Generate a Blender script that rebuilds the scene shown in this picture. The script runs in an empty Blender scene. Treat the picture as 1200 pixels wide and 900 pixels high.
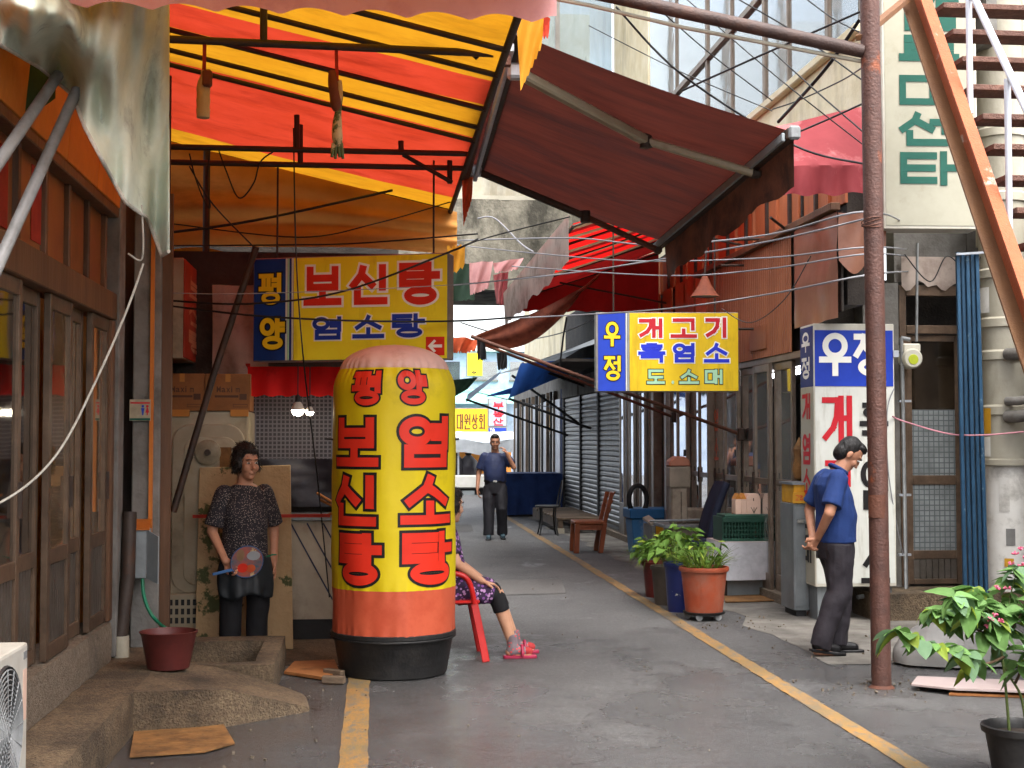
import bpy, bmesh, math, random
from mathutils import Vector, Matrix, Euler, noise
R = math.radians
V = Vector
random.seed(7)
SC = bpy.context.scene
COL = SC.collection

# ------------------------------------------------------------------ camera
cam_data = bpy.data.cameras.new('camera')
cam_data.lens = 48.0
cam_data.sensor_width = 36.0
cam_data.clip_start = 0.05
cam_data.clip_end = 600.0
cam = bpy.data.objects.new('camera', cam_data)
COL.objects.link(cam)
CAM_LOC = V((0, 0, 1.62))
CAM_ROT = Euler((R(90 + 2.33), 0, R(-5.887)), 'XYZ')
cam.location = CAM_LOC
cam.rotation_euler = CAM_ROT
SC.camera = cam

# ------------------------------------------------------------------ sky and sun (bright overcast day)
SUN_EL, SUN_AZ = 62.0, 150.0
world = bpy.data.worlds.new('World')
SC.world = world
world.use_nodes = True
wn = world.node_tree.nodes
wl = world.node_tree.links
for n in list(wn):
    wn.remove(n)
w_out = wn.new('ShaderNodeOutputWorld')
w_bg = wn.new('ShaderNodeBackground')
w_sky = wn.new('ShaderNodeTexSky')
w_sky.sky_type = 'NISHITA'
w_sky.sun_disc = False
w_sky.sun_elevation = R(SUN_EL)
w_sky.sun_rotation = R(SUN_AZ)
w_sky.air_density = 1.0
w_sky.dust_density = 4.0
w_sky.ozone_density = 1.0
w_hs = wn.new('ShaderNodeHueSaturation')
w_hs.inputs['Saturation'].default_value = 0.28
w_bg.inputs['Strength'].default_value = 0.15
wl.new(w_sky.outputs[0], w_hs.inputs['Color'])
wl.new(w_hs.outputs[0], w_bg.inputs['Color'])
wl.new(w_bg.outputs[0], w_out.inputs['Surface'])

sun_data = bpy.data.lights.new('sun', 'SUN')
sun_data.energy = 0.9
sun_data.angle = R(40)
sun_data.color = (1.0, 0.965, 0.92)
sun = bpy.data.objects.new('sun', sun_data)
COL.objects.link(sun)
sun.rotation_euler = Euler((R(90 - SUN_EL), 0, R(180 - SUN_AZ)), 'XYZ')
sun.location = (0, 0, 30)

SC.view_settings.view_transform = 'Standard'
SC.view_settings.look = 'None'
SC.view_settings.gamma = 1.0
SC.view_settings.use_curve_mapping = False
SC.view_settings.exposure = 2.28
SC.cycles.use_denoising = True
SC.cycles.max_bounces = 8
SC.cycles.adaptive_threshold = 0.025
SC.cycles.transparent_max_bounces = 10
SC.cycles.sample_clamp_indirect = 8.0
SC.cycles.caustics_reflective = False
SC.cycles.caustics_refractive = False

# ------------------------------------------------------------------ photo helpers
CAM_M = CAM_ROT.to_matrix()
def ray(px, py):
    return CAM_M @ V(((px - 600) / 1600.0, (450 - py) / 1600.0, -1.0))
def at(px, py, Y):
    d = ray(px, py)
    return CAM_LOC + d * (Y / d.y)
def atX(px, py, X):
    d = ray(px, py)
    return CAM_LOC + d * (X / d.x)
def atZ(px, py, z=0.0):
    d = ray(px, py)
    return CAM_LOC + d * ((z - CAM_LOC.z) / d.z)

# ------------------------------------------------------------------ materials
def lin(c):
    if isinstance(c, str):
        c = c.lstrip('#')
        c = [int(c[i:i + 2], 16) / 255 for i in (0, 2, 4)]
        c = [x / 12.92 if x <= 0.04045 else ((x + 0.055) / 1.055) ** 2.4 for x in c]
    return (c[0], c[1], c[2], 1.0)
MATS = {}
def mat(name, col, col2=None, rough=0.75, scale=6.0, var=0.45, bump=0.0, bscale=45.0, metal=0.0, spec=0.4,
        stain=None, sscale=1.6, samt=0.6, slo=0.5, shi=0.68, stretch=(1, 1, 1), sstretch=None, trans=0.0, rrand=0.12,
        rvar=0.0, coat=0.0, detail=7.0, grad=None):
    """layered noise: base <-> second tone, then a stain with its own shape, fine relief, per-piece tint"""
    m = bpy.data.materials.new(name)
    m.use_nodes = True
    nt = m.node_tree
    N, L = nt.nodes, nt.links
    for n in list(N):
        N.remove(n)
    out = N.new('ShaderNodeOutputMaterial')
    p = N.new('ShaderNodeBsdfPrincipled')
    tc = N.new('ShaderNodeTexCoord')
    mp = N.new('ShaderNodeMapping')
    mp.inputs['Scale'].default_value = stretch
    L.new(tc.outputs['Object'], mp.inputs['Vector'])
    info = N.new('ShaderNodeObjectInfo')
    off = N.new('ShaderNodeVectorMath'); off.operation = 'MULTIPLY_ADD'
    comb = N.new('ShaderNodeCombineXYZ')
    for k in range(3):
        L.new(info.outputs['Random'], comb.inputs[k])
    off.inputs[1].default_value = (37, 53, 71)
    L.new(comb.outputs[0], off.inputs[0])
    L.new(mp.outputs[0], off.inputs[2])
    vec = off.outputs[0]
    c1 = lin(col)
    c2 = lin(col2) if col2 is not None else tuple(x * (1 - var) for x in c1[:3]) + (1,)
    n1 = N.new('ShaderNodeTexNoise')
    n1.inputs['Scale'].default_value = scale
    n1.inputs['Detail'].default_value = detail
    n1.inputs['Roughness'].default_value = 0.65
    L.new(vec, n1.inputs['Vector'])
    rp = N.new('ShaderNodeMapRange')
    rp.inputs['From Min'].default_value = 0.36
    rp.inputs['From Max'].default_value = 0.68
    L.new(n1.outputs['Fac'], rp.inputs['Value'])
    mx = N.new('ShaderNodeMix'); mx.data_type = 'RGBA'
    mx.inputs[6].default_value = c1
    mx.inputs[7].default_value = c2
    L.new(rp.outputs[0], mx.inputs[0])
    colour = mx.outputs[2]
    if stain is not None:
        n2 = N.new('ShaderNodeTexNoise')
        n2.inputs['Scale'].default_value = sscale
        n2.inputs['Detail'].default_value = 9.0
        n2.inputs['Roughness'].default_value = 0.7
        if sstretch:
            mp2 = N.new('ShaderNodeMapping')
            mp2.inputs['Scale'].default_value = sstretch
            L.new(vec, mp2.inputs['Vector'])
            L.new(mp2.outputs[0], n2.inputs['Vector'])
        else:
            L.new(vec, n2.inputs['Vector'])
        r2 = N.new('ShaderNodeMapRange')
        r2.inputs['From Min'].default_value = slo
        r2.inputs['From Max'].default_value = shi
        r2.inputs['To Max'].default_value = samt
        L.new(n2.outputs['Fac'], r2.inputs['Value'])
        m2 = N.new('ShaderNodeMix'); m2.data_type = 'RGBA'
        L.new(r2.outputs[0], m2.inputs[0])
        L.new(colour, m2.inputs[6])
        m2.inputs[7].default_value = lin(stain)
        colour = m2.outputs[2]
    if rrand > 0:
        hv = N.new('ShaderNodeHueSaturation')
        mr = N.new('ShaderNodeMapRange')
        mr.inputs['To Min'].default_value = 1 - rrand
        mr.inputs['To Max'].default_value = 1 + rrand
        L.new(info.outputs['Random'], mr.inputs['Value'])
        L.new(mr.outputs[0], hv.inputs['Value'])
        L.new(colour, hv.inputs['Color'])
        colour = hv.outputs[0]
    L.new(colour, p.inputs['Base Color'])
    p.inputs['Roughness'].default_value = rough
    if rvar > 0:
        rr = N.new('ShaderNodeMapRange')
        rr.inputs['From Min'].default_value = 0.3
        rr.inputs['From Max'].default_value = 0.7
        rr.inputs['To Min'].default_value = max(0.02, rough - rvar)
        rr.inputs['To Max'].default_value = min(1, rough + rvar)
        L.new(n1.outputs['Fac'], rr.inputs['Value'])
        L.new(rr.outputs[0], p.inputs['Roughness'])
    p.inputs['Metallic'].default_value = metal
    p.inputs['Specular IOR Level'].default_value = spec
    p.inputs['Coat Weight'].default_value = coat
    if bump > 0:
        nb = N.new('ShaderNodeTexNoise')
        nb.inputs['Scale'].default_value = bscale
        nb.inputs['Detail'].default_value = 5.0
        L.new(vec, nb.inputs['Vector'])
        b = N.new('ShaderNodeBump')
        b.inputs['Strength'].default_value = bump
        b.inputs['Distance'].default_value = 0.02
        L.new(nb.outputs['Fac'], b.inputs['Height'])
        L.new(b.outputs[0], p.inputs['Normal'])
    sh = p.outputs[0]
    if trans > 0:
        t = N.new('ShaderNodeBsdfTranslucent')
        L.new(colour, t.inputs['Color'])
        ms = N.new('ShaderNodeMixShader')
        ms.inputs[0].default_value = trans
        L.new(p.outputs[0], ms.inputs[1])
        L.new(t.outputs[0], ms.inputs[2])
        sh = ms.outputs[0]
    L.new(sh, out.inputs['Surface'])
    MATS[name] = m
    return m

def glass(name, tint, rough=0.04, clear=0.5, film=None, film_amt=0.0, fscale=3.0):
    """window pane: part see-through, part mirror by Fresnel, with a blotchy diffuse film"""
    m = bpy.data.materials.new(name)
    m.use_nodes = True
    nt = m.node_tree
    N, L = nt.nodes, nt.links
    for n in list(N):
        N.remove(n)
    out = N.new('ShaderNodeOutputMaterial')
    tr = N.new('ShaderNodeBsdfTransparent'); tr.inputs[0].default_value = lin(tint)
    df = N.new('ShaderNodeBsdfDiffuse'); df.inputs[0].default_value = lin(film or tint)
    gl = N.new('ShaderNodeBsdfGlossy'); gl.inputs['Roughness'].default_value = rough
    gl.inputs['Color'].default_value = (0.9, 0.9, 0.9, 1)
    tc = N.new('ShaderNodeTexCoord')
    nz = N.new('ShaderNodeTexNoise'); nz.inputs['Scale'].default_value = fscale; nz.inputs['Detail'].default_value = 8
    L.new(tc.outputs['Object'], nz.inputs['Vector'])
    mr = N.new('ShaderNodeMapRange')
    mr.inputs['From Min'].default_value = 0.3; mr.inputs['From Max'].default_value = 0.75
    mr.inputs['To Min'].default_value = max(0, film_amt - 0.25); mr.inputs['To Max'].default_value = min(1, film_amt + 0.2)
    L.new(nz.outputs['Fac'], mr.inputs['Value'])
    m1 = N.new('ShaderNodeMixShader')
    L.new(mr.outputs[0], m1.inputs[0]); L.new(tr.outputs[0], m1.inputs[1]); L.new(df.outputs[0], m1.inputs[2])
    lw = N.new('ShaderNodeFresnel'); lw.inputs['IOR'].default_value = 1.5
    bp = N.new('ShaderNodeBump'); bp.inputs['Strength'].default_value = 0.05; bp.inputs['Distance'].default_value = 0.05
    nb = N.new('ShaderNodeTexNoise'); nb.inputs['Scale'].default_value = 1.6
    L.new(tc.outputs['Object'], nb.inputs['Vector']); L.new(nb.outputs['Fac'], bp.inputs['Height'])
    L.new(bp.outputs[0], gl.inputs['Normal'])
    mul = N.new('ShaderNodeMath'); mul.operation = 'MULTIPLY_ADD'; mul.use_clamp = True
    mul.inputs[1].default_value = 1.6; mul.inputs[2].default_value = 1 - clear - 0.3 if clear < 0.7 else 0.0
    L.new(lw.outputs[0], mul.inputs[0])
    m2 = N.new('ShaderNodeMixShader')
    L.new(mul.outputs[0], m2.inputs[0]); L.new(m1.outputs[0], m2.inputs[1]); L.new(gl.outputs[0], m2.inputs[2])
    L.new(m2.outputs[0], out.inputs['Surface'])
    MATS[name] = m
    return m

def emit(name, col, strength):
    m = bpy.data.materials.new(name)
    m.use_nodes = True
    p = m.node_tree.nodes['Principled BSDF']
    p.inputs['Base Color'].default_value = lin(col)
    p.inputs['Emission Color'].default_value = lin(col)
    p.inputs['Emission Strength'].default_value = strength
    MATS[name] = m
    return m

# ------------------------------------------------------------------ objects
WM = {}
def tag(o, label=None, cat=None, group=None, kind=None):
    if label: o['label'] = label
    if cat: o['category'] = cat
    if group: o['group'] = group
    if kind: o['kind'] = kind
    return o
def thing(name, label, cat, loc=(0, 0, 0), rz=0.0, group=None):
    o = bpy.data.objects.new(name, None)
    o.empty_display_size = 0.1
    COL.objects.link(o)
    o.location = loc
    o.rotation_euler = (0, 0, rz)
    WM[o.name] = Matrix.Translation(V(loc)) @ Matrix.Rotation(rz, 4, 'Z')
    return tag(o, label, cat, group)
def copy_tree(o, parent=None, loc=None, rz=None):
    c = o.copy()
    COL.objects.link(c)
    if parent is not None:
        c.parent = parent
    if loc is not None: c.location = loc
    if rz is not None: c.rotation_euler = (0, 0, rz)
    for ch in list(o.children):
        copy_tree(ch, c)
    return c

class MB:
    def __init__(s):
        s.v, s.f, s.mi = [], [], []
    def add(s, vs, fs, mi=0):
        o = len(s.v)
        s.v += [tuple(v) for v in vs]
        s.f += [tuple(i + o for i in f) for f in fs]
        s.mi += [mi] * len(fs)
        return s
    def box(s, a, b, mi=0):
        x0, y0, z0 = [min(p, q) for p, q in zip(a, b)]
        x1, y1, z1 = [max(p, q) for p, q in zip(a, b)]
        return s.add([(x0, y0, z0), (x1, y0, z0), (x1, y1, z0), (x0, y1, z0), (x0, y0, z1), (x1, y0, z1), (x1, y1, z1), (x0, y1, z1)],
                     [(0, 3, 2, 1), (4, 5, 6, 7), (0, 1, 5, 4), (1, 2, 6, 5), (2, 3, 7, 6), (3, 0, 4, 7)], mi)
    def obox(s, c, size, rot=None, mi=0):
        h = V(size) / 2
        rot = rot or Matrix.Identity(3)
        vs = [V(c) + rot @ V((x * h.x, y * h.y, z * h.z)) for z in (-1, 1) for x, y in ((-1, -1), (1, -1), (1, 1), (-1, 1))]
        return s.add(vs, [(0, 3, 2, 1), (4, 5, 6, 7), (0, 1, 5, 4), (1, 2, 6, 5), (2, 3, 7, 6), (3, 0, 4, 7)], mi)
    def bar(s, p, q, w, h, up=(0, 0, 1), mi=0):
        p, q = V(p), V(q)
        d = (q - p)
        z = d.normalized()
        u = V(up)
        if abs(z.dot(u.normalized())) > 0.98: u = V((0, 1, 0))
        x = u.cross(z).normalized()
        y = z.cross(x)
        rot = Matrix((x, y, z)).transposed()
        return s.obox((p + q) / 2, (w, h, d.length), rot, mi)
    def tube(s, pts, r, n=8, cap=True, mi=0, closed=False):
        pts = [V(p) for p in pts]
        rs = r if isinstance(r, (list, tuple)) else [r] * len(pts)
        vs, fs = [], []
        prev = None
        for i, p in enumerate(pts):
            a = pts[max(i - 1, 0)]; b = pts[min(i + 1, len(pts) - 1)]
            t = (b - a)
            t = t.normalized() if t.length > 1e-9 else V((0, 0, 1))
            if prev is None:
                u = V((0, 0, 1)) if abs(t.z) < 0.9 else V((1, 0, 0))
                x = u.cross(t).normalized()
            else:
                x = (prev - t * prev.dot(t))
                x = x.normalized() if x.length > 1e-6 else V((1, 0, 0))
            prev = x
            y = t.cross(x)
            for k in range(n):
                an = 2 * math.pi * k / n
                vs.append(p + (x * math.cos(an) + y * math.sin(an)) * rs[i])
        for i in range(len(pts) - 1):
            for k in range(n):
                k2 = (k + 1) % n
                fs.append((i * n + k, i * n + k2, (i + 1) * n + k2, (i + 1) * n + k))
        if cap:
            fs.append(tuple(range(n - 1, -1, -1)))
            fs.append(tuple((len(pts) - 1) * n + k for k in range(n)))
        return s.add(vs, fs, mi)
    def lathe(s, prof, n=24, c=(0, 0, 0), axis='Z', mi=0, a0=0, a1=2 * math.pi):
        c = V(c); vs, fs = [], []
        full = abs(a1 - a0 - 2 * math.pi) < 1e-6
        m = n if full else n + 1
        for r, z in prof:
            for k in range(m):
                a = a0 + (a1 - a0) * k / n
                if axis == 'Z': vs.append(c + V((r * math.cos(a), r * math.sin(a), z)))
                elif axis == 'Y': vs.append(c + V((r * math.cos(a), z, r * math.sin(a))))
                else: vs.append(c + V((z, r * math.cos(a), r * math.sin(a))))
        for i in range(len(prof) - 1):
            for k in range(n):
                k2 = (k + 1) % m
                fs.append((i * m + k, i * m + k2, (i + 1) * m + k2, (i + 1) * m + k))
        return s.add(vs, fs, mi)
    def grid(s, nu, nv, fn, mi=None):
        vs = [fn(i / nu, j / nv) for j in range(nv + 1) for i in range(nu + 1)]
        o = len(s.v)
        s.v += [tuple(v) for v in vs]
        for j in range(nv):
            for i in range(nu):
                a = o + j * (nu + 1) + i
                s.f.append((a, a + 1, a + nu + 2, a + nu + 1))
                s.mi.append(mi(i, j) if callable(mi) else (mi or 0))
        return s
    def slab(s, poly, vec, mi=0):
        n = len(poly); vec = V(vec)
        vs = [V(p) for p in poly] + [V(p) + vec for p in poly]
        fs = [tuple(range(n)), tuple(range(2 * n - 1, n - 1, -1))] + [(i, i + n, (i + 1) % n + n, (i + 1) % n) for i in range(n)]
        return s.add(vs, fs, mi)
    def ell(s, c, r, nu=14, nv=10, rot=None, mi=0):
        c = V(c); rot = rot or Matrix.Identity(3)
        vs, fs = [], []
        for j in range(1, nv):
            th = math.pi * j / nv
            for i in range(nu):
                ph = 2 * math.pi * i / nu
                vs.append(c + rot @ V((r[0] * math.sin(th) * math.cos(ph), r[1] * math.sin(th) * math.sin(ph), r[2] * math.cos(th))))
        vs.append(c + rot @ V((0, 0, r[2]))); vs.append(c + rot @ V((0, 0, -r[2])))
        t, b = len(vs) - 2, len(vs) - 1
        for j in range(nv - 2):
            for i in range(nu):
                i2 = (i + 1) % nu
                fs.append((j * nu + i, (j + 1) * nu + i, (j + 1) * nu + i2, j * nu + i2))
        for i in range(nu):
            i2 = (i + 1) % nu
            fs.append((t, i, i2)); fs.append((b, (nv - 2) * nu + i2, (nv - 2) * nu + i))
        return s.add(vs, fs, mi)
    def cap(s, p, q, r1, r2, n=14):
        """tapered capsule"""
        p, q = V(p), V(q); d = (q - p)
        L_ = max(d.length, 1e-5); z = d / L_
        pts, rs = [], []
        for a in (80, 55, 28): pts.append(p - z * r1 * math.sin(R(a))); rs.append(r1 * math.cos(R(a)))
        pts.append(p); rs.append(r1); pts.append((p + q) / 2); rs.append((r1 + r2) / 2); pts.append(q); rs.append(r2)
        for a in (28, 55, 80): pts.append(q + z * r2 * math.sin(R(a))); rs.append(r2 * math.cos(R(a)))
        return s.tube(pts, rs, n)
    def build(s, name, m, parent=None, local=False, smooth=None, bevel=0.0, thick=0.0, origin=None, recalc=True, seg=1):
        me = bpy.data.meshes.new(name)
        vs = [V(v) for v in s.v]
        org = V((0, 0, 0))
        if parent is None:
            if origin is None:
                xs = [v.x for v in vs]; ys = [v.y for v in vs]; zs = [v.z for v in vs]
                org = V(((min(xs) + max(xs)) / 2, (min(ys) + max(ys)) / 2, min(zs)))
            else: org = V(origin)
            vs = [v - org for v in vs]
        elif not local:
            inv = WM[parent.name].inverted()
            vs = [inv @ v for v in vs]
        me.from_pydata([tuple(v) for v in vs], [], s.f)
        ms = m if isinstance(m, (list, tuple)) else [m]
        for q in ms: me.materials.append(MATS[q] if isinstance(q, str) else q)
        if len(ms) > 1: me.polygons.foreach_set('material_index', s.mi)
        if recalc or bevel > 0:
            bm = bmesh.new(); bm.from_mesh(me)
            if recalc: bmesh.ops.recalc_face_normals(bm, faces=bm.faces)
            if bevel > 0:
                ed = [e for e in bm.edges if len(e.link_faces) == 2 and e.calc_face_angle(0) > R(35)]
                bmesh.ops.bevel(bm, geom=ed, offset=bevel, segments=seg, profile=0.6, affect='EDGES', clamp_overlap=True)
            bm.to_mesh(me); bm.free()
        if smooth is not None:
            me.polygons.foreach_set('use_smooth', [True] * len(me.polygons))
            me.set_sharp_from_angle(angle=R(smooth))
        me.update()
        o = bpy.data.objects.new(name, me)
        COL.objects.link(o)
        o.location = org
        if parent is not None:
            o.parent = parent
            WM[o.name] = WM[parent.name]
        else:
            WM[o.name] = Matrix.Translation(org)
        if thick:
            md = o.modifiers.new('thickness', 'SOLIDIFY'); md.thickness = thick; md.offset = 0
        return o
def struct(name, mb, m, **k):
    return tag(mb.build(name, m, **k), kind='structure')
def sag(p, q, d, n=14):
    p, q = V(p), V(q)
    return [p.lerp(q, i / n) - V((0, 0, 4 * d * (i / n) * (1 - i / n))) for i in range(n + 1)]
def spline(pts, n=6):
    """Catmull-Rom through the points"""
    P = [V(p) for p in pts]; out = []
    for i in range(len(P) - 1):
        a, b, c, d = P[max(i - 1, 0)], P[i], P[i + 1], P[min(i + 2, len(P) - 1)]
        for k in range(n):
            t = k / n
            out.append(0.5 * ((2 * b) + (c - a) * t + (2 * a - 5 * b + 4 * c - d) * t * t + (3 * b - a - 3 * c + d) * t ** 3))
    out.append(P[-1])
    return out

# ------------------------------------------------------------------ lettering
_GC = {}
_TMP = bpy.data.scenes.new('bake')      # small helper scene for turning text and joined volumes into meshes
def evaluated_mesh(o):
    _TMP.collection.objects.link(o)
    vl = _TMP.view_layers[0]
    vl.update()
    return bpy.data.meshes.new_from_object(o.evaluated_get(vl.depsgraph))
def glyph_mesh(ch, bold):
    k = (ch, round(bold, 4))
    if k not in _GC:
        cu = bpy.data.curves.new('letter', 'FONT')
        cu.body = ch; cu.size = 1.0; cu.offset = bold; cu.resolution_u = 4
        o = bpy.data.objects.new('letter', cu)
        me = evaluated_mesh(o)
        vs = [v.co.copy() for v in me.vertices]; fs = [tuple(p.vertices) for p in me.polygons]
        bpy.data.objects.remove(o); bpy.data.curves.remove(cu); bpy.data.meshes.remove(me)
        _GC[k] = (vs, fs)
    return _GC[k]
CHO = 'ㄱㄲㄴㄷㄸㄹㅁㅂㅃㅅㅆㅇㅈㅉㅊㅋㅌㅍㅎ'
JUNG = 'ㅏㅐㅑㅒㅓㅔㅕㅖㅗㅘㅙㅚㅛㅜㅝㅞㅟㅠㅡㅢㅣ'
JONG = ' ㄱㄲㄳㄴㄵㄶㄷㄹㄺㄻㄼㄽㄾㄿㅀㅁㅂㅄㅅㅆㅇㅈㅊㅋㅌㅍㅎ'
JAMO = {'ㄴ': [[(0, 1), (0, 0), (1, 0)]], 'ㄷ': [[(1, 1), (0, 1), (0, 0), (1, 0)]],
        'ㄹ': [[(0, 1), (1, 1), (1, .5), (0, .5), (0, 0), (1, 0)]], 'ㅁ': [[(0, 0), (0, 1), (1, 1), (1, 0), (0, 0)]],
        'ㅂ': [[(0, 1), (0, 0), (1, 0), (1, 1)], [(0, .52), (1, .52)]], 'ㅅ': [[(.5, 1), (.42, .62), (0, 0)], [(.45, .62), (1, 0)]],
        'ㅈ': [[(0, 1), (1, 1)], [(.52, 1), (.42, .58), (0, 0)], [(.45, .55), (1, 0)]], 'ㅌ': [[(1, 1), (0, 1), (0, 0), (1, 0)], [(0, .5), (.95, .5)]],
        'ㅍ': [[(0, 1), (1, 1)], [(0, 0), (1, 0)], [(.27, 1), (.27, 0)], [(.73, 1), (.73, 0)]], 'ㅎ': [[(.3, 1), (.7, 1)], [(0, .76), (1, .76)], 'o'],
        'ㅇ': ['O'], 'ㅏ': [[(.3, 1), (.3, 0)], [(.3, .52), (1, .52)]], 'ㅑ': [[(.3, 1), (.3, 0)], [(.3, .7), (1, .7)], [(.3, .36), (1, .36)]],
        'ㅓ': [[(.9, 1), (.9, 0)], [(.1, .55), (.9, .55)]], 'ㅕ': [[(.9, 1), (.9, 0)], [(.1, .7), (.9, .7)], [(.1, .36), (.9, .36)]], 'ㅣ': [[(.7, 1), (.7, 0)]],
        'ㅐ': [[(.12, 1), (.12, 0)], [(.95, 1), (.95, 0)], [(.12, .52), (.95, .52)]], 'ㅔ': [[(.45, 1), (.45, 0)], [(1, 1), (1, 0)], [(-.1, .55), (.45, .55)]],
        'ㅗ': [[(0, 0), (1, 0)], [(.5, 0), (.5, 1)]], 'ㅜ': [[(0, 1), (1, 1)], [(.5, 1), (.5, 0)]], 'ㅡ': [[(0, .5), (1, .5)]]}
def hangul_strokes(ch):
    """centre lines of one syllable in the unit box: list of (points, (bx0, by0, bx1, by1))"""
    c = ord(ch) - 0xAC00
    a, v, j = CHO[c // 588], JUNG[c // 28 % 21], JONG[c % 28]
    hv = {'ㅚ': ('ㅗ', 'ㅣ'), 'ㅝ': ('ㅜ', 'ㅓ'), 'ㅘ': ('ㅗ', 'ㅏ'), 'ㅢ': ('ㅡ', 'ㅣ')}.get(v)
    fin = j != ' '
    out = []
    def put(q, box):
        st = JAMO.get(q)
        if q == 'ㄱ': st = [[(0, 1), (1, 1), (1, 0)]] if box[4] == 'h' else [[(0, 1), (1, 1), (.9, .55), (.62, .25), (.05, 0)]]
        for s_ in st: out.append((s_, box[:4]))
    if hv:
        lo = .30 if fin else 0
        put(a, (0, .62 if fin else .5, .55, 1, 'v')); put(hv[0], (0, lo + .05, .62, .52 if fin else .42, 'h')); put(hv[1], (.66, lo, 1, 1, 'v'))
        if fin: put(j, (.1, 0, .95, .2, 'h'))
    elif v in 'ㅗㅜㅡㅛㅠ':
        if fin: put(a, (.12, .66, .88, 1, 'h')); put(v, (0, .40, 1, .56, 'h')); put(j, (.1, 0, .9, .26, 'h'))
        else: put(a, (.1, .46, .9, 1, 'h')); put(v, (0, .0, 1, .36, 'h'))
    else:
        w = .52 if v in 'ㅐㅔ' else .56
        if fin: put(a, (0, .5, w, .98, 'v')); put(v, (w + .08, .42, 1, 1, 'v')); put(j, (.12, 0, .94, .32, 'h'))
        else: put(a, (0, .06, w, .96, 'v')); put(v, (w + .08, 0, 1, 1, 'v'))
    return out
def glyph_shape(ch, W, H, t):
    """heavy sign lettering: overlapping strokes of width t in a W x H box -> verts (x, z, layer), faces"""
    vs, fs = [], []
    lay = 0
    def quad(p, q, ext0, ext1, th):
        nonlocal lay
        d = V((q[0] - p[0], q[1] - p[1])); L_ = max(d.length, 1e-6); d /= L_
        n = V((-d.y, d.x)) * th / 2
        a = V(p) - d * ext0; b = V(q) + d * ext1
        o = len(vs)
        vs.extend([(a.x - n.x, a.y - n.y, lay), (b.x - n.x, b.y - n.y, lay), (b.x + n.x, b.y + n.y, lay), (a.x + n.x, a.y + n.y, lay)])
        fs.append((o, o + 1, o + 2, o + 3)); lay += 1
    def ring(cx, cy, rx, ry, th):
        nonlocal lay
        o = len(vs); n = 28
        for k in range(n):
            a = 2 * math.pi * k / n
            vs.append((cx + (rx + th / 2) * math.cos(a), cy + (ry + th / 2) * math.sin(a), lay))
            vs.append((cx + max(.0005, rx - th / 2) * math.cos(a), cy + max(.0005, ry - th / 2) * math.sin(a), lay))
        for k in range(n):
            k2 = (k + 1) % n
            fs.append((o + 2 * k, o + 2 * k2, o + 2 * k2 + 1, o + 2 * k + 1))
        lay += 1
    t0 = BASE_T * min(W, H)
    def X(x): return t0 / 2 + x * (W - t0)
    def Z(y): return t0 / 2 + y * (H - t0)
    for st, (x0, y0, x1, y1) in hangul_strokes(ch):
        if st in ('O', 'o'):
            if st == 'o': y1 = y0 + (y1 - y0) * .5
            cx, cy = (X(x0) + X(x1)) / 2, (Z(y0) + Z(y1)) / 2
            rx, ry = (X(x1) - X(x0)) / 2, (Z(y1) - Z(y0)) / 2
            ring(cx, cy, rx * .92, ry, t)
        else:
            P = [(X(x0 + (x1 - x0) * p), Z(y0 + (y1 - y0) * q)) for p, q in st]
            for k in range(len(P) - 1): quad(P[k], P[k + 1], t / 2 if k == 0 or True else 0, t / 2, t)
    return vs, fs
BASE_T = .185
def flat_glyph(ch, W, H, bold=1.0, grow=0.0):
    """(x, z, layer) verts and faces of any character; Hangul from strokes, the rest from the built-in font"""
    if '가' <= ch <= '힣':
        return glyph_shape(ch, W, H, BASE_T * min(W, H) * bold + 2 * grow)
    vs, fs = glyph_mesh(ch, .02)
    ax = min(v.x for v in vs); bx = max(v.x for v in vs); ay = min(v.y for v in vs); by = max(v.y for v in vs)
    return [((v.x - ax) / (bx - ax) * W, (v.y - ay) / (by - ay) * H, 0) for v in vs], fs
def letter(ch, x0, z0, x1, z1, y, m, parent, bold=1.0, out=None, grow=.11, bend=None, name='letter'):
    """one character filling the box (x0,z0)-(x1,z1) on the sign's face; optional outline behind it"""
    W, H = x1 - x0, z1 - z0
    def put(vs, fs, yy, nm, mt, par):
        bm = bmesh.new()
        bv = [bm.verts.new((x0 + v[0], yy - .00012 * v[2], z0 + v[1])) for v in vs]
        for f in fs: bm.faces.new([bv[i] for i in f])
        if bend:
            lo = min(v.co.x for v in bm.verts); hi = max(v.co.x for v in bm.verts)
            n = int((hi - lo) / 0.016)
            for i in range(1, n + 1):
                bmesh.ops.bisect_plane(bm, geom=bm.verts[:] + bm.edges[:] + bm.faces[:], plane_co=(lo + (hi - lo) * i / (n + 1), 0, 0), plane_no=(1, 0, 0))
            lo = min(v.co.z for v in bm.verts); hi = max(v.co.z for v in bm.verts)
            n = int((hi - lo) / 0.05)
            for i in range(1, n + 1):
                bmesh.ops.bisect_plane(bm, geom=bm.verts[:] + bm.edges[:] + bm.faces[:], plane_co=(0, 0, lo + (hi - lo) * i / (n + 1)), plane_no=(0, 0, 1))
            for v in bm.verts: v.co = bend(v.co)
        else:
            for f in bm.faces:
                f.normal_update()
                if f.normal.y > 0: f.normal_flip()
        me = bpy.data.meshes.new(nm); bm.to_mesh(me); bm.free()
        me.materials.append(MATS[mt])
        o = bpy.data.objects.new(nm, me); COL.objects.link(o); o.parent = par
        WM[o.name] = WM[par.name]
        return o
    o = put(*flat_glyph(ch, W, H, bold), y, name, m, parent)
    if out and '가' <= ch <= '힣':
        put(*flat_glyph(ch, W, H, bold, grow * min(W, H) * .5), y + .003, 'outline', out, o)
    return o
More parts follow.
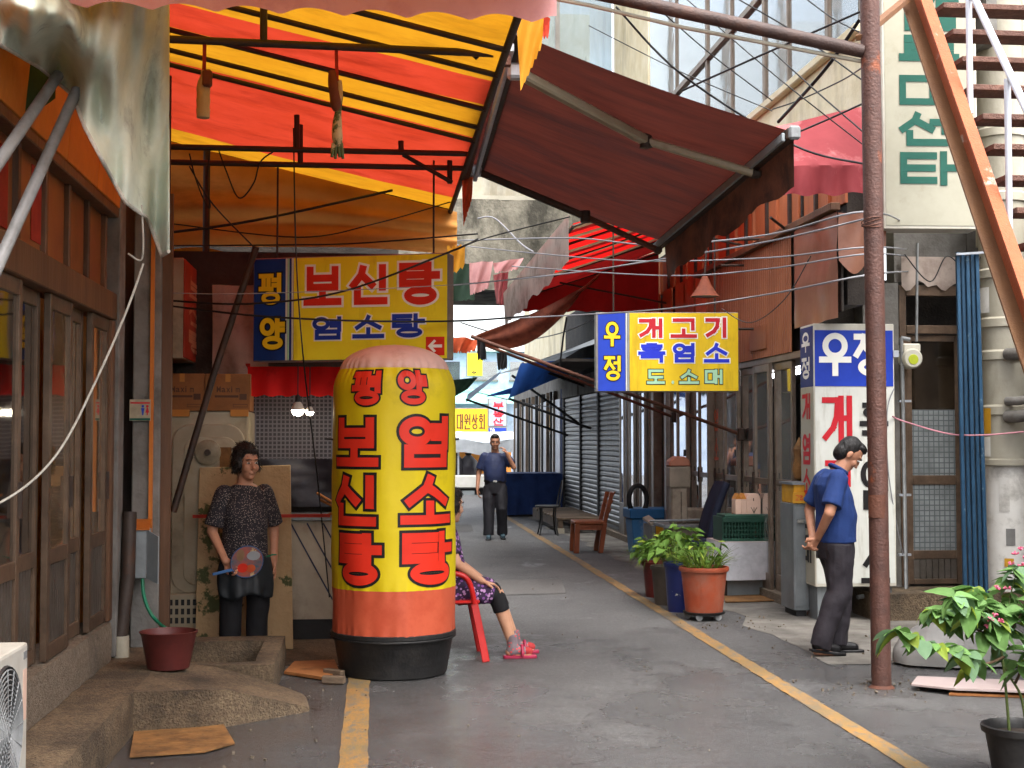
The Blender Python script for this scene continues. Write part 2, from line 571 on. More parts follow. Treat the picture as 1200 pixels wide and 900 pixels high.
# ------------------------------------------------------------------ material library
mat('concrete', '#7d7060', '#5a4e40', rough=0.85, scale=34, bump=0.8, bscale=85, stain='#3f3a33', sscale=2.2, samt=0.7)
mat('concrete_worn_warmlit', '#77664f', '#4d3d2f', rough=0.8, scale=42, bump=0.9, bscale=85, stain='#241f1a', sscale=2.4, samt=0.85, slo=0.42)  # worn concrete; brown tint paints in the warm light under the orange canopy
mat('concrete_weathered', '#9a9484', '#6f6a5e', rough=0.9, scale=3.2, bump=0.7, bscale=22, stain='#3a372f', sscale=1.3, samt=0.9, slo=0.44, shi=0.6, sstretch=(1, 1, 0.5))
mat('pavement_conc', '#77736c', '#5b5750', rough=0.82, scale=3, bump=0.4, bscale=80, stain='#35322e', sscale=1.3, samt=0.7, slo=0.45, rvar=0.15)
mat('cream_plaster', '#e6dcc0', '#d6c8a2', rough=0.85, scale=3, bump=0.2, bscale=30, stain='#8d8164', sscale=1.4, samt=0.55, slo=0.52, sstretch=(1, 1, 0.25))
mat('grey_plaster', '#7a7772', '#5f5b55', rough=0.85, scale=4, bump=0.25, bscale=30, stain='#3a352f', sscale=1.6, samt=0.6)
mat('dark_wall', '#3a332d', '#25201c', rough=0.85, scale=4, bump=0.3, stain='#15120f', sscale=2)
mat('orange_board', '#c9772a', '#b05f1c', rough=0.6, scale=3, bump=0.15, bscale=20, stain='#6b3a16', sscale=1.2, samt=0.5, slo=0.55, sstretch=(1, 1, 0.3), rrand=0.1)
mat('door_wood', '#6b4a31', '#4d3321', rough=0.55, scale=5, bump=0.2, bscale=30, stretch=(1, 1, 0.15), stain='#2c1d13', sscale=2, samt=0.6)
mat('door_alu', '#6b5746', '#524133', rough=0.45, scale=8, metal=0.35, bump=0.08, stain='#37302a', sscale=3, samt=0.5)
mat('door_panel', '#5c554e', '#494239', rough=0.5, scale=8, metal=0.2, bump=0.1, stain='#2d2823', sscale=3, samt=0.6)
mat('transom_film', '#7a3c22', '#8f5a2a', rough=0.4, scale=2, bump=0.05, stain='#4a2414', sscale=1.5, samt=0.6)
mat('steel_dark', '#3b3029', '#2a211c', rough=0.6, scale=10, metal=0.2, bump=0.15, stain='#5a3a26', sscale=5, samt=0.6)
mat('steel_rust', '#5f3a2a', '#4a2b20', rough=0.7, scale=7, metal=0.1, bump=0.35, bscale=70, stain='#8a4a24', sscale=4, samt=0.7, slo=0.55)
mat('pole_rust', '#5e4037', '#4a332d', rough=0.55, scale=9, metal=0.15, bump=0.35, bscale=60, stain='#8a4a2c', sscale=2.6, samt=0.8, slo=0.58, shi=0.64)
mat('beam_brown', '#4a3832', '#3a2b27', rough=0.6, scale=7, metal=0.1, bump=0.3, bscale=70, stain='#6b4a3a', sscale=4, samt=0.5)
mat('stair_orange', '#a85630', '#984b28', rough=0.7, scale=5, bump=0.3, bscale=60, stain='#b9aea0', sscale=4.5, samt=0.8, slo=0.6, shi=0.68)
mat('stair_brown', '#6d4a2c', '#5f3e25', rough=0.65, scale=5, bump=0.2, bscale=60, stain='#6e4a2a', sscale=3)
mat('tread_rust', '#6b4a3e', '#54382e', rough=0.75, scale=12, bump=0.7, bscale=90, stain='#a87c68', sscale=9, samt=0.4)
mat('galvanised', '#b9bdc4', '#a2a7ae', rough=0.4, scale=9, metal=0.5, bump=0.08, stain='#8a8580', sscale=4, samt=0.4)
mat('paint_silver', '#d5d6dc', '#c2c4cb', rough=0.45, scale=9, metal=0.2, bump=0.08, stain='#8b5a48', sscale=7, samt=0.7, slo=0.66, shi=0.7)
mat('grey_pipe', '#8b8d8d', '#767879', rough=0.5, scale=6, bump=0.1, stain='#55534f', sscale=3, samt=0.5)
mat('grey_paint', '#8e9496', '#7d8385', rough=0.5, scale=5, bump=0.05, stain='#5e6163', sscale=3, samt=0.4)
mat('dull_white', '#cfcbbd', '#bfb9a8', rough=0.55, scale=4, bump=0.05, stain='#8e8672', sscale=2.5, samt=0.45, sstretch=(1, 1, 0.3))
mat('white_paint', '#d8d6ce', '#c9c6bd', rough=0.5, scale=3, bump=0.03, stain='#9d978a', sscale=3, samt=0.4, slo=0.58)
mat('asphalt_patch', '#5a5856', '#4e4c4a', rough=0.8, scale=20, bump=0.6, bscale=120)
# cloth
CR = dict(rough=0.8, scale=3, bump=0.12, bscale=9)
mat('canopy_red', '#bd3d28', '#ae341c', trans=0.36, stain='#7a1c0e', sscale=2.2, samt=0.6, slo=0.5, sstretch=(.6, 1.6, 1), **CR)
mat('canopy_yellow', '#c58a1c', '#ba7d16', trans=0.36, stain='#8a5a10', sscale=2.2, samt=0.65, slo=0.5, sstretch=(.6, 1.6, 1), **CR)
mat('tarp_orange', '#cf9048', '#c0803c', trans=0.5, stain='#7a4217', sscale=1.4, samt=0.6, slo=0.5, sstretch=(0.4, 1, 1.4), **CR)
mat('tarp_pink', '#dca6a4', '#d29896', trans=0.4, stain='#b06a6c', sscale=4, samt=0.4, **CR)
mat('awning_maroon', '#5c2a22', '#45201b', trans=0.2, rough=0.7, scale=4, stretch=(0.35, 3, 1), bump=0.1, bscale=12, stain='#1f1c20', sscale=0.8, samt=0.75, slo=0.52, shi=0.7)
mat('valance_maroon', '#5d3626', '#3d241c', trans=0.12, rough=0.85, scale=6, bump=0.15, stain='#231712', sscale=3)
mat('awning_red', '#ee1f1c', '#d81a18', trans=0.55, stain='#7a0d0d', sscale=3, samt=0.4, slo=0.56, **CR)
mat('awning_darkred', '#9c1a18', '#7f1413', trans=0.3, stain='#4a0d0c', sscale=3, samt=0.4, slo=0.56, **CR)
mat('awning_beige', '#9a7a5c', '#866a4e', trans=0.3, stain='#4f3a2a', sscale=3, samt=0.4, **CR)
mat('cloth_dirtywhite', '#cdbcb0', '#b8a79c', trans=0.35, stain='#8a7468', sscale=3, samt=0.6, **CR)
mat('cloth_brown', '#8a4a34', '#6f3a2a', trans=0.3, stain='#4a2418', sscale=3, samt=0.6, **CR)
mat('cloth_orange', '#d9663c', '#c4552f', trans=0.35, stain='#7d2f1a', sscale=5, samt=0.5, **CR)
mat('tarp_redfaded', '#8f383c', '#823034', trans=0.25, stain='#e09a96', sscale=1.5, samt=0.45, slo=0.55, sstretch=(1, 1, 0.4), **CR)
mat('tarp_green', '#dbe4d6', '#b9c6b8', trans=0.3, rough=0.6, scale=2.6, bump=0.3, bscale=16, stain='#4f574c', sscale=3.0, samt=0.7, slo=0.56, shi=0.74, sstretch=(1.6, 1.6, 0.8))
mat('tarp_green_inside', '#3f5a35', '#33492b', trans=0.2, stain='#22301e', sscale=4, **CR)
mat('tarp_blue', '#2f5fb0', '#28529c', trans=0.35, stain='#1c2f63', sscale=3, samt=0.4, **CR)
mat('cloth_navy', '#1d3566', '#172b55', rough=0.85, scale=4, bump=0.2, bscale=10, stain='#101d3c', sscale=2)
mat('canopy_grey', '#b7bcc0', '#a3a8ac', trans=0.3, stain='#6f7276', sscale=2, **CR)
mat('canopy_lightblue', '#b9c8dc', '#a8b9d0', trans=0.35, stain='#7a8594', sscale=2, **CR)
mat('awning_mint', '#8fd0bd', '#7dc1ae', trans=0.25, stain='#5d9686', sscale=2, **CR)
mat('awning_forest', '#2a4030', '#1f3226', trans=0.3, stain='#1e3022', sscale=6, **CR)
mat('silver_cloth', '#b4b3b6', '#a3a2a6', rough=0.45, scale=4, bump=0.12, bscale=10, stain='#7d7a7a', sscale=2, samt=0.4, metal=0.1)
mat('silver_pink', '#b7a6a2', '#a89691', rough=0.5, scale=4, bump=0.1)
# signs
SG = dict(rough=0.5, scale=2.5, bump=0.02, spec=0.3, rrand=0.0)
mat('sign_yellow', '#eedd2a', '#e4d022', stain='#a88a1c', sscale=3, samt=0.5, slo=0.52, sstretch=(2.5, 1, .4), **SG)
mat('sign_gold', '#e0bd18', '#d6b012', stain='#9c7c14', sscale=3, samt=0.5, slo=0.52, sstretch=(2.5, 1, .4), **SG)
mat('sign_navy', '#17387a', '#122e69', stain='#0d1f47', sscale=3, samt=0.3, **SG)
mat('sign_blue', '#1f3fb0', '#1a36a0', stain='#142a78', sscale=3, samt=0.3, **SG)
mat('sign_white', '#cfd0c8', '#c3c4bb', stain='#948f7c', sscale=3, samt=0.55, slo=0.54, sstretch=(2.5, 1, .35), **SG)
mat('sign_cream', '#a9a592', '#9c9884', stain='#8c866e', sscale=3.2, samt=0.5, slo=0.58, rough=0.4, scale=2.5, rrand=0)
mat('sign_red', '#a53a24', '#912f1c', stain='#6b2214', sscale=3, samt=0.5, **SG)
mat('let_red', '#d4301c', '#c62a18', **SG)
mat('let_crimson', '#c0202c', '#b41c28', **SG)
mat('let_blue', '#2334c4', '#1e2eb4', **SG)
mat('let_blue2', '#1e3a9c', '#19328a', **SG)
mat('let_white', '#f0eee4', '#e6e4d8', **SG)
mat('let_black', '#1b1818', '#141212', **SG)
mat('let_gold', '#e2b024', '#d6a41e', **SG)
mat('let_yellow', '#ecc41c', '#e2b818', **SG)
mat('let_green', '#0d5546', '#0a4a3c', **SG)
mat('let_mint', '#a9d3ad', '#9cc7a1', **SG)
mat('let_pale', '#c88a66', '#b97b58', **SG)
mat('let_brown', '#5b3a26', '#4c301f', **SG)
mat('let_orange', '#b8541e', '#a84a19', **SG)
mat('balloon_yellow', '#dcc414', '#d2b90f', rough=0.5, scale=2, bump=0.35, bscale=6, trans=0.15, stain='#a88f18', sscale=2.6, samt=0.45, slo=0.54, rrand=0)
mat('balloon_red', '#cb5f42', '#bd5236', rough=0.45, scale=2, bump=0.1, bscale=7, trans=0.15, stain='#a02a10', sscale=5, samt=0.3, rrand=0)
mat('balloon_pink', '#e6bdb0', '#dcaea0', rough=0.5, scale=2, bump=0.12, bscale=7, trans=0.2, stain='#a8705f', sscale=4, samt=0.4, rrand=0)
mat('rubber_black', '#1c1b1b', '#131212', rough=0.55, scale=5, bump=0.12, bscale=40, stain='#3a3734', sscale=3, samt=0.5)
mat('cable_black', '#181717', '#100f0f', rough=0.5, scale=5)
mat('cable_grey', '#8f8f92', '#7e7e82', rough=0.4, scale=5)
mat('rope_white', '#b9b5aa', '#a39e92', rough=0.8, scale=30, bump=0.4, bscale=120)
mat('string_pink', '#c98a94', '#b57a85', rough=0.8, scale=20)
mat('strap_red', '#b5382a', '#9c2c20', rough=0.7, scale=10, trans=0.3)
# small things
mat('cardboard', '#8a6236', '#74502a', rough=0.8, scale=9, bump=0.3, bscale=25, stain='#3f2a16', sscale=4, samt=0.75, slo=0.45, shi=0.62)
mat('cardboard_box', '#8a5a30', '#7a4d27', rough=0.75, scale=5, bump=0.08, stain='#5a3719', sscale=3, samt=0.4)
mat('appliance_beige', '#a79b84', '#95896f', rough=0.55, scale=3, bump=0.06, stain='#5d4f3a', sscale=2, samt=0.6, slo=0.52)
mat('plastic_white', '#c8c5bb', '#b9b5a9', rough=0.45, scale=3, bump=0.03, stain='#8f897a', sscale=3, samt=0.4)
mat('fan_dark', '#2a2a2b', '#1e1e1f', rough=0.6, scale=5)
mat('plastic_red', '#c22420', '#b01d1a', rough=0.35, scale=4, rrand=0.03)
mat('bucket_maroon', '#5a2420', '#4a1c19', rough=0.5, scale=4, stain='#2d1512', sscale=3)
mat('terracotta', '#a24a2c', '#8f3f25', rough=0.5, scale=4, bump=0.08, stain='#7d6a5c', sscale=2.4, samt=0.45)
mat('pot_blue', '#1f2a63', '#172050', rough=0.3, scale=4, stain='#c8c2ac', sscale=7, samt=0.9, slo=0.64, shi=0.66)
mat('pot_grey', '#5f564c', '#4d453d', rough=0.6, scale=4, stain='#3a332c', sscale=3)
mat('pot_red', '#6d2420', '#5b1d1a', rough=0.5, scale=4)
mat('soil', '#33261b', '#1f1711', rough=0.95, scale=20, bump=0.8, bscale=60)
mat('crate_green', '#1f4a3a', '#183c2f', rough=0.45, scale=4, stain='#12291f', sscale=3)
mat('box_pink', '#d9b7a4', '#cda994', rough=0.6, scale=4)
mat('box_tan', '#b9792f', '#a66b27', rough=0.6, scale=4)
mat('wood_chair', '#8e4a24', '#733819', rough=0.5, scale=5, stretch=(1, 1, 0.2), bump=0.12, bscale=30, stain='#4f2610', sscale=4)
mat('wood_pallet', '#6b5a48', '#54463a', rough=0.8, scale=6, stretch=(0.2, 1, 1), bump=0.25, bscale=40, stain='#3a3028', sscale=3)
mat('wood_plank', '#a36a3a', '#8a562c', rough=0.75, scale=6, bump=0.2, stain='#5b3519', sscale=3)
mat('office_navy', '#1b2238', '#151a2c', rough=0.85, scale=30, bump=0.2, bscale=200)
mat('bin_blue', '#3f78a8', '#326a9a', rough=0.5, scale=3, bump=0.1, stain='#b9c2c4', sscale=2.5, samt=0.7, slo=0.55, sstretch=(1, 1, 0.4))
mat('bin_bluerim', '#245f90', '#1d5480', rough=0.45, scale=3, stain='#b3a24c', sscale=6, samt=0.7, slo=0.64, shi=0.67)
mat('box_mustard', '#d09a24', '#bd881a', rough=0.5, scale=4, stain='#7a5510', sscale=3, samt=0.4)
mat('steel_grey', '#878c8e', '#74797b', rough=0.4, scale=4, metal=0.35, bump=0.05, stain='#5c6062', sscale=2.5, samt=0.5, sstretch=(2, 2, 0.3))
mat('machine_beige', '#8d8273', '#786d5f', rough=0.5, scale=4, bump=0.1, stain='#4f3a2c', sscale=3, samt=0.7)
mat('machine_salmon', '#b87a62', '#a56b54', rough=0.5, scale=4, stain='#6b4636', sscale=3)
mat('board_peeled', '#b59a72', '#a58a64', rough=0.75, scale=4, bump=0.3, bscale=30, stain='#3d4a26', sscale=2.6, samt=0.95, slo=0.56, shi=0.59)
mat('sheet_silver', '#a99f8e', '#988e7c', rough=0.5, scale=4, bump=0.06, stain='#6d6251', sscale=2)
mat('blue_line', '#2a3452', '#232c46', rough=0.6)
mat('black_sheet', '#26222a', '#1a171d', rough=0.4, scale=4, bump=0.3, bscale=6)
mat('siding', '#9c6040', '#8c5336', rough=0.55, scale=2, bump=0.08, stain='#5f3220', sscale=2.2, samt=0.55, slo=0.5, sstretch=(1, 2, 0.3))
mat('panel_orange', '#b8683e', '#a55a33', rough=0.6, scale=2, bump=0.1, stain='#6b3a24', sscale=2, samt=0.5, sstretch=(1, 2, 0.3), rrand=0.14)
mat('vinyl_brown', '#a6745e', '#94644f', rough=0.35, scale=2, bump=0.3, bscale=5, stain='#7d5240', sscale=1.5, samt=0.5, trans=0.1)
mat('frame_bronze', '#85776a', '#716355', rough=0.4, scale=6, metal=0.4, bump=0.05, stain='#40352d', sscale=4, samt=0.4)
mat('frame_alu', '#8b867f', '#77716a', rough=0.4, scale=6, metal=0.4, bump=0.05, stain='#504a44', sscale=4, samt=0.4)
mat('shutter', '#7c7d7b', '#686967', rough=0.45, scale=4, metal=0.4, bump=0.1, stain='#4b4843', sscale=2, samt=0.6, sstretch=(1, 1, 0.3))
mat('blue_steel', '#2b4d68', '#213e56', rough=0.5, scale=5, metal=0.2, bump=0.1, stain='#8aa0ac', sscale=6, samt=0.5, slo=0.62)
mat('drain_cream', '#b3ad9c', '#a29b89', rough=0.55, scale=3, bump=0.1, stain='#5f584a', sscale=1.4, samt=0.6, slo=0.5, sstretch=(1, 1, 0.35))
mat('paper_white', '#d6d3cc', '#c6c2ba', rough=0.8, scale=5, stain='#8d8880', sscale=5, samt=0.6)
mat('mesh_glass', '#8f9494', '#7d8283', rough=0.3, scale=4, spec=0.6, bump=0.0)
mat('net_grey', '#6f6a72', '#5d5961', rough=0.6, scale=5, trans=0.3)
mat('hose_green', '#1f7a58', '#176649', rough=0.4)
mat('meter_cream', '#d5d1c2', '#c6c1b0', rough=0.4, scale=4)
mat('meter_dial', '#b8c23a', '#a6b030', rough=0.3)
mat('sack_grey', '#8a8884', '#787672', rough=0.6, scale=3, bump=0.2, bscale=8, stain='#55524e', sscale=2.5, samt=0.6)
mat('stem', '#5b6a34', '#4a5729', rough=0.6, scale=8)
mat('stem_brown', '#5a4632', '#463626', rough=0.7, scale=8)
LF = dict(rough=0.62, spec=0.25, scale=9, bump=0.2, bscale=30, rrand=0.35)
mat('leaf_broad', '#668a4c', '#54763c', trans=0.35, **LF)
mat('leaf_pale', '#6c8a66', '#5c7a58', trans=0.3, **LF)
mat('leaf_yellow', '#8a9a3a', '#728a30', trans=0.4, **LF)
mat('leaf_pot', '#638536', '#4f7029', trans=0.35, **LF)
mat('leaf_blade', '#6b8436', '#50692a', trans=0.35, **LF)
mat('petal_pink', '#d7708c', '#c65a78', rough=0.6, trans=0.3)
mat('petal_white', '#e8e4cc', '#dcd6b8', rough=0.6, trans=0.3)
# people
mat('skin_tan', '#b98569', '#ab775b', rough=0.5, scale=12, var=0.2, bump=0.05, bscale=90, rrand=0)
mat('skin_pale', '#c49477', '#b78669', rough=0.5, scale=12, var=0.2, bump=0.05, bscale=90, rrand=0)
mat('hair_black', '#1b1715', '#0f0d0c', rough=0.5, scale=20, stretch=(1, 1, 0.3), bump=0.5, bscale=90, rrand=0)
mat('hair_dark', '#231c19', '#181310', rough=0.6, scale=25, bump=0.6, bscale=70, rrand=0)
mat('polo_blue', '#1c376f', '#172f62', rough=0.85, scale=9, bump=0.6, bscale=9, rrand=0)
mat('shirt_navy', '#2b3558', '#212a4a', rough=0.6, scale=9, bump=0.6, bscale=9, rrand=0)
mat('trouser_plum', '#2e292f', '#221e24', rough=0.75, scale=9, bump=0.7, bscale=9, rrand=0)
mat('trouser_black', '#1f1e24', '#16151a', rough=0.7, scale=9, bump=0.3, bscale=11, rrand=0)
mat('trouser_jet', '#131216', '#0d0c0f', rough=0.8, scale=9, bump=0.3, bscale=11, rrand=0)
mat('apron_dark', '#1b2024', '#13171a', rough=0.6, scale=9, bump=0.3, bscale=9, rrand=0)
mat('shoe_black', '#141315', '#0e0d0f', rough=0.4, scale=9, rrand=0)
mat('shoe_teal', '#3f5660', '#2f444d', rough=0.5, scale=9, rrand=0)
mat('sock_grey', '#7d6f72', '#6d6063', rough=0.9, scale=30, bump=0.2, rrand=0)
mat('sandal_pink', '#a32a48', '#922240', rough=0.4, scale=9, rrand=0)
mat('sock_red', '#b03a3a', '#a03030', rough=0.9, rrand=0)
mat('eye_white', '#d8d4cc', rough=0.3, rrand=0)
mat('eye_dark', '#1c1412', rough=0.2, rrand=0)
mat('lip', '#8a4a42', rough=0.5, rrand=0)
mat('belt', '#17130f', rough=0.4, rrand=0)
mat('metal_bright', '#c4c4c2', '#aeaeac', rough=0.25, metal=0.8, rrand=0)
mat('fan_print', '#3d5a66', '#b0523a', rough=0.4, scale=9, stain='#cdb98a', sscale=6, samt=0.9, slo=0.55, shi=0.58, rrand=0)
mat('fan_blue', '#2d5a8c', '#244c78', rough=0.4, rrand=0)
def speckle(name, base, dots, scale, lo, rough=0.85, bump=0.25, dots2=None):
    m = mat(name, base, rough=rough, scale=8, bump=bump, bscale=12, rrand=0)
    nt = m.node_tree; N, L = nt.nodes, nt.links
    p = [n for n in N if n.type == 'BSDF_PRINCIPLED'][0]
    vo = N.new('ShaderNodeTexVoronoi'); vo.inputs['Scale'].default_value = scale
    tc = [n for n in N if n.type == 'TEX_COORD'][0]
    L.new(tc.outputs['Object'], vo.inputs['Vector'])
    lt = N.new('ShaderNodeMath'); lt.operation = 'LESS_THAN'; lt.inputs[1].default_value = lo
    L.new(vo.outputs['Distance'], lt.inputs[0])
    mx = N.new('ShaderNodeMix'); mx.data_type = 'RGBA'
    L.new(lt.outputs[0], mx.inputs[0])
    L.new(p.inputs['Base Color'].links[0].from_socket, mx.inputs[6])
    mx.inputs[7].default_value = lin(dots)
    if dots2:
        sp = N.new('ShaderNodeMix'); sp.data_type = 'RGBA'
        sep = N.new('ShaderNodeSeparateColor'); L.new(vo.outputs['Color'], sep.inputs[0])
        st = N.new('ShaderNodeMath'); st.operation = 'GREATER_THAN'; st.inputs[1].default_value = 0.5
        L.new(sep.outputs[0], st.inputs[0]); L.new(st.outputs[0], sp.inputs[0])
        sp.inputs[6].default_value = lin(dots); sp.inputs[7].default_value = lin(dots2)
        L.new(sp.outputs[2], mx.inputs[7])
    L.new(mx.outputs[2], p.inputs['Base Color'])
    return m
speckle('blouse_dots', '#2a262c', '#9c8f86', 95, 0.27)
speckle('smock_floral', '#3a2646', '#b48ab8', 38, 0.42, dots2='#7a4a8c')
speckle('sock_dots', '#7f7176', '#d04a4a', 42, 0.33)
def gridmat(name, base, line, cell, width, rough=0.6, trans=0.0, axes=(0, 2)):
    """woven mesh: thin lines on a square pitch"""
    m = mat(name, base, rough=rough, scale=5, rrand=0, trans=trans)
    nt = m.node_tree; N, L = nt.nodes, nt.links
    p = [n for n in N if n.type == 'BSDF_PRINCIPLED'][0]
    tc = [n for n in N if n.type == 'TEX_COORD'][0]
    sp = N.new('ShaderNodeSeparateXYZ'); L.new(tc.outputs['Object'], sp.inputs[0])
    fac = None
    for a in axes:
        d = N.new('ShaderNodeMath'); d.operation = 'PINGPONG'; d.inputs[1].default_value = cell / 2
        L.new(sp.outputs[a], d.inputs[0])
        lt = N.new('ShaderNodeMath'); lt.operation = 'LESS_THAN'; lt.inputs[1].default_value = width / 2
        L.new(d.outputs[0], lt.inputs[0])
        if fac is None: fac = lt.outputs[0]
        else:
            mxm = N.new('ShaderNodeMath'); mxm.operation = 'MAXIMUM'
            L.new(fac, mxm.inputs[0]); L.new(lt.outputs[0], mxm.inputs[1]); fac = mxm.outputs[0]
    mx = N.new('ShaderNodeMix'); mx.data_type = 'RGBA'
    L.new(fac, mx.inputs[0]); L.new(p.inputs['Base Color'].links[0].from_socket, mx.inputs[6]); mx.inputs[7].default_value = lin(line)
    L.new(mx.outputs[2], p.inputs['Base Color'])
    return m
gridmat('wire_glass', '#8d9292', '#5d6263', 0.05, 0.010, rough=0.25)
gridmat('net_screen', '#2f2c32', '#625e64', 0.035, 0.012, rough=0.6)
glass('pane_tan', '#7a5a3a', clear=0.55, film='#a58660', film_amt=0.6)
glass('pane_dark', '#8a7a66', clear=0.75, film='#5a4a3a', film_amt=0.25)
glass('pane_shop', '#b0b4b0', clear=0.4, film='#c6c6be', film_amt=0.42)  # pale film paints in the brightness of street reflections
glass('pane_sky', '#c6d2d8', clear=0.5, film='#98a4a8', film_amt=0.12, fscale=1.2)
emit('bulb', '#fff2d8', 14.0)
emit('tube_light', '#f4f6ff', 9.0)

# asphalt: dry grey, wear tracks, wet patches with their own shape (darker, smooth)
def asphalt():
    m = bpy.data.materials.new('asphalt'); m.use_nodes = True
    nt = m.node_tree; N, L = nt.nodes, nt.links
    p = N['Principled BSDF']
    tc = N.new('ShaderNodeTexCoord')
    def nz(scale, detail=6, rough=0.6, st=(1, 1, 1)):
        mp = N.new('ShaderNodeMapping'); mp.inputs['Scale'].default_value = st
        L.new(tc.outputs['Object'], mp.inputs['Vector'])
        n = N.new('ShaderNodeTexNoise'); n.inputs['Scale'].default_value = scale
        n.inputs['Detail'].default_value = detail; n.inputs['Roughness'].default_value = rough
        L.new(mp.outputs[0], n.inputs['Vector']); return n.outputs['Fac']
    def rng(s, a, b, c=0.0, d=1.0):
        r = N.new('ShaderNodeMapRange'); r.inputs['From Min'].default_value = a; r.inputs['From Max'].default_value = b
        r.inputs['To Min'].default_value = c; r.inputs['To Max'].default_value = d
        L.new(s, r.inputs['Value']); return r.outputs[0]
    def mixc(f, a, b):
        x = N.new('ShaderNodeMix'); x.data_type = 'RGBA'; L.new(f, x.inputs[0])
        for i, q in ((6, a), (7, b)):
            if isinstance(q, tuple): x.inputs[i].default_value = q
            else: L.new(q, x.inputs[i])
        return x.outputs[2]
    def mth(op, a, b):
        x = N.new('ShaderNodeMath'); x.operation = op; x.use_clamp = True
        for i, q in ((0, a), (1, b)):
            if isinstance(q, (int, float)): x.inputs[i].default_value = q
            else: L.new(q, x.inputs[i])
        return x.outputs[0]
    base = mixc(rng(nz(1.1, 8, 0.65), 0.38, 0.64), lin('#717171'), lin('#5c5c5d'))
    grit = rng(nz(95, 4, 0.75), 0.36, 0.66)
    base = mixc(mth('MULTIPLY', grit, 0.6), base, lin('#343230'))
    mid = rng(nz(30, 5, 0.75, (1, 0.55, 1)), 0.38, 0.64)
    base = mixc(mth('MULTIPLY', mid, 0.5), base, lin('#3f3d3b'))
    mid2 = rng(nz(46, 4, 0.8, (1, 0.5, 1)), 0.57, 0.66)  # pale grit specks, partly glints painted into the colour
    base = mixc(mth('MULTIPLY', mid2, 0.55), base, lin('#9a9793'))
    light = rng(nz(120, 3, 0.7), 0.60, 0.70)
    base = mixc(mth('MULTIPLY', light, 0.6), base, lin('#a9a6a2'))
    base = mixc(mth('MULTIPLY', rng(nz(0.55, 6, 0.6, (1, 0.35, 1)), 0.5, 0.7), 0.4), base, lin('#7d7b78'))
    # wet: near part of the lane and along the left edge
    sep = N.new('ShaderNodeSeparateXYZ'); L.new(tc.outputs['Object'], sep.inputs[0])
    near = rng(sep.outputs[1], 7.6, 12.6, 0.17, -0.07)
    left = rng(sep.outputs[0], -0.9, 0.9, 0.12, 0.0)
    w = N.new('ShaderNodeMath'); w.operation = 'ADD'
    L.new(nz(1.15, 9, 0.6, (1, 0.7, 1)), w.inputs[0]); L.new(near, w.inputs[1])
    w2 = N.new('ShaderNodeMath'); w2.operation = 'ADD'; L.new(w.outputs[0], w2.inputs[0]); L.new(left, w2.inputs[1])
    wet = rng(w2.outputs[0], 0.53, 0.62)
    base = mixc(mth('MULTIPLY', wet, 0.46), base, lin('#272728'))
    vo = N.new('ShaderNodeTexVoronoi'); vo.feature = 'DISTANCE_TO_EDGE'; vo.inputs['Scale'].default_value = 0.55
    wv = N.new('ShaderNodeVectorMath'); wv.operation = 'MULTIPLY_ADD'; wv.inputs[1].default_value = (.9, .9, 0)
    nn = N.new('ShaderNodeTexNoise'); nn.inputs['Scale'].default_value = 2.4; nn.inputs['Detail'].default_value = 8
    L.new(tc.outputs['Object'], nn.inputs['Vector']); L.new(nn.outputs['Color'], wv.inputs[0]); L.new(tc.outputs['Object'], wv.inputs[2]); L.new(wv.outputs[0], vo.inputs['Vector'])
    crack = mth('MULTIPLY', rng(vo.outputs['Distance'], 0.0, 0.007, 1.0, 0.0), rng(nz(0.8, 4), 0.5, 0.6))
    base = mixc(mth('MULTIPLY', crack, 0.75), base, lin('#1c1b1a'))
    L.new(base, p.inputs['Base Color'])
    pud = rng(w2.outputs[0], 0.64, 0.76)
    r = N.new('ShaderNodeMix'); r.data_type = 'FLOAT'
    L.new(wet, r.inputs[0]); r.inputs[2].default_value = 0.66; r.inputs[3].default_value = 0.27
    r2 = N.new('ShaderNodeMix'); r2.data_type = 'FLOAT'
    L.new(pud, r2.inputs[0]); L.new(r.outputs[0], r2.inputs[2]); r2.inputs[3].default_value = 0.14
    L.new(r2.outputs[0], p.inputs['Roughness'])
    b = N.new('ShaderNodeBump'); b.inputs['Distance'].default_value = 0.018
    sp_ = N.new('ShaderNodeMix'); sp_.data_type = 'FLOAT'; L.new(wet, sp_.inputs[0]); sp_.inputs[2].default_value = 0.35; sp_.inputs[3].default_value = 0.9
    L.new(sp_.outputs[0], p.inputs['Specular IOR Level'])
    bs = N.new('ShaderNodeMix'); bs.data_type = 'FLOAT'; L.new(pud, bs.inputs[0]); bs.inputs[2].default_value = 1.0; bs.inputs[3].default_value = 0.55
    L.new(bs.outputs[0], b.inputs['Strength'])
    h = N.new('ShaderNodeMath'); h.operation = 'ADD'
    L.new(nz(130, 4, 0.7), h.inputs[0]); L.new(nz(6, 4, 0.5), h.inputs[1])
    L.new(h.outputs[0], b.inputs['Height']); L.new(b.outputs[0], p.inputs['Normal'])
    MATS['asphalt'] = m
    # road paint worn through to the asphalt
    m = bpy.data.materials.new('road_paint'); m.use_nodes = True
    nt = m.node_tree; N, L = nt.nodes, nt.links
    p = N['Principled BSDF']; tc = N.new('ShaderNodeTexCoord')
    a = mixc(rng(nz(3.4, 9, 0.8, (1, 0.5, 1)), 0.36, 0.58), lin('#a8741f'), lin('#7a6334'))
    a = mixc(mth('MULTIPLY', rng(nz(140, 3), 0.4, 0.66), 0.6), a, lin('#5a5148'))
    a = mixc(mth('MULTIPLY', rng(nz(0.9, 8, 0.7, (3, 0.6, 1)), 0.54, 0.66), 0.7), a, lin('#55504a'))
    a = mixc(rng(nz(16, 8, 0.85, (1, .5, 1)), 0.51, 0.58), a, lin('#5d5a55'))
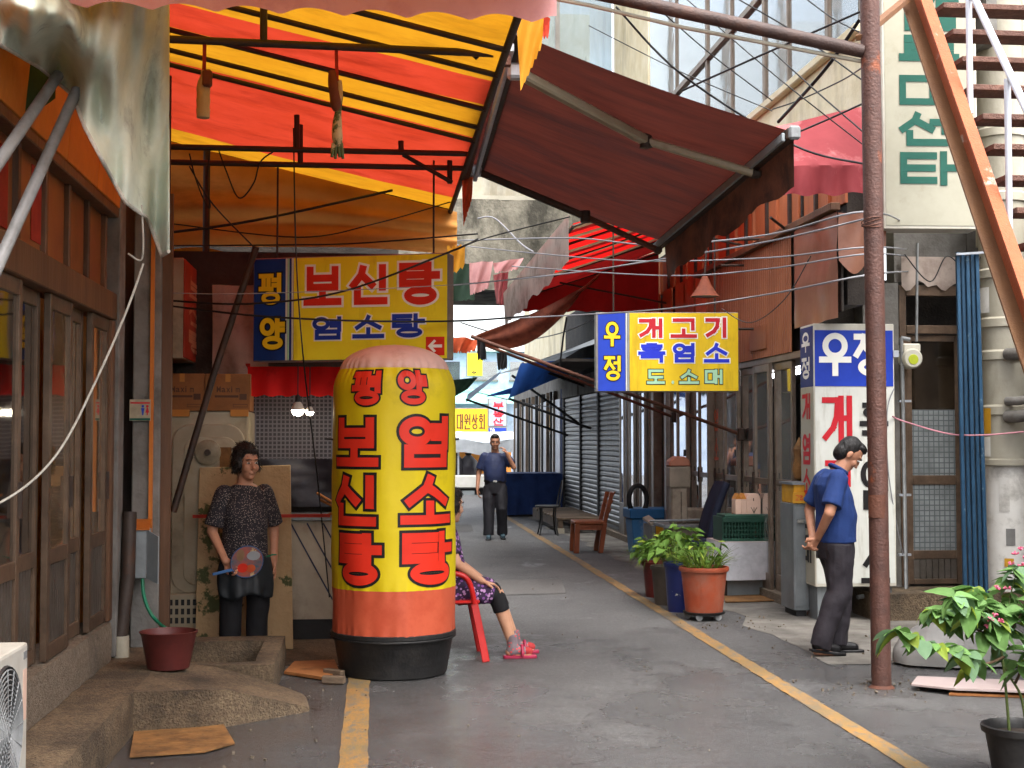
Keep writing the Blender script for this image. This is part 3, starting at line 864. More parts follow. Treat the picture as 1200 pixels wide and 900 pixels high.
    L.new(a, p.inputs['Base Color']); p.inputs['Roughness'].default_value = 0.7
    b = N.new('ShaderNodeBump'); b.inputs['Distance'].default_value = 0.008; b.inputs['Strength'].default_value = 0.6
    L.new(nz(130, 4, 0.7), b.inputs['Height']); L.new(b.outputs[0], p.inputs['Normal'])
    MATS['road_paint'] = m
asphalt()
# ------------------------------------------------------------------ ground
g = MB().grid(60, 100, lambda u, v: V((-60 + 120 * u, -4 + 204 * v, 0)))
struct('ground', g, 'asphalt', origin=(0, 0, 0))
def strip(pts, w):
    mb = MB()
    n = len(pts)
    L_, R_ = [], []
    for i, p in enumerate(pts):
        a = V(pts[max(i - 1, 0)]); b = V(pts[min(i + 1, n - 1)])
        t = (b - a).normalized(); s = V((t.y, -t.x, 0))
        j = random.uniform(-0.006, 0.006)
        L_.append(V(p) - s * (w / 2 + j)); R_.append(V(p) + s * (w / 2 - j))
    mb.add(L_ + R_, [(i, i + n, i + n + 1, i + 1) for i in range(n - 1)])
    return mb
# worn yellow edge lines
y0 = [V((2.69 + 0.006 * (y - 7), y, 0.005)) for y in [3 + 0.12 * k for k in range(235)]]
struct('yellow_line', strip(y0, 0.118), 'road_paint', origin=(0, 0, 0.0))
y1 = [V((-0.11 + 0.004 * y, y, 0.005)) for y in [3 + 0.12 * k for k in range(70)]]
struct('yellow_line', strip(y1, 0.145), 'road_paint', origin=(0, 0, 0.0))
# concrete apron in front of the right-hand shops, ragged edge
rag = [(2.95 + 0.22 * math.sin(y * 1.7) * noise.noise(V((y, 0, 3))) + 0.25 * noise.noise(V((y * 0.7, 4, 0))), y, 0.004) for y in [9.6 + 0.3 * k for k in range(70)]]
ap = MB(); n = len(rag)
ap.add([V((max(2.8, a[0]) + 0.35, a[1], 0.004)) for a in rag] + [V((5.4, a[1], 0.004)) for a in rag], [(i, i + n, i + n + 1, i + 1) for i in range(n - 1)])
struct('pavement', ap, 'pavement_conc', origin=(0, 0, 0))
pt = atZ(600, 690, 0)
struct('asphalt_patch', MB().add([V((1.25, 14.2, 0.005)), V((2.05, 14.3, 0.005)), V((2.2, 15.8, 0.005)), V((1.35, 15.7, 0.005))], [(0, 1, 2, 3)]), 'asphalt_patch', origin=(0, 0, 0))
struct('asphalt_patch', MB().add([V((0.9, 24, 0.005)), V((1.8, 24, 0.005)), V((1.9, 26, 0.005)), V((0.8, 26.2, 0.005))], [(0, 1, 2, 3)]), 'asphalt_patch', origin=(0, 0, 0))

# left raised walk with a spur that ramps down to the lane
pv = MB()
top = [(-1.9, 3.0), (-1.30, 3.0), (-1.30, 5.2), (-1.315, 6.4), (-1.305, 7.72)]
def rough_block(mb, poly, z0, z1, nz=4, amp=0.012):
    # poly: xy + z top per vertex, walls subdivided and roughened
    pts = []
    m = len(poly)
    for i in range(m):
        a, b = V(poly[i]), V(poly[(i + 1) % m])
        k = max(1, int((b - a).length / 0.12))
        for j in range(k): pts.append(a.lerp(b, j / k))
    m = len(pts)
    vs, fs = [], []
    for j in range(nz + 1):
        t = j / nz
        for p in pts:
            q = V((p.x, p.y, z0 + (p.z - z0) * t))
            d = noise.noise(q * 9) * amp + noise.noise(q * 23) * amp * 0.5
            if t == 1: d -= 0.006
            vs.append(q + V((d, d, d * 0.4 if j else 0)))
    for j in range(nz):
        for i in range(m):
            i2 = (i + 1) % m
            fs.append((j * m + i, j * m + i2, (j + 1) * m + i2, (j + 1) * m + i))
    fs.append(tuple(nz * m + i for i in range(m)))
    mb.add(vs, fs)
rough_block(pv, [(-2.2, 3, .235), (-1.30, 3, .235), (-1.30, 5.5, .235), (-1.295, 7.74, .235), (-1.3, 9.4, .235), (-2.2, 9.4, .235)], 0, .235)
struct('pavement', pv, 'concrete_worn_warmlit', smooth=40)
rp = MB()
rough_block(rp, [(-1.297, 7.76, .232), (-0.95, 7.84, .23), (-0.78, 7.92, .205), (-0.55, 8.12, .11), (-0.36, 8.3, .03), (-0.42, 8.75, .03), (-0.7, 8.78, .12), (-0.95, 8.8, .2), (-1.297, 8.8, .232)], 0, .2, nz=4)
struct('pavement_ramp', rp, 'concrete_worn_warmlit', smooth=40)
# low concrete wash trough behind the ramp
tr = thing('wash_trough', 'low square concrete wash trough on the ground at the standing woman\'s feet', 'trough', (-0.95, 9.2, 0))
tb = MB()
rough_block(tb, [(-1.3, 8.82, .20), (-0.60, 8.82, .20), (-0.60, 8.95, .20), (-1.3, 8.95, .20)], 0, .2)
rough_block(tb, [(-0.73, 8.952, .20), (-0.60, 8.952, .20), (-0.60, 9.72, .22), (-0.73, 9.72, .22)], 0, .2)
rough_block(tb, [(-1.3, 9.722, .22), (-0.60, 9.722, .22), (-0.60, 9.95, .22), (-1.3, 9.95, .22)], 0, .2)
tb.build('rim', 'concrete_worn_warmlit', tr, smooth=40)
MB().box((-1.3, 8.9, 0.01), (-0.7, 9.75, 0.05)).build('basin_floor', 'dark_wall', tr)
# raised dirt-dark, warm-tinted slab where the stall stands
struct('pavement', MB().box((-3.4, 9.98, -0.02), (0.0, 11.35, 0.006)), 'concrete_worn_warmlit')

# ------------------------------------------------------------------ left shop with sliding doors
XL = -1.65
ls = thing('shop_building', 'brown timber and glass shopfront along the left edge, sliding doors under orange boards', 'shop', (XL, 7.2, 0.235))
pl = MB()
rough_block(pl, [(-1.86, 3, .475), (-1.62, 3, .475), (-1.62, 8.85, .475), (-1.86, 8.85, .475)], 0.236, .48, nz=3, amp=0.01)
pl.build('plinth', 'concrete', ls, smooth=40)
MB().box((XL - 0.12, 3.0, 2.38), (XL + 0.03, 8.92, 2.55)).build('beam', 'door_wood', ls, bevel=0.006)
MB().box((XL - 0.12, 3.0, 3.04), (XL + 0.035, 8.92, 3.10)).build('rail', 'door_wood', ls, bevel=0.006)
MB().box((XL - 0.10, 8.82, 0.478), (XL + 0.02, 8.93, 2.378)).build('post', 'door_wood', ls, bevel=0.006)
MB().box((XL - 0.11, 8.93, 0.24), (XL + 0.045, 9.12, 3.6)).build('post', 'grey_plaster', ls, bevel=0.006)
bounds = [4.3, 4.9, 5.5, 6.1, 6.68, 7.24, 7.78, 8.3, 8.82]
for i in range(len(bounds) - 1):
    a, b = bounds[i] + 0.004, bounds[i + 1] - 0.004
    x = XL - (0.0 if i % 2 else 0.05)
    f = MB()
    w = 0.058
    f.box((x - 0.035, a, 0.482), (x, a + w, 2.378)); f.box((x - 0.035, b - w, 0.482), (x, b, 2.378))
    f.box((x - 0.034, a + w, 2.30), (x - 0.001, b - w, 2.377)); f.box((x - 0.034, a + w, 0.483), (x - 0.001, b - w, 0.56))
    f.box((x - 0.034, a + w, 0.97), (x - 0.001, b - w, 1.05))
    d = f.build('door', 'door_alu', ls, bevel=0.003)
    MB().box((x - 0.02, a + w, 1.05), (x - 0.015, b - w, 2.30)).build('pane', 'pane_tan' if i in (5, 6, 7) else 'pane_dark', d)
    lo = MB()
    k = int((b - a - 2 * w) / 0.05)
    for q in range(k):
        u = a + w + (b - a - 2 * w) * q / k; u2 = a + w + (b - a - 2 * w) * (q + 1) / k
        lo.box((x - 0.028, u + 0.004, 0.56), (x - 0.016, u2 - 0.004, 0.97))
    lo.box((x - 0.03, a + w, 0.56), (x - 0.027, b - w, 0.97))
    lo.build('lower_panel', 'door_panel', d)
    if i % 2:
        MB().box((x, b - w + 0.02, 1.25), (x + 0.018, b - 0.02, 1.42)).build('handle', 'steel_dark', d)
    MB().box((XL - 0.06, a + 0.03, 2.555), (XL - 0.05, b - 0.03, 3.038)).build('transom_panel', 'transom_film', ls)
    MB().box((XL - 0.08, b - 0.025, 2.552), (XL - 0.022, b + 0.03, 3.04)).build('transom_mullion', 'door_wood', ls, bevel=0.004)
for i, (a, b) in enumerate([(3.0, 4.6), (4.61, 5.6), (5.61, 6.55), (6.56, 7.4), (7.41, 8.2), (8.21, 8.92)]):
    MB().slab([(XL + 0.04, a, 3.102), (XL + 0.04, b, 3.102), (XL + 0.10, b, 3.96), (XL + 0.10, a, 3.96)], (-0.03, 0, 0)).build('fascia_board', 'orange_board', ls, bevel=0.003)
# red peeled posters behind the transom, the room behind the doors
for a, b, c, d in ((5.3, 5.75, 2.62, 2.95), (6.3, 6.55, 2.6, 2.98), (7.0, 7.2, 2.62, 3.0)):
    MB().box((XL - 0.048, a, c), (XL - 0.044, b, d)).build('poster', 'strap_red', ls)
rm = MB()
rm.box((-4.6, 3, 0.3), (-4.5, 9, 3.2)); rm.box((-4.5, 8.95, 0.3), (-1.78, 9.05, 3.2)); rm.box((-4.5, 3, 3.15), (-1.78, 8.95, 3.25)); rm.box((-4.5, 3, 0.3), (-1.87, 8.95, 0.4))
rm.build('room_wall', 'tarp_orange', ls)
MB().box((-2.3, 7.35, 0.48), (-2.28, 8.85, 2.5)).build('curtain', 'board_peeled', ls)
MB().box((-2.6, 6.0, 2.72), (-2.5, 7.2, 2.77)).build('ceiling_light', 'tube_light', ls)
MB().box((-5, 3, 3.97), (XL + 0.02, 9.1, 6.5)).build('upper_wall', 'grey_plaster', ls)
MB().box((-5, -14, 0.0), (XL - .1, 2.98, 3.96)).build('lower_wall', 'door_wood', ls)

# left row further up the lane (kept behind the stall)
lr = thing('left_row_building', 'dark plaster building behind the food stall on the left', 'building', (-1.5, 14, 0))
w = MB(); w.box((-6, 9.2, 0), (-1.95, 11.6, 7.5)); w.box((-6, 12.9, 0), (0.25, 30, 4.6))
w.build('wall', 'dark_wall', lr)
MB().box((-2.0, 12.8, 4.62), (0.35, 30.2, 4.75)).build('roof_edge', 'grey_plaster', lr)
# ------------------------------------------------------------------ left side clutter
def rect(px0, py0, px1, py1, Y):
    a, b = at(px0, py1, Y), at(px1, py0, Y)
    return a.x, a.z, b.x, b.z
# grey pillar with wooden edge batten
t = thing('wall_pillar', 'grey plastered pillar carrying the restroom sign beside the sliding doors', 'pillar', (-1.55, 9.45, 0))
x0, z0, x1, z1 = rect(152, 300, 190, 740, 9.45)
MB().box((x0, 9.45, 0.0), (x1, 9.75, 3.7)).build('shaft', 'grey_plaster', t, bevel=0.008)
MB().box((x1 - 0.07, 9.425, 0.9), (x1 - 0.045, 9.449, 3.2)).build('batten', 'orange_board', t)
MB().box((x1 + 0.002, 9.46, 0.2), (x1 + 0.07, 9.5, 3.3)).build('batten', 'door_wood', t)
# restroom sign
x0, z0, x1, z1 = rect(151, 468, 176, 493, 9.40)
t = thing('restroom_sign', 'small white restroom sign with red and blue figures on the grey pillar', 'sign', (x0, 9.42, z0))
W_, H_ = x1 - x0, z1 - z0
MB().box((0, 0, 0), (W_, 0.006, H_)).build('plate', 'appliance_beige', t, local=True)
MB().box((0.005, -0.002, H_ * 0.80), (W_ - 0.005, 0, H_ * 0.87)).build('stripe', 'let_crimson', t, local=True)
MB().box((0.002, -0.002, 0.003), (W_ - 0.002, 0, H_ * 0.12)).build('stripe', 'let_green', t, local=True)
for i, ch in enumerate('화장실'):
    letter(ch, 0.008 + i * 0.022, H_ * 0.34, 0.027 + i * 0.022, H_ * 0.62, -0.002, 'let_black', t, bold=0.02)
for cx, mt in ((0.088, 'let_blue2'), (0.118, 'let_crimson')):
    f = MB(); f.ell((cx, -0.001, H_ * 0.68), (0.009, 0.002, 0.009), 10, 6)
    if mt == 'let_blue2': f.add([(cx - .012, -.002, H_ * .6), (cx + .012, -.002, H_ * .6), (cx + .004, -.002, H_ * .26), (cx - .004, -.002, H_ * .26)], [(0, 1, 2, 3)])
    else: f.add([(cx - .004, -.002, H_ * .61), (cx + .004, -.002, H_ * .61), (cx + .013, -.002, H_ * .38), (cx + .004, -.002, H_ * .38), (cx + .004, -.002, H_ * .26), (cx - .004, -.002, H_ * .26), (cx - .004, -.002, H_ * .38), (cx - .013, -.002, H_ * .38)], [tuple(range(8))])
    f.build('figure', mt, t, local=True)
# junction box with its door ajar, green hose below
x0, z0, x1, z1 = rect(150, 621, 172, 678, 9.2)
t = thing('utility_box', 'grey steel utility box with its door ajar beside the downpipe', 'box', ((x0 + x1) / 2, 9.2, z0))
MB().box((x0, 9.2, z0), (x1, 9.40, z1)).build('case', 'grey_paint', t, bevel=0.004)
MB().slab([(x0 - .01, 9.18, z1), (x1 + .02, 9.18, z1), (x1 + .0, 9.42, z1 + .05), (x0, 9.42, z1 + .05)], (0, 0, .01)).build('lid', 'orange_board', t)
MB().slab([(x1 + .002, 9.2, z0), (x1 + .085, 9.12, z0 - .03), (x1 + .085, 9.12, z1 - .04), (x1 + .002, 9.2, z1)], (0.006, 0.006, 0)).build('door', 'grey_paint', t)
hs = MB().tube(spline([at(167, 678, 9.22), at(168, 695, 9.2), at(173, 712, 9.2), at(182, 726, 9.2), at(196, 737, 9.4), at(215, 742, 9.7)]), 0.012, 8)
tag(hs.build('garden_hose', 'hose_green', smooth=60), 'green rubber hose dangling below the grey utility box', 'hose')
# downpipe at the corner
t = thing('drain_pipe', 'dark downpipe with a cream sleeve at the foot of the sliding-door wall', 'pipe', (-1.58, 9.0, 0.235))
MB().tube([at(152, 600, 9.1), at(150, 675, 9.05), at(141, 748, 9.0)], 0.045, 14).build('pipe', 'steel_dark', t, smooth=50)
MB().tube([at(142, 745, 9.0), at(142, 782, 9.0)], 0.05, 14).build('sleeve', 'drain_cream', t, smooth=50)
# bucket
b0 = atZ(194, 786, 0.236)
t = thing('bucket', 'maroon plastic bucket on the raised walk by the downpipe', 'bucket', (b0.x, b0.y + 0.12, 0.236))
MB().lathe([(0.001, 0.005), (0.125, 0.0), (0.165, 0.20), (0.172, 0.21), (0.176, 0.22), (0.165, 0.222), (0.155, 0.20), (0.118, 0.02), (0.001, 0.02)], 28).build('body', 'bucket_maroon', t, local=True, smooth=40)
MB().tube([V((0.17 * math.cos(a), 0.17 * math.sin(a), 0.215 - 0.05 * math.sin(a))) for a in [math.pi * k / 12 for k in range(13)]], 0.004, 6).build('handle', 'steel_dark', t, local=True)
# tall beige appliance (an old kimchi fridge / washer standing on end)
Ya = 10.95
x0, z0, x1, z1 = rect(186, 482, 292, 722, Ya)
t = thing('appliance_cabinet', 'tall beige appliance with a round dial standing behind the woman in black', 'appliance', ((x0 + x1) / 2, Ya + 0.3, 0))
MB().box((x0, Ya, 0.14), (x1, Ya + 0.55, z1)).build('body', 'appliance_beige', t, bevel=0.02, seg=2)
def rrect(cx, cz, w, h, r, y, n=6):
    pts = []
    for sx, sz, a0 in ((1, 1, 0), (-1, 1, 90), (-1, -1, 180), (1, -1, 270)):
        for k in range(n + 1):
            a = R(a0 + 90 * k / n)
            pts.append(V((cx + sx * (w / 2 - r) + r * math.cos(a), y, cz + sz * (h / 2 - r) + r * math.sin(a))))
    return pts
cx = (x0 + x1) / 2
MB().slab(rrect(cx + .03, 1.08, (x1 - x0) * .82, 1.32, .14, Ya - 0.022), (0, .03, 0)).build('door_panel', 'appliance_beige', t, bevel=0.012, seg=2)
MB().slab(rrect(cx + .05, 1.06, (x1 - x0) * .6, 1.16, .10, Ya - 0.036), (0, .02, 0)).build('inner_panel', 'appliance_beige', t, bevel=0.01, seg=2)
d = MB().lathe([(.001, -0.05), (.085, -0.05), (.1, -.04), (.1, 0)], 24, (cx + .03, Ya - 0.03, 1.52), 'Y').build('dial', 'appliance_beige', t, smooth=40)
MB().lathe([(.001, -0.075), (.022, -0.075), (.026, -.05)], 14, (cx + .03, Ya - 0.03, 1.52), 'Y').build('knob', 'steel_dark', d, smooth=40)
MB().box((cx + .12, Ya - 0.041, 1.40), (cx + .21, Ya - 0.037, 1.56)).build('paper_label', 'cardboard', t)
MB().box((cx - .34, Ya - 0.05, .14), (cx + .1, Ya - 0.002, .42)).build('grille_box', 'appliance_beige', t, bevel=0.008)
for r_ in range(3):
    for k in range(8):
        MB().box((cx - .30 + k * .045, Ya - 0.054, .19 + r_ * .07), (cx - .275 + k * .045, Ya - 0.051, .235 + r_ * .07)).build('vent_slot', 'fan_dark', t)
MB().box((x0 + .05, Ya + .05, 0.0), (x1 - .05, Ya + .5, .139)).build('base', 'fan_dark', t)
# strips under the cartons, the two coffee cartons
for k, (pa, pb) in enumerate(((201, 222), (270, 291))):
    a0, c0, a1, c1 = rect(pa, 480, pb, 488, Ya - .02)
    MB().box((a0, Ya - .025, c0), (a1, Ya + .02, c1)).build('hinge', 'box_tan', t)
xm = at(240, 460, Ya).x
zb = z1 + 0.002
for k, (a, b, lab) in enumerate(((x0 - .01, xm - .002, 'brown coffee carton on top of the appliance, left of the pair'), (xm + .002, x1 + .01, 'brown coffee carton on top of the appliance, right of the pair'))):
    c = thing('coffee_carton', lab, 'carton', (a, Ya - .02, zb), 0, 'coffee cartons on the appliance')
    w = b - a; h = at(240, 438, Ya).z - zb
    MB().box((0, 0, 0), (w, .32, h)).build('box', 'cardboard_box', c, local=True, bevel=0.004)
    for i, ch in enumerate('Maxim'):
        xx = w * .26 + i * w * .105
        letter(ch, xx, h * .50, xx + w * (.09 if ch != 'i' else .03), h * (.66 if ch in 'Mi' else .62), -0.002, 'let_brown', c)
    MB().box((w * .22, -.002, h * .36), (w * .74, -.0005, h * .42)).build('print_bar', 'let_brown', c, local=True)
    MB().box((w * .76, -.002, h * .30), (w * .92, -.0005, h * .46)).build('print_barcode', 'let_brown', c, local=True)
    for e in ((.62, .10, .94, .115), (.62, .17, .94, .185), (.62, .10, .63, .185), (.93, .10, .94, .185)):
        MB().box((w * e[0], -.002, h * e[1]), (w * e[2], -.0005, h * e[3])).build('print_line', 'let_brown', c, local=True)
    MB().box((w * .5 - .02, .02, h), (w * .5 + .02, .3, h + .001)).build('tape', 'box_tan', c, local=True)
    MB().box((w * .45, -.003, h * .78), (w * .56, -.0005, h)).build('tape', 'box_tan', c, local=True)
# red box sign along the left side, seen edge-on
n0 = at(216, 302, 10.9); n1 = at(216, 420, 10.9)
Xs = n0.x
t = thing('red_sign', 'faded red box sign hung edge-on above the coffee cartons', 'sign', (Xs, 12.3, n1.z))
MB().box((Xs - .22, 10.9, n1.z), (Xs - .004, 13.9, n0.z)).build('case', 'appliance_beige', t, bevel=0.006)
MB().box((Xs - .003, 10.9, n1.z + .01), (Xs + .006, 13.9, n0.z - .01)).build('face', 'sign_red', t)
def on_x(ch, ya, za, yb, zb):
    vs, fs = flat_glyph(ch, yb - ya, zb - za)
    MB().add([(Xs + .009 + .0001 * v[2], ya + v[0], za + v[1]) for v in vs], fs).build('letter', 'let_pale', t, recalc=False)
for col, word in ((0, '보신탕'), (1, '염소탕')):
    for i, ch in enumerate(word):
        zt = n0.z - .1 - i * .22
        on_x(ch, 11.15 + col * 1.0, zt - .18, 11.95 + col * 1.0, zt)
# pale plastic sheet and pipes behind
a0, c0, a1, c1 = rect(262, 348, 300, 438, 11.4)
pm = MB().grid(8, 8, lambda u, v: V((a0 - .1 + (a1 - a0 + .2) * u, 11.45 + .03 * math.sin(u * 9 + v * 4), c0 + (c1 - c0 + .1) * v)))
tag(pm.build('plastic_sheet', 'cloth_dirtywhite', smooth=80), 'pale plastic sheet hanging between the red sign and the yellow sign', 'sheet')
# leaning pipe prop
tag(MB().tube([at(203, 600, 10.2), at(250, 440, 10.35), at(300, 290, 10.5)], 0.026, 10).build('prop_pole', 'steel_dark', smooth=60), 'dark steel prop leaning up from the appliance to the yellow sign', 'pole')
# peeled board behind the woman
x0, z0, x1, z1 = rect(231, 548, 346, 752, 10.85)
t = thing('peeling_board', 'cream painted board with peeling green patches leaning behind the woman', 'board', ((x0 + x1) / 2, 10.8, 0))
MB().slab([(x0, 10.72, 0.008), (x1, 10.70, 0.008), (x1 - .04, 10.88, z1 + .02), (x0 + .0, 10.88, z1)], (0, .03, 0)).build('panel', 'board_peeled', t, bevel=0.004)
MB().box((x0 - .02, 10.665, 1.02), (x1 + .28, 10.69, 1.045)).build('string', 'strap_red', t)
# stall: silver sheet with blue marking lines, dark counter, net screen, black sheet
st = thing('food_stall', 'dark food stall front with net screen and silver sheet behind the inflatable sign', 'stall', (-0.5, 11.2, 0))
x0, z0, x1, z1 = rect(343, 610, 402, 726, 11.2)
MB().box((x0 - .05, 11.2, z0), (x1 + .55, 11.23, z1)).build('silver_sheet', 'sheet_silver', st)
for k in range(7):
    xa = x0 - .02 + k * .13
    zt = z1 - .02; ln = .62
    pa, pb = V((xa, 11.197, zt)), V((min(xa + .34, x1 + .5), 11.197, zt - ln))
    MB().bar(pa, pb, .012, .002, up=(0, 1, 0)).build('blue_mark', 'blue_line', st)
MB().box((x0 - .06, 11.17, z1 + .001), (x1 + .6, 11.6, z1 + .05)).build('counter_edge', 'steel_grey', st, bevel=.005)
MB().box((x0 - .06, 11.235, 0.0), (x1 + .6, 11.9, z0)).build('base', 'fan_dark', st)
nx0, nz0, nx1, nz1 = rect(293, 455, 402, 545, 11.5)
MB().box((nx0, 11.5, nz0), (nx1 + .5, 11.51, nz1 + .1)).build('net_screen', 'net_screen', st)
MB().grid(20, 12, lambda u, v: V((nx0 + (nx1 - nx0 + .5) * u, 11.46 + .03 * math.sin(u * 14 + v * 3) + .02 * noise.noise(V((u * 9, v * 9, 0))), z1 + .1 + (nz0 - z1 - .05) * v))).build('black_sheet', 'black_sheet', st, smooth=80)
MB().box((-2.3, 11.62, 0), (.3, 11.7, 3.2)).build('back_wall', 'dark_wall', st)
MB().box((nx0 - .05, 11.44, 0.0), (nx0 + .0, 11.5, nz1 + .2)).build('post', 'strap_red', st)
for k, (pa, pb) in enumerate((((372, 578), (392, 590)), ((376, 586), (392, 594)), ((374, 608), (392, 600)))):
    tag(MB().tube([at(pa[0], pa[1], 11.25), at(pb[0], pb[1], 11.1)], .012, 8).build('wooden_stick', 'wood_plank', smooth=60), ['upper wooden stick on the stall counter by the inflatable sign', 'middle wooden stick on the stall counter by the inflatable sign', 'lowest wooden stick on the stall counter by the inflatable sign'][k], 'stick')
# plain red valance under the big sign (its print is not legible)
vx0, vz0, vx1, vz1 = rect(290, 430, 395, 462, 11.0)
tag(MB().grid(30, 4, lambda u, v: V((vx0 + (vx1 - vx0 + .3) * u, 11.0 + .02 * math.sin(u * 30), vz1 - (vz1 - vz0) * v - (.02 * abs(math.sin(u * 25)) if v == 1 else 0)))).build('red_valance', 'awning_red', smooth=80), 'red cloth valance hanging below the big yellow sign with the navy end', 'valance')
# bare bulbs
for k, (px, py, lab) in enumerate(((349, 478, 'lit white bulb hanging under the red valance, left and larger of two'), (363, 481, 'lit bulb hanging under the red valance, right and smaller of two'))):
    c = at(px, py, 10.9); r_ = .052 if k == 0 else .034
    t = thing('light_bulb', lab, 'bulb', (c.x, c.y, c.z), 0, 'bulbs under the red valance')
    MB().lathe([(.001, -r_ * 1.25), (r_ * .55, -r_ * 1.1), (r_ * .85, -r_ * .75), (r_ * .95, -r_ * .35)], 18).build('bulb_globe', 'bulb', t, local=True, smooth=60)
    MB().lathe([(r_ * .96, -r_ * .34), (r_ * .95, 0), (r_ * .6, r_ * .7), (r_ * .38, r_ * .9)], 18).build('shade_cap', 'plastic_white', t, local=True, smooth=60)
    MB().lathe([(r_ * .4, r_ * .9), (r_ * .42, r_ * 1.7), (r_ * .2, r_ * 2.0), (.004, r_ * 2.1), (.004, .35)], 12).build('socket', 'fan_dark', t, local=True, smooth=60)

# ------------------------------------------------------------------ box signs
def box_sign(name, label, pl, pr, py_top, py_bot, Yl, Yr, depth=.16, case='frame_alu'):
    """front face from (pl) to (pr) photo columns at depths Yl, Yr; returns the thing, width, height"""
    a = at(pl, py_bot, Yl); b = at(pr, py_bot, Yr)
    top = at(pl, py_top, Yl)
    dx = b - a; w = math.hypot(dx.x, dx.y); rz = math.atan2(dx.y, dx.x)
    h = top.z - a.z
    t = thing(name, label, 'sign', (a.x, a.y, a.z), rz)
    MB().box((0, .004, 0), (w, depth, h)).build('case', case, t, local=True, bevel=.006)
    return t, w, h
def face(t, x0, z0, x1, z1, m, y=0.0, name='panel'):
    return MB().box((x0, y, z0), (x1, y + .004, z1)).build(name, m, t, local=True)
# 평양 sign
S, w, h = box_sign('hanging_sign', 'big yellow box sign with navy left end hanging above the inflatable', 296, 525, 303, 424, 10.75, 10.25)
u = lambda px: (px - 296) / 229 * w
def vv(px, py):   # photo row to sign height, edges lean slightly
    f = (px - 296) / 229
    t_, b_ = 303 - 6 * f, 425 - 5 * f
    return h * (b_ - py) / (b_ - t_)
face(S, .008, .008, u(335), h - .008, 'sign_navy', -.001)
face(S, u(345), .008, w - .008, h - .008, 'sign_yellow', -.001)
for k in range(4):
    face(S, u(335.4 + k * 2.4), .008, u(337.2 + k * 2.4), h - .008, ('sign_white', 'let_mint', 'sign_navy', 'sign_white')[k], -.003, 'trim')
def LT(S, ch, a, b, c, d, m, **k): letter(ch, u(a), vv(a, d), u(c), vv(c, b), -.006, m, S, **k)
LT(S, '평', 303, 320, 331, 358, 'let_yellow', out='let_black')
LT(S, '양', 304, 372, 335, 411, 'let_yellow', out='let_black')
for ch, a, b, c, d in (('보', 357, 312, 402, 359), ('신', 412, 310, 458, 358), ('탕', 469, 307, 516, 358)):
    LT(S, ch, a, b, c, d, 'let_red', out='let_white')
for ch, a, b, c, d in (('염', 367, 371, 403, 399), ('소', 415, 369, 452, 397), ('탕', 461, 367, 499, 396)):
    LT(S, ch, a, b, c, d, 'let_blue2', out='let_white')
fa = face(S, u(500), vv(500, 416), u(521), vv(521, 394), 'let_red', -.005, 'arrow_panel')
ax, az, as_ = u(510.5), vv(510, 405), (u(521) - u(500))
MB().add([(ax - .40 * as_, -.007, az), (ax - .05 * as_, -.007, az + .34 * as_), (ax + .06 * as_, -.007, az + .26 * as_), (ax - .12 * as_, -.007, az + .08 * as_), (ax + .38 * as_, -.007, az + .08 * as_), (ax + .38 * as_, -.007, az - .08 * as_), (ax - .12 * as_, -.007, az - .08 * as_), (ax + .06 * as_, -.007, az - .26 * as_), (ax - .05 * as_, -.007, az - .34 * as_)], [(0, 3, 1), (1, 3, 2), (0, 6, 3), (3, 6, 4), (4, 6, 5), (0, 8, 6), (6, 8, 7)]).build('arrow', 'let_white', fa, local=True)
for px in (320, 505):
    MB().tube([V((u(px), .08, h)), V((u(px), .08, h + .75))], .008, 6).build('hanger_rod', 'steel_dark', S, local=True)

# ------------------------------------------------------------------ inflatable advertising column
YB = 9.62
c0 = at(461, 790, YB)
t = thing('inflatable_sign', 'yellow inflatable advertising column with red Korean letters standing in a black tub', 'inflatable', (c0.x, YB, 0))
RB = .425
zseam = at(460, 431, YB - .3).z; zred = at(460, 693, YB - .4).z; ztub = .30; ztop = at(460, 404, YB).z
def prof(z):
    if z >= zseam: 
        f = (z - zseam) / (ztop - zseam)
        return (RB - .05) * math.sqrt(max(0, 1 - f ** 2.0))
    f = (z - ztub) / (zseam - ztub)
    r = RB + .006 * math.sin(f * 3.1)
    if zseam - z < .15: r -= .05 * (1 - (zseam - z) / .15) ** 2
    return r
def surf(a, z):
    e = math.exp(-abs(z - zseam) / .05) + .6 * math.exp(-abs(z - zred) / .03) + .7 * math.exp(-(z - ztub) / .04)
    return prof(z) + .0065 * e * math.sin(a * 34 + 3 * math.sin(a * 5)) + .003 * math.sin(a * 9 + z * 4) + .008 * noise.noise(V((math.cos(a) * 3, math.sin(a) * 3, z * 3)))
def skin(name, za, zb, m, n=28):
    def fn(uu, v):
        a = uu * 2 * math.pi; z = za + (zb - za) * v; r = surf(a, z)
        return V((r * math.cos(a), r * math.sin(a), z))
    return MB().grid(200, n, fn).build(name, m, t, local=True, smooth=70)
skin('yellow_skin', zred, zseam, 'balloon_yellow', 40)
skin('red_band', ztub, zred, 'balloon_red', 10)
skin('pink_dome', zseam, ztop, 'balloon_pink', 16)
fwd = V((CAM_LOC.x - c0.x, CAM_LOC.y - YB, 0)).normalized()
side = V((-fwd.y, fwd.x, 0))    # to the photo's right
zz = lambda py: at(460, py, YB - RB).z
sc_ = 1600.0 / ((V((c0.x, YB, 0)) - CAM_LOC).length - .3)
def bend(co):
    an = co.x / RB
    d_ = fwd * math.cos(an) + side * math.sin(an)
    r = surf(math.atan2(d_.y, d_.x) % (2 * math.pi), co.z) + .005 - co.y
    return fwd * (r * math.cos(an)) + side * (r * math.sin(an)) + V((0, 0, co.z))
def arc(px): return RB * math.asin(max(-.98, min(.98, (px - 460) / 70.5)))
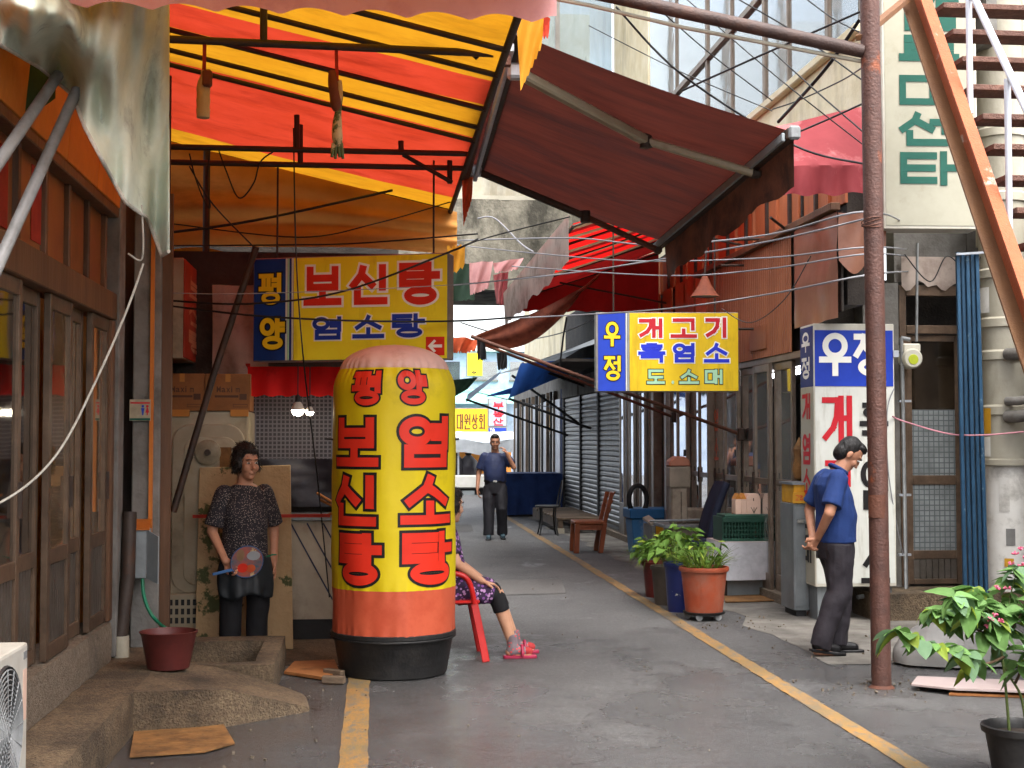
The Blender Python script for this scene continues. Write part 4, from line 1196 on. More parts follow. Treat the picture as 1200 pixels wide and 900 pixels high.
for ch, a, b, c, d in (('평', 413, 434, 446, 475), ('양', 463, 433, 497, 474), ('보', 397, 489, 443, 547), ('신', 396, 557, 444, 617), ('탕', 400, 625, 447, 687),
                       ('염', 464, 487, 520, 548), ('소', 467, 557, 522, 615), ('탕', 469, 624, 524, 687)):
    letter(ch, arc(a), zz(d), arc(c), zz(b), 0, 'let_red', t, out='let_black', bend=bend)
tub = MB().lathe([(.001, 0.0), (.355, 0.0), (.372, .012), (.415, .255), (.422, .262), (.435, .275), (.437, .30), (.43, .305), (.415, .30), (.405, .27), (.36, .03), (.001, .03)], 48).build('tub', 'rubber_black', t, local=True, smooth=35)
MB().tube([V((.43 * math.cos(k / 40 * 6.2832), .43 * math.sin(k / 40 * 6.2832), .262)) for k in range(41)], .008, 6).build('tub_ridge', 'rubber_black', tub, local=True, smooth=60)
for px in (386, 533):
    p_ = at(px, 515, YB - .05); s_ = -1 if px < 400 else 1
    MB().tube([p_ - V((s_ * .03, 0, 0)), p_ + V((s_ * .03, 0, .004))], .008, 6).build('tie_loop', 'rubber_black', t)

# floor litter on the left
def flat_piece(name, pts, m, label, cat, th=.008, z=.008, curl=0.0):
    P = [atZ(px, py, z) for px, py in pts]
    mb = MB().slab([V((p.x, p.y, z + curl * random.random())) for p in P], (0, 0, th))
    return tag(mb.build(name, m), label, cat)
flat_piece('cardboard_sheet', [(152, 888), (158, 853), (262, 850), (275, 872), (240, 882)], 'cardboard', 'tan sheet of cardboard flat on the ground below the raised walk', 'cardboard')
flat_piece('wood_board', [(333, 790), (345, 778), (392, 776), (398, 790), (380, 797)], 'wood_plank', 'orange-brown flat board on the ground left of the black tub', 'board', th=.02)
for k, (a, b) in enumerate((((381, 787), (402, 790)), ((378, 796), (404, 797)))):
    p, q = atZ(a[0], a[1], .03), atZ(b[0], b[1], .03)
    tag(MB().bar(p, q, .05, .05).build('wood_offcut', 'wood_pallet', bevel=.006), ['short wood offcut wedged at the black tub, rear one', 'short wood offcut wedged at the black tub, front one'][k], 'wood')
flat_piece('cardboard_sheet', [(0 + 240, 760), (300, 745), (330, 752), (320, 770), (260, 772)], 'cardboard', 'brown cardboard under the standing woman', 'cardboard', z=.010)

# outdoor air conditioner at the bottom left
XA = -1.36
t = thing('air_conditioner', 'white outdoor air conditioner unit at the bottom left on the raised walk', 'air conditioner', (XA - .14, 4.95, .236))
pA = atX(33, 752, XA)
ya1 = pA.y; ya0 = ya1 - .82; zt = pA.z
MB().box((XA - .27, ya0, .26), (XA, ya1, zt)).build('case', 'plastic_white', t, bevel=.012, seg=2)
yc = ya1 - .36; zc = .52
rg = MB()
for k in range(12):
    rr = .03 + k * .019
    rg.tube([V((XA + .012 + .01 * (1 - k / 12), yc + rr * math.cos(a), zc + rr * math.sin(a))) for a in [2 * math.pi * q / 36 for q in range(37)]], .0028, 5)
for k in range(8):
    a = math.pi * k / 8
    rg.tube([V((XA + .014, yc - .24 * math.cos(a), zc - .24 * math.sin(a))), V((XA + .02, yc, zc)), V((XA + .014, yc + .24 * math.cos(a), zc + .24 * math.sin(a)))], .003, 5)
rg.build('fan_grille', 'grey_pipe', t, smooth=60)
MB().lathe([(.001, .004), (.245, .004), (.25, .012), (.255, .002)], 40, (XA, yc, zc), 'X').build('fan_opening', 'fan_dark', t, smooth=40)
fb = MB()
for k in range(3):
    a = 2 * math.pi * k / 3
    fb.grid(4, 6, lambda uu, v: V((XA + .006 + .004 * uu, yc + (.04 + .19 * v) * math.cos(a + .7 * uu), zc + (.04 + .19 * v) * math.sin(a + .7 * uu))))
fb.build('fan_blade', 'grey_pipe', t)
MB().box((XA - .001, ya1 - .07, zt - .06), (XA + .002, ya1 - .02, zt - .03)).build('badge', 'grey_pipe', t)
MB().box((XA - .001, ya1 - .075, zt - .30), (XA + .0015, ya1 - .02, zt - .10)).build('sticker', 'box_pink', t)
for yy in (ya0 + .1, ya1 - .1):
    MB().box((XA - .29, yy - .03, .236), (XA + .01, yy + .03, .26)).build('foot', 'steel_dark', t)
# ------------------------------------------------------------------ striped canopy over the left side
cp = thing('striped_canopy', 'red and yellow striped canvas canopy on a rusty steel frame above the left side', 'canopy', (-0.6, 9.0, 3.6))
XW, XS = -2.0, 0.70
def cz(x): return 4.32 + (3.70 - 4.32) * (x - XW) / (XS - XW)
edges = [4.6, 5.6, 6.4, 7.25, 7.8, 8.38, 9.27, 11.7, 12.2]
cols = [0, 1, 0, 1, 0, 1, 0, 1]      # 0 red 1 yellow
edges = [5.2, 6.3, 7.1, 7.82, 8.42, 9.30, 11.65, 12.25]
cols = [0, 0, 1, 0, 1, 0, 1]
cols[0] = 1; cols[1] = 1
rows = []
for a, b, c in zip(edges[:-1], edges[1:], cols):
    k = max(2, int((b - a) / .12))
    for i in range(k): rows.append((a + (b - a) * i / k, c))
ys = [r[0] for r in rows] + [edges[-1]]
raft = [7.05, 7.55, 8.35, 8.85, 9.25, 10.2, 11.2]
def sagz(x, y):
    d = min(abs(y - q) for q in raft)
    return -.02 * min(1, d / .3) * math.sin(math.pi * (x - XW) / (XS - XW)) + .012 * noise.noise(V((x * 2, y * 2, 0)))
nv = len(ys) - 1
mb = MB().grid(28, nv, lambda u, v: V((XW + (XS - XW) * u, ys[round(v * nv)], cz(XW + (XS - XW) * u) + sagz(XW + (XS - XW) * u, ys[round(v * nv)]))), mi=lambda i, j: rows[j][1])
mb.build('canvas', ['canopy_red', 'canopy_yellow'], cp, smooth=60)
# rolled far hem
MB().tube([V((XW, 12.25, cz(XW) - .02)), V((XS, 12.25, cz(XS) - .02))], .02, 8).build('hem_pipe', 'steel_dark', cp, smooth=60)
for y in (7.05, 7.55, 8.35, 8.85, 9.25):
    MB().tube([V((XW, y, cz(XW) - .04)), V((XS, y, cz(XS) - .04))], .017, 8).build('rafter', 'steel_dark', cp, smooth=60)
for y, zoff, nm in ((7.35, 0.0, ''), (9.85, 0.02, ''), (10.15, -.06, '')):
    a = at(198, {7.35: 46, 9.85: 172, 10.15: 190}[y], y); b = at({7.35: 561, 9.85: 536, 10.15: 531}[y], {7.35: 62, 9.85: 180, 10.15: 197}[y], y)
    b = b + (b - a).normalized() * .08; a = a - (b - a).normalized() * 1.0
    MB().tube([a, b], .021, 10).build('tie_beam', 'steel_dark', cp, smooth=60)
for px, y, p0, p1 in ((309, 7.35, 5, 48), (348, 9.85, 108, 175), (352, 10.15, 130, 192), (470, 9.85, 138, 178), (527, 9.85, 150, 180), (527, 10.1, 180, 215)):
    a, b = at(px, p0, y), at(px, p1, y)
    MB().tube([V((a.x, y, min(cz(a.x) - .03, a.z))), b], .02, 8).build('strut', 'steel_dark', cp, smooth=60)
for (pa, pb, y) in (((495, 8), (560, 68), 7.4), ((472, 181), (530, 214), 9.9), ((540, 12), (530, 40), 7.4)):
    MB().tube([at(*pa, y), at(*pb, y)], .016, 8).build('brace', 'steel_dark', cp, smooth=60)
# street-side edge tube and posts
MB().tube([V((XS, 6.2, cz(XS) - .03)), V((XS, 12.25, cz(XS) - .03))], .022, 8).build('edge_beam', 'steel_dark', cp, smooth=60)
for y in (9.6, 11.9): MB().tube([V((-1.42, y, 0.0)), V((-1.42, y, cz(-1.42) - .04))], .03, 10).build('post', 'steel_dark', cp, smooth=60)
# hanging orange tarp behind
ta, tb = at(196, 152, 12.2), at(533, 238, 12.2)
zl = at(400, 296, 12.2).z
def tf(u, v):
    x = ta.x - .4 + (tb.x + .02 - ta.x + .4) * u
    zt = cz(x) - .02
    z = zt + (zl - zt) * v + (.05 * math.sin(u * 3.1) * v)
    return V((x, 12.2 + .05 * math.sin(u * 11 + v * 3) * v + .04 * math.sin(v * 17 + u * 5) * math.exp(-((v - .6) / .3) ** 2), z))
tag(MB().grid(50, 30, tf).build('orange_tarp', 'tarp_orange', smooth=80), 'brownish orange tarpaulin hanging behind the striped canopy above the yellow sign', 'tarpaulin')
fa, fb = at(200, 292, 11.95), at(300, 335, 11.95)
tag(MB().grid(14, 8, lambda u, v: V((fa.x + (fb.x - fa.x) * u, 11.98 + .04 * math.sin(u * 8 + v * 2), fa.z + (fb.z - fa.z) * v + .03 * math.sin(u * 6)))).build('yellow_tarp', 'canopy_yellow', smooth=80), 'yellow tarp scrap showing between the red sign and the orange tarpaulin', 'tarpaulin')
# ragged yellow and red cloth at the far canopy corner
fa = at(518, 290, 12.0); 
tag(MB().grid(8, 8, lambda u, v: V((at(524, 290, 12.0).x + .16 * u, 12.02 + .05 * math.sin(u * 6 + v * 2), at(530, 288, 12).z - .30 * v * (1 - .45 * u) + .02 * math.sin(u * 20)))).build('cloth_scrap', 'canopy_yellow', smooth=80), 'ragged yellow cloth scrap beside the right end of the big yellow sign', 'cloth')
# nearest awning: only its faded pink scalloped valance reaches into the picture
na = thing('near_awning', 'awning at the top edge showing only its faded pink scalloped valance', 'awning', (-0.6, 5.9, 3.6))
pa, pb = at(285, -25, 5.9), at(652, -25, 5.9)
zb_n = at(450, 21, 5.9).z
def pf(u, v):
    x = pa.x - 1.2 + (pb.x - pa.x + 1.2) * u
    sc = .035 * abs(math.sin((x + .12) * 11.5))
    return V((x, 5.9 + .012 * math.sin(x * 23), zb_n + .22 * (1 - v) + sc * v))
MB().grid(140, 6, pf).build('valance', 'tarp_pink', na, smooth=80)
MB().grid(12, 24, lambda u, v: V((-.85 + (pb.x + .85) * u, 5.88 - 2.6 * v, zb_n + .22 + .55 * (1 - u) + .02 * math.sin(v * 40)))).build('canvas', 'tarp_orange', na, smooth=60)  # unseen canvas added overhead, orange and trimmed to tint and dim the light
MB().tube([V((pb.x, 5.88, zb_n + .2)), V((pb.x, 3.28, zb_n + .2))], .02, 8).build('edge_bar', 'steel_dark', na, smooth=60)
# things tied to the beams
p = at(240, 45, 7.35)
t = thing('hung_bottle', 'crushed clear plastic bottle hung by a red strap from the canopy beam', 'bottle', (p.x, p.y, at(240, 140, 7.35).z))
MB().bar(p, at(239, 88, 7.35), .02, .003, up=(0, 1, 0)).build('strap', 'strap_red', t)
b_ = at(238, 139, 7.35); tp = at(244, 83, 7.35)
MB().lathe([(.001, 0), (.034, .004), (.037, .05), (.033, .06), (.038, .10), (.034, .12), (.037, .16), (.03, .20), (.014, .235), (.014, .26), (.001, .262)], 16, b_).build('bottle_body', 'board_peeled', t, smooth=40)
MB().obox(at(243, 92, 7.32), (.05, .05, .09)).build('cap_wrap', 'cloth_brown', t, bevel=.01)
p = at(394, 54, 7.35)
t = thing('hung_gloves', 'pair of dirty work gloves hung by a red strap from the canopy beam', 'gloves', (p.x, p.y, at(394, 185, 7.35).z))
MB().bar(p, at(395, 95, 7.35), .018, .003, up=(0, 1, 0)).build('strap', 'strap_red', t)
gm = MB()
gm.tube(spline([at(389, 84, 7.35), at(391, 105, 7.33), at(395, 130, 7.35)], 4), [.02, .022, .026, .028, .026, .028, .03, .028, .02], 10)
gm.build('glove', 'cloth_brown', t, smooth=60)
gm = MB(); gm.tube(spline([at(397, 95, 7.37), at(397, 120, 7.35), at(395, 150, 7.35), at(396, 170, 7.35)], 4), [.018, .02, .022, .024, .02, .018, .02, .026, .028, .03, .03, .026, .02], 10)
for k, px in enumerate((389, 393, 398, 402)): gm.tube([at(395 + (px - 395) * .7, 168, 7.35), at(px, 184 + (k % 2) * 2, 7.34)], [.011, .008], 8)
gm.build('glove', 'board_peeled', t, smooth=60)

# ------------------------------------------------------------------ maroon retractable awning
nl, fl, nr, fr = at(590, 42, 7.75), at(549, 201, 10.65), at(924, 163, 7.75), at(774, 289, 10.65)
aw = thing('retractable_awning', 'dark maroon retractable awning on folding arms reaching over the lane', 'awning', ((nl.x + fr.x) / 2, 9.2, 3.1))
def af(u, v):
    p = (nl.lerp(fl, v)).lerp(nr.lerp(fr, v), u)
    return p + V((0, 0, .05 - .05 * math.sin(math.pi * u) * (.6 + .4 * math.sin(v * 9))))
MB().grid(24, 24, af).build('canvas', 'awning_maroon', aw, smooth=60)
MB().bar(nr + V((0, -.06, .02)), fr + V((0, .05, .02)), .06, .075).build('front_bar', 'steel_dark', aw, bevel=.012)
MB().bar(nr + V((-.045, -.05, -.0)), fr + V((-.045, .04, -.0)), .02, .05).build('front_bar_lip', 'grey_paint', aw, bevel=.004)
MB().obox(nr + V((.01, -.08, .02)), (.07, .04, .08)).build('end_cap', 'grey_pipe', aw, bevel=.012)
def vf(u, v):
    p = (nr + V((.032, 0, .03))).lerp(fr + V((.032, 0, .03)), u)
    tear = .035 * max(0, noise.noise(V((u * 13, 1, 2)))) + .02 * abs(math.sin(u * 28))
    return p + V((.03 * math.sin(u * 21) * v, 0, -(.31 - tear) * v))
MB().grid(60, 6, vf).build('valance', 'valance_maroon', aw, smooth=80)
MB().bar(nl + V((-.02, 0, -.03)), fl + V((-.02, 0, -.03)), .05, .09).build('mount_bar', 'steel_rust', aw, bevel=.006)
MB().bar(nl + V((.05, .02, -.06)), fl + V((.05, -.02, -.06)), .03, .05).build('mount_channel', 'galvanised', aw, bevel=.004)
MB().tube([nl + V((.10, 0, .03)), fl + V((.10, 0, .03))], .035, 12).build('roller', 'steel_dark', aw, smooth=60)
def arm(pts, m1, m2, w=.055):
    a, b, c = pts
    MB().bar(a, b, w, w * .85).build('arm', m1, aw, bevel=.012)
    MB().bar(b, c, w * .85, w * .7).build('arm', m2, aw, bevel=.012)
    MB().tube([b - V((0, 0, .045)), b + V((0, 0, .045))], .04, 12).build('elbow', 'steel_dark', aw, smooth=50)
    MB().obox(a, (.1, .09, .09)).build('shoulder_bracket', 'galvanised', aw, bevel=.015)
    MB().obox(c, (.06, .06, .05)).build('hand_bracket', 'steel_dark', aw, bevel=.01)
arm([at(605, 84, 7.95), at(757, 165, 8.5), at(886, 204, 8.3)], 'appliance_beige', 'appliance_beige', .07)
arm([at(557, 200, 10.55), at(686, 254, 10.45), at(771, 293, 10.5)], 'steel_dark', 'steel_rust', .06)
cg = at(595, 25, 7.6)
gb = MB(); gb.lathe([(.012, -.02), (.045, -.02), (.045, .02), (.012, .02), (.012, -.02)], 18, cg, 'Y')
gb.bar(cg, at(586, 52, 7.62), .03, .02); gb.obox(at(588, 72, 7.65), (.10, .06, .05))
gb.build('gear_box', 'steel_rust', aw, smooth=30)
# torn rags at the mount
def rag(name, m, label, px, py0, py1, w, Y, teeth=7):
    a = at(px, py0, Y); b = at(px, py1, Y)
    mb = MB().grid(12, 16, lambda u, v: V((a.x + w * (u - .5) * (1 - .25 * v), Y + .02 * math.sin(u * 7 + v * 5), a.z + (b.z - a.z) * v * (1 - .55 * u * (1 if teeth else 0)) + .012 * math.sin(u * 40) * v)))
    return tag(mb.build(name, m, smooth=80), label, 'rag')
rag('torn_rag', 'canopy_yellow', 'torn yellow rag hanging at the near end of the maroon awning', 622, 10, 108, .16, 7.5)
rag('torn_rag', 'canopy_red', 'small torn red rag behind the yellow rag at the maroon awning', 633, 20, 45, .12, 7.6, 0)
rag('torn_rag', 'cloth_orange', 'torn red strip hanging at the far corner of the maroon awning', 548, 206, 266, .09, 10.6)

# ------------------------------------------------------------------ steel pole, beam and stair on the right
pb_ = atZ(1033, 806, 0); PX, PY = pb_.x, pb_.y
pt_ = at(1018, -60, PY)
t = thing('steel_pole', 'rusty brown round steel pole standing in front of the man in blue', 'pole', (PX, PY, 0))
MB().tube([V((PX, PY, 0)), V((pt_.x, PY, pt_.z))], .064, 24).build('shaft', 'pole_rust', t, smooth=60)
MB().lathe([(.085, .002), (.075, .012), (.064, .02)], 20, (PX, PY, 0)).build('foot', 'steel_rust', t, smooth=60)
q = at(1022, 262, PY)
wr = MB()
for k in range(4):
    wr.tube([q + V((.068 * math.cos(a), .068 * math.sin(a), -.012 + k * .009 + .02 * math.sin(a + k))) for a in [2 * math.pi * i / 20 for i in range(21)]], .0035, 5)
wr.build('wire_wrap', 'steel_rust', t)
q = at(1028, 585, PY)
MB().lathe([(.0662, -.12), (.0668, 0), (.0662, .03)], 24, (q.x, PY, q.z), a0=R(190), a1=R(330)).build('rust_patch', 'steel_rust', t, smooth=60)
tag(MB().tube([at(1010, 60, PY), at(690, -10, PY - .1), at(560, -38, PY - .15)], .045, 12).build('steel_beam', 'beam_brown', smooth=60), 'thick rusty pipe running left from the pole at the top of the picture', 'pipe')
tag(MB().tube([at(1010, 72, PY + .03), at(800, 32, PY), at(690, 6, PY - .05), at(560, -18, PY - .1)], .014, 8).build('conduit', 'drain_cream', smooth=60), 'thin pale conduit slung under the thick rusty pipe', 'conduit')

# stair: X fixed, climbs away from the camera
s0, s1 = at(1205, 400, 8.75), None
XST = atX(1200, 385, 4.15); 
XST0 = 4.15
lo_ = atX(1242, 468, XST0); hi_ = atX(1060, -60, XST0)
t = thing('steel_stair', 'orange rusted steel stair with silver handrail at the top right', 'stair', (XST0 + .3, lo_.y, lo_.z))
dirv = (hi_ - lo_).normalized()
up_ = V((1, 0, 0)).cross(dirv).normalized()
if up_.z < 0: up_ = -up_
hi2 = hi_ + dirv * .6; lo2 = lo_ - dirv * .4
MB().bar(lo2 + up_ * .0, hi2, .02, .17, up=up_).build('stringer_web', 'stair_orange', t)
MB().bar(lo2 + up_ * .094 + V((-.03, 0, 0)), hi2 + up_ * .094 + V((-.03, 0, 0)), .085, .016, up=up_).build('stringer_flange', 'stair_orange', t)
MB().bar(lo2 - up_ * .094 + V((-.05, 0, 0)), hi2 - up_ * .094 + V((-.05, 0, 0)), .125, .016, up=up_).build('stringer_flange', 'stair_brown', t)
L_ = (hi2 - lo2).length
n = int((hi2.z - lo2.z) / .235)
for k in range(n):
    c = lo2.lerp(hi2, (k + .5) / n) + up_ * .02
    MB().box((XST0 + .09, c.y - .10, c.z - .028), (XST0 + 1.0, c.y + .13, c.z + .012)).build('tread', 'tread_rust', t, bevel=.003)
MB().bar(lo2 + V((1.02, 0, 0)), hi2 + V((1.02, 0, 0)), .02, .19, up=up_).build('stringer_web', 'stair_brown', t)
for k, (px, py, pyt) in enumerate(((1183, 268, 88), (1137, 133, -60))):
    b_ = atX(px, py, XST0 + .05)
    MB().tube([b_, b_ + V((0, 0, 1.0))], .022, 10).build('baluster', 'paint_silver', t, smooth=60)
ra = atX(1143, 0, XST0 + .05)
r1, r2 = atX(1200, 122, XST0 + .06), atX(1128, -32, XST0 + .06)
dr = (r2 - r1).normalized()
MB().tube([r1 - dr * .8, r2 + dr * .6], .026, 12).build('handrail', 'paint_silver', t, smooth=60)
# rail brace to pole
tag(MB().bar(at(1008, 44, PY), at(1064, -2, 9.9), .06, .04).build('angle_brace', 'stair_brown', bevel=.003), 'brown steel angle bracing the pole to the stair', 'brace')
# ------------------------------------------------------------------ right-hand shop row
XR = 4.10
rs = thing('shop_row_building', 'long shop row on the right with bronze glass doors under corrugated brown siding', 'shop', (XR + .1, 17.5, 0))
# corrugated siding, its top edge follows the lean-to roof line
def corr(mb, ya, yb, za, zb, x, pitch=.075, amp=.012):
    n = int((yb - ya) / pitch)
    vs, fs = [], []
    prof_ = [(0, 0), (.3, 0), (.42, 1), (.78, 1), (.9, 0)]
    ys_ = []
    for i in range(n):
        for f, h_ in prof_: ys_.append((ya + (i + f) * pitch, h_))
    m = len(ys_)
    for y, h_ in ys_: vs.append(V((x - amp * h_, y, za)))
    for y, h_ in ys_: vs.append(V((x - amp * h_, y, zb)))
    mb.add(vs, [(i, i + 1, m + i + 1, m + i) for i in range(m - 1)])
cs = MB(); corr(cs, 12.85, 16.2, 2.47, 3.62, XR - .05)
cs.build('siding', 'siding', rs, recalc=False)
MB().box((XR - .04, 12.5, 2.40), (XR + .4, 29.0, 2.47)).build('door_header', 'frame_bronze', rs, bevel=.006)
MB().box((XR - .12, 11.5, 3.625), (XR - .03, 16.6, 3.69)).build('eave_strip', 'door_wood', rs, bevel=.005)
# vinyl sheet with a dark gap
MB().grid(20, 12, lambda u, v: V((XR - .06 - .02 * math.sin(u * 9) - .02 * noise.noise(V((u * 4, v * 4, 1))), 11.5 + 1.2 * u, 2.68 + .93 * v))).build('vinyl_sheet', 'vinyl_brown', rs, smooth=80)
MB().box((XR - .02, 11.52, 2.74), (XR + .0, 20, 3.62)).build('backing', 'dark_wall', rs)
y = 11.52; k = 0
while y < 22:
    wd = (.42, .36, .5, .3)[k % 4]
    MB().box((XR + .02, y, 3.695), (XR + .045, y + wd - .035, 4.2)).build('wall_panel', 'panel_orange', rs)
    MB().box((XR - .01, y + wd - .06, 3.695), (XR + .04, y + wd - .012, 4.2)).build('batten', 'steel_dark' if k % 2 else 'panel_orange', rs)
    y += wd; k += 1
for yy in (16.25, 16.9, 17.4, 18.2, 19.0, 20.0, 21.0):
    MB().box((XR - .045, yy, 2.475), (XR - .02, yy + .55, 3.69)).build('wall_panel', 'panel_orange', rs)
MB().box((XR + .046, 11.55, 2.8), (XR + .2, 12.6, 4.25)).build('wall', 'dark_wall', rs)
MB().box((XR + .046, 12.601, 2.48), (XR + .2, 29.0, 4.25)).build('wall', 'dark_wall', rs)
MB().grid(10, 10, lambda u, v: V((XR - .05 + .42 * u, 11.49 + .02 * math.sin(u * 9 + v * 3), 3.6 - (.42 + .12 * math.sin(u * 5)) * v))).build('vinyl_sheet', 'vinyl_brown', rs, smooth=80)
# lean-to brackets
for pa, pb in (((903, 255), (925, 272)), ((860, 281), (900, 280)), ((845, 311), (872, 311))):
    MB().tube([atX(pa[0], pa[1], XR - .3), atX(pb[0], pb[1], XR - .05)], .014, 6).build('bracket', 'steel_dark', rs)
# plate sign on siding
MB().box((XR - .075, 13.65, 2.56), (XR - .064, 14.25, 2.80)).build('plate', 'siding', rs)
# glass doors
bd = [12.95 + .61 * i for i in range(10)]
for i in range(len(bd) - 1):
    a, b = bd[i] + .004, bd[i + 1] - .004
    x = XR - (.03 if i % 2 else -.02)
    f = MB(); w = .05 + .02 * (i % 3 == 1)
    f.box((x - .04, a, .10), (x, a + w, 2.395)); f.box((x - .04, b - w, .10), (x, b, 2.395))
    f.box((x - .039, a + w, 2.32), (x - .001, b - w, 2.394)); f.box((x - .039, a + w, 1.16), (x - .001, b - w, 1.22)); f.box((x - .039, a + w, .10), (x - .001, b - w, .26))
    d = f.build('door', 'frame_bronze', rs, bevel=.004)
    MB().box((x - .024, a + w, 1.22), (x - .018, b - w, 2.32)).build('pane', 'pane_shop', d)
    MB().box((x - .024, a + w, .26), (x - .018, b - w, 1.16)).build('pane', 'pane_shop', d)
    MB().box((x - .055, b - w + .01, 1.1), (x - .04, b - .012, 1.28)).build('handle', 'steel_dark', d)
    if i % 3 == 2: MB().box((x - .075, a - .03, .08), (x + .03, a + .02, 2.398)).build('post', 'frame_bronze', rs, bevel=.004)
# second set of narrow doors, beyond a dark opening
MB().box((XR - .06, 18.5, .08), (XR + .06, 18.62, 2.399)).build('post', 'frame_alu', rs)
MB().box((XR - .06, 19.35, .08), (XR + .06, 19.5, 2.399)).build('post', 'frame_bronze', rs)
MB().box((XR + .08, 18.62, .05), (XR + .1, 19.35, 2.39)).build('inner_door', 'door_wood', rs)
MB().box((XR + .07, 18.8, 1.9), (XR + .079, 19.1, 2.1)).build('notice', 'box_mustard', rs)
MB().box((XR + .07, 18.75, 1.68), (XR + .079, 19.1, 1.78)).build('notice', 'paper_white', rs)
bd = [19.52 + .42 * i for i in range(7)]
for i in range(6):
    a, b = bd[i] + .003, bd[i + 1] - .003
    x = XR - (.03 if i % 2 else -.02)
    f = MB(); w = .055
    f.box((x - .04, a, .10), (x, a + w, 2.395)); f.box((x - .04, b - w, .10), (x, b, 2.395)); f.box((x - .039, a + w, 2.32), (x - .001, b - w, 2.394)); f.box((x - .039, a + w, .10), (x - .001, b - w, .6))
    d = f.build('door', 'frame_alu' if i % 2 else 'frame_bronze', rs, bevel=.004)
    MB().box((x - .024, a + w, .6), (x - .018, b - w, 2.32)).build('pane', 'pane_shop', d)
# roller shutters between black guides
sh = [22.1, 24.2, 26.3, 28.6]
for i in range(3):
    a, b = sh[i] + .06, sh[i + 1] - .06
    m_ = MB(); n = 26
    prof_ = []
    for k in range(n):
        z = .18 + 2.3 * k / n; dz = 2.3 / n
        prof_ += [(0, z), (.018, z + dz * .25), (.018, z + dz * .7), (0, z + dz * .95)]
    m_.add([V((XR - .02 - h_, a, z)) for h_, z in prof_] + [V((XR - .02 - h_, b, z)) for h_, z in prof_], [(k, k + 1, len(prof_) + k + 1, len(prof_) + k) for k in range(len(prof_) - 1)])
    m_.build('roller_shutter', 'shutter', rs, recalc=False)
    MB().box((XR - .07, b + .001, .02), (XR + .02, sh[i + 1] + .055, 2.6)).build('shutter_guide', 'fan_dark', rs)
    MB().box((XR - .10, a, 2.48), (XR + .04, b, 2.85)).build('shutter_box', 'grey_plaster', rs, bevel=.01)
# sill and room behind
MB().box((XR - .10, 12.9, 0.0), (XR + .06, 29, .098)).build('sill', 'concrete', rs, bevel=.006)
rm = MB(); rm.box((XR + 2.6, 12.7, 0), (XR + 2.7, 29, 2.5)); rm.box((XR + .1, 12.6, 0), (XR + 2.6, 12.7, 2.5)); rm.box((XR + .2, 12.7, 2.5), (XR + 2.6, 29, 2.55)); rm.box((XR + .06, 22.0, 0), (XR + 2.6, 22.1, 2.5))
rm.build('room_wall', 'grey_plaster', rs)
MB().box((XR + 1.2, 13.4, .0), (XR + 2.2, 15.5, .85)).build('counter', 'steel_grey', rs)
MB().box((XR + 1.0, 13.6, 2.42), (XR + 1.08, 17.4, 2.46)).build('ceiling_light', 'tube_light', rs)
MB().box((XR + 1.8, 16.2, .0), (XR + 2.4, 17.8, 1.7)).build('fridge', 'white_paint', rs, bevel=.03)
for yy, mt in ((13.2, 'paper_white'), (14.5, 'strap_red'), (15.6, 'box_mustard'), (17.2, 'tarp_blue')):
    MB().box((XR + 2.57, yy, 1.3), (XR + 2.59, yy + .5, 1.9)).build('poster', mt, rs)
for k, ch in enumerate('염소'):
    vs, fs = flat_glyph(ch, .2, .26)
    MB().add([(XR - .058 - .0001 * v[2], 15.85 - v[0], 1.72 - k * .34 + v[1]) for v in vs], fs).build('letter', 'let_orange', rs, recalc=False)

# upper cream building with big windows
XC = 4.32
cb = thing('cream_building', 'cream plastered upper building with tall grey framed windows at the top right', 'building', (XC + 1, 15, 4))
zs = 5.28
w_ = MB(); w_.box((XC, 11.6, 3.6), (XC + .2, 24.0, zs)); w_.box((XC, 11.6, 9.4), (XC + .2, 24.0, 12)); w_.box((XC, 21.0, zs + .001), (XC + .2, 24, 9.399))
w_.build('wall', 'cream_plaster', cb)
MB().box((XC - .08, 11.58, zs - .05), (XC + .0, 21.1, zs + .03)).build('sill', 'cream_plaster', cb, bevel=.01)
yb = [11.62, 12.5, 13.75, 14.6, 16.0, 17.2, 19.0, 20.99]
for i in range(len(yb) - 1):
    a, b = yb[i], yb[i + 1]
    MB().box((XC - .004, a, zs + .031), (XC + .035, a + (.09 if i % 2 else .05), 9.39)).build('mullion', 'frame_bronze', cb, bevel=.005)
    for z0, z1 in ((zs + .06, 6.55), (6.62, 9.3)):
        f = MB().box((XC + .02, a + .13, z0), (XC + .028, b - .02, z1)).build('pane', 'pane_sky', cb)
MB().box((XC - .02, 11.62, 6.55), (XC + .04, 20.99, 6.62)).build('transom', 'frame_bronze', cb)
MB().box((XC - .02, 11.62, zs + .032), (XC + .04, 20.99, zs + .075)).build('bottom_rail', 'frame_alu', cb)
MB().box((XC + 1.2, 11.7, 5.2), (XC + 1.3, 23, 9.4)).build('inner_wall', 'grey_plaster', cb)
for k in range(9): MB().box((XC + .9, 11.8 + 1.1 * k, 5.3), (XC + 1.1, 12.6 + 1.1 * k, 6.0 + .4 * (k % 3))).build('stacked_goods', ('cloth_dirtywhite', 'cardboard', 'grey_plaster')[k % 3], cb)
w_ = MB(); w_.box((XC, 24.1, 2.9), (XC + .3, 38.5, 7.0)); w_.build('far_wall', 'cream_plaster', cb)
for k in range(3):
    MB().box((XC - .04, 26 + 4.6 * k, 4.4), (XC - .002, 27.6 + 4.6 * k, 5.9)).build('window', 'pane_sky', cb)

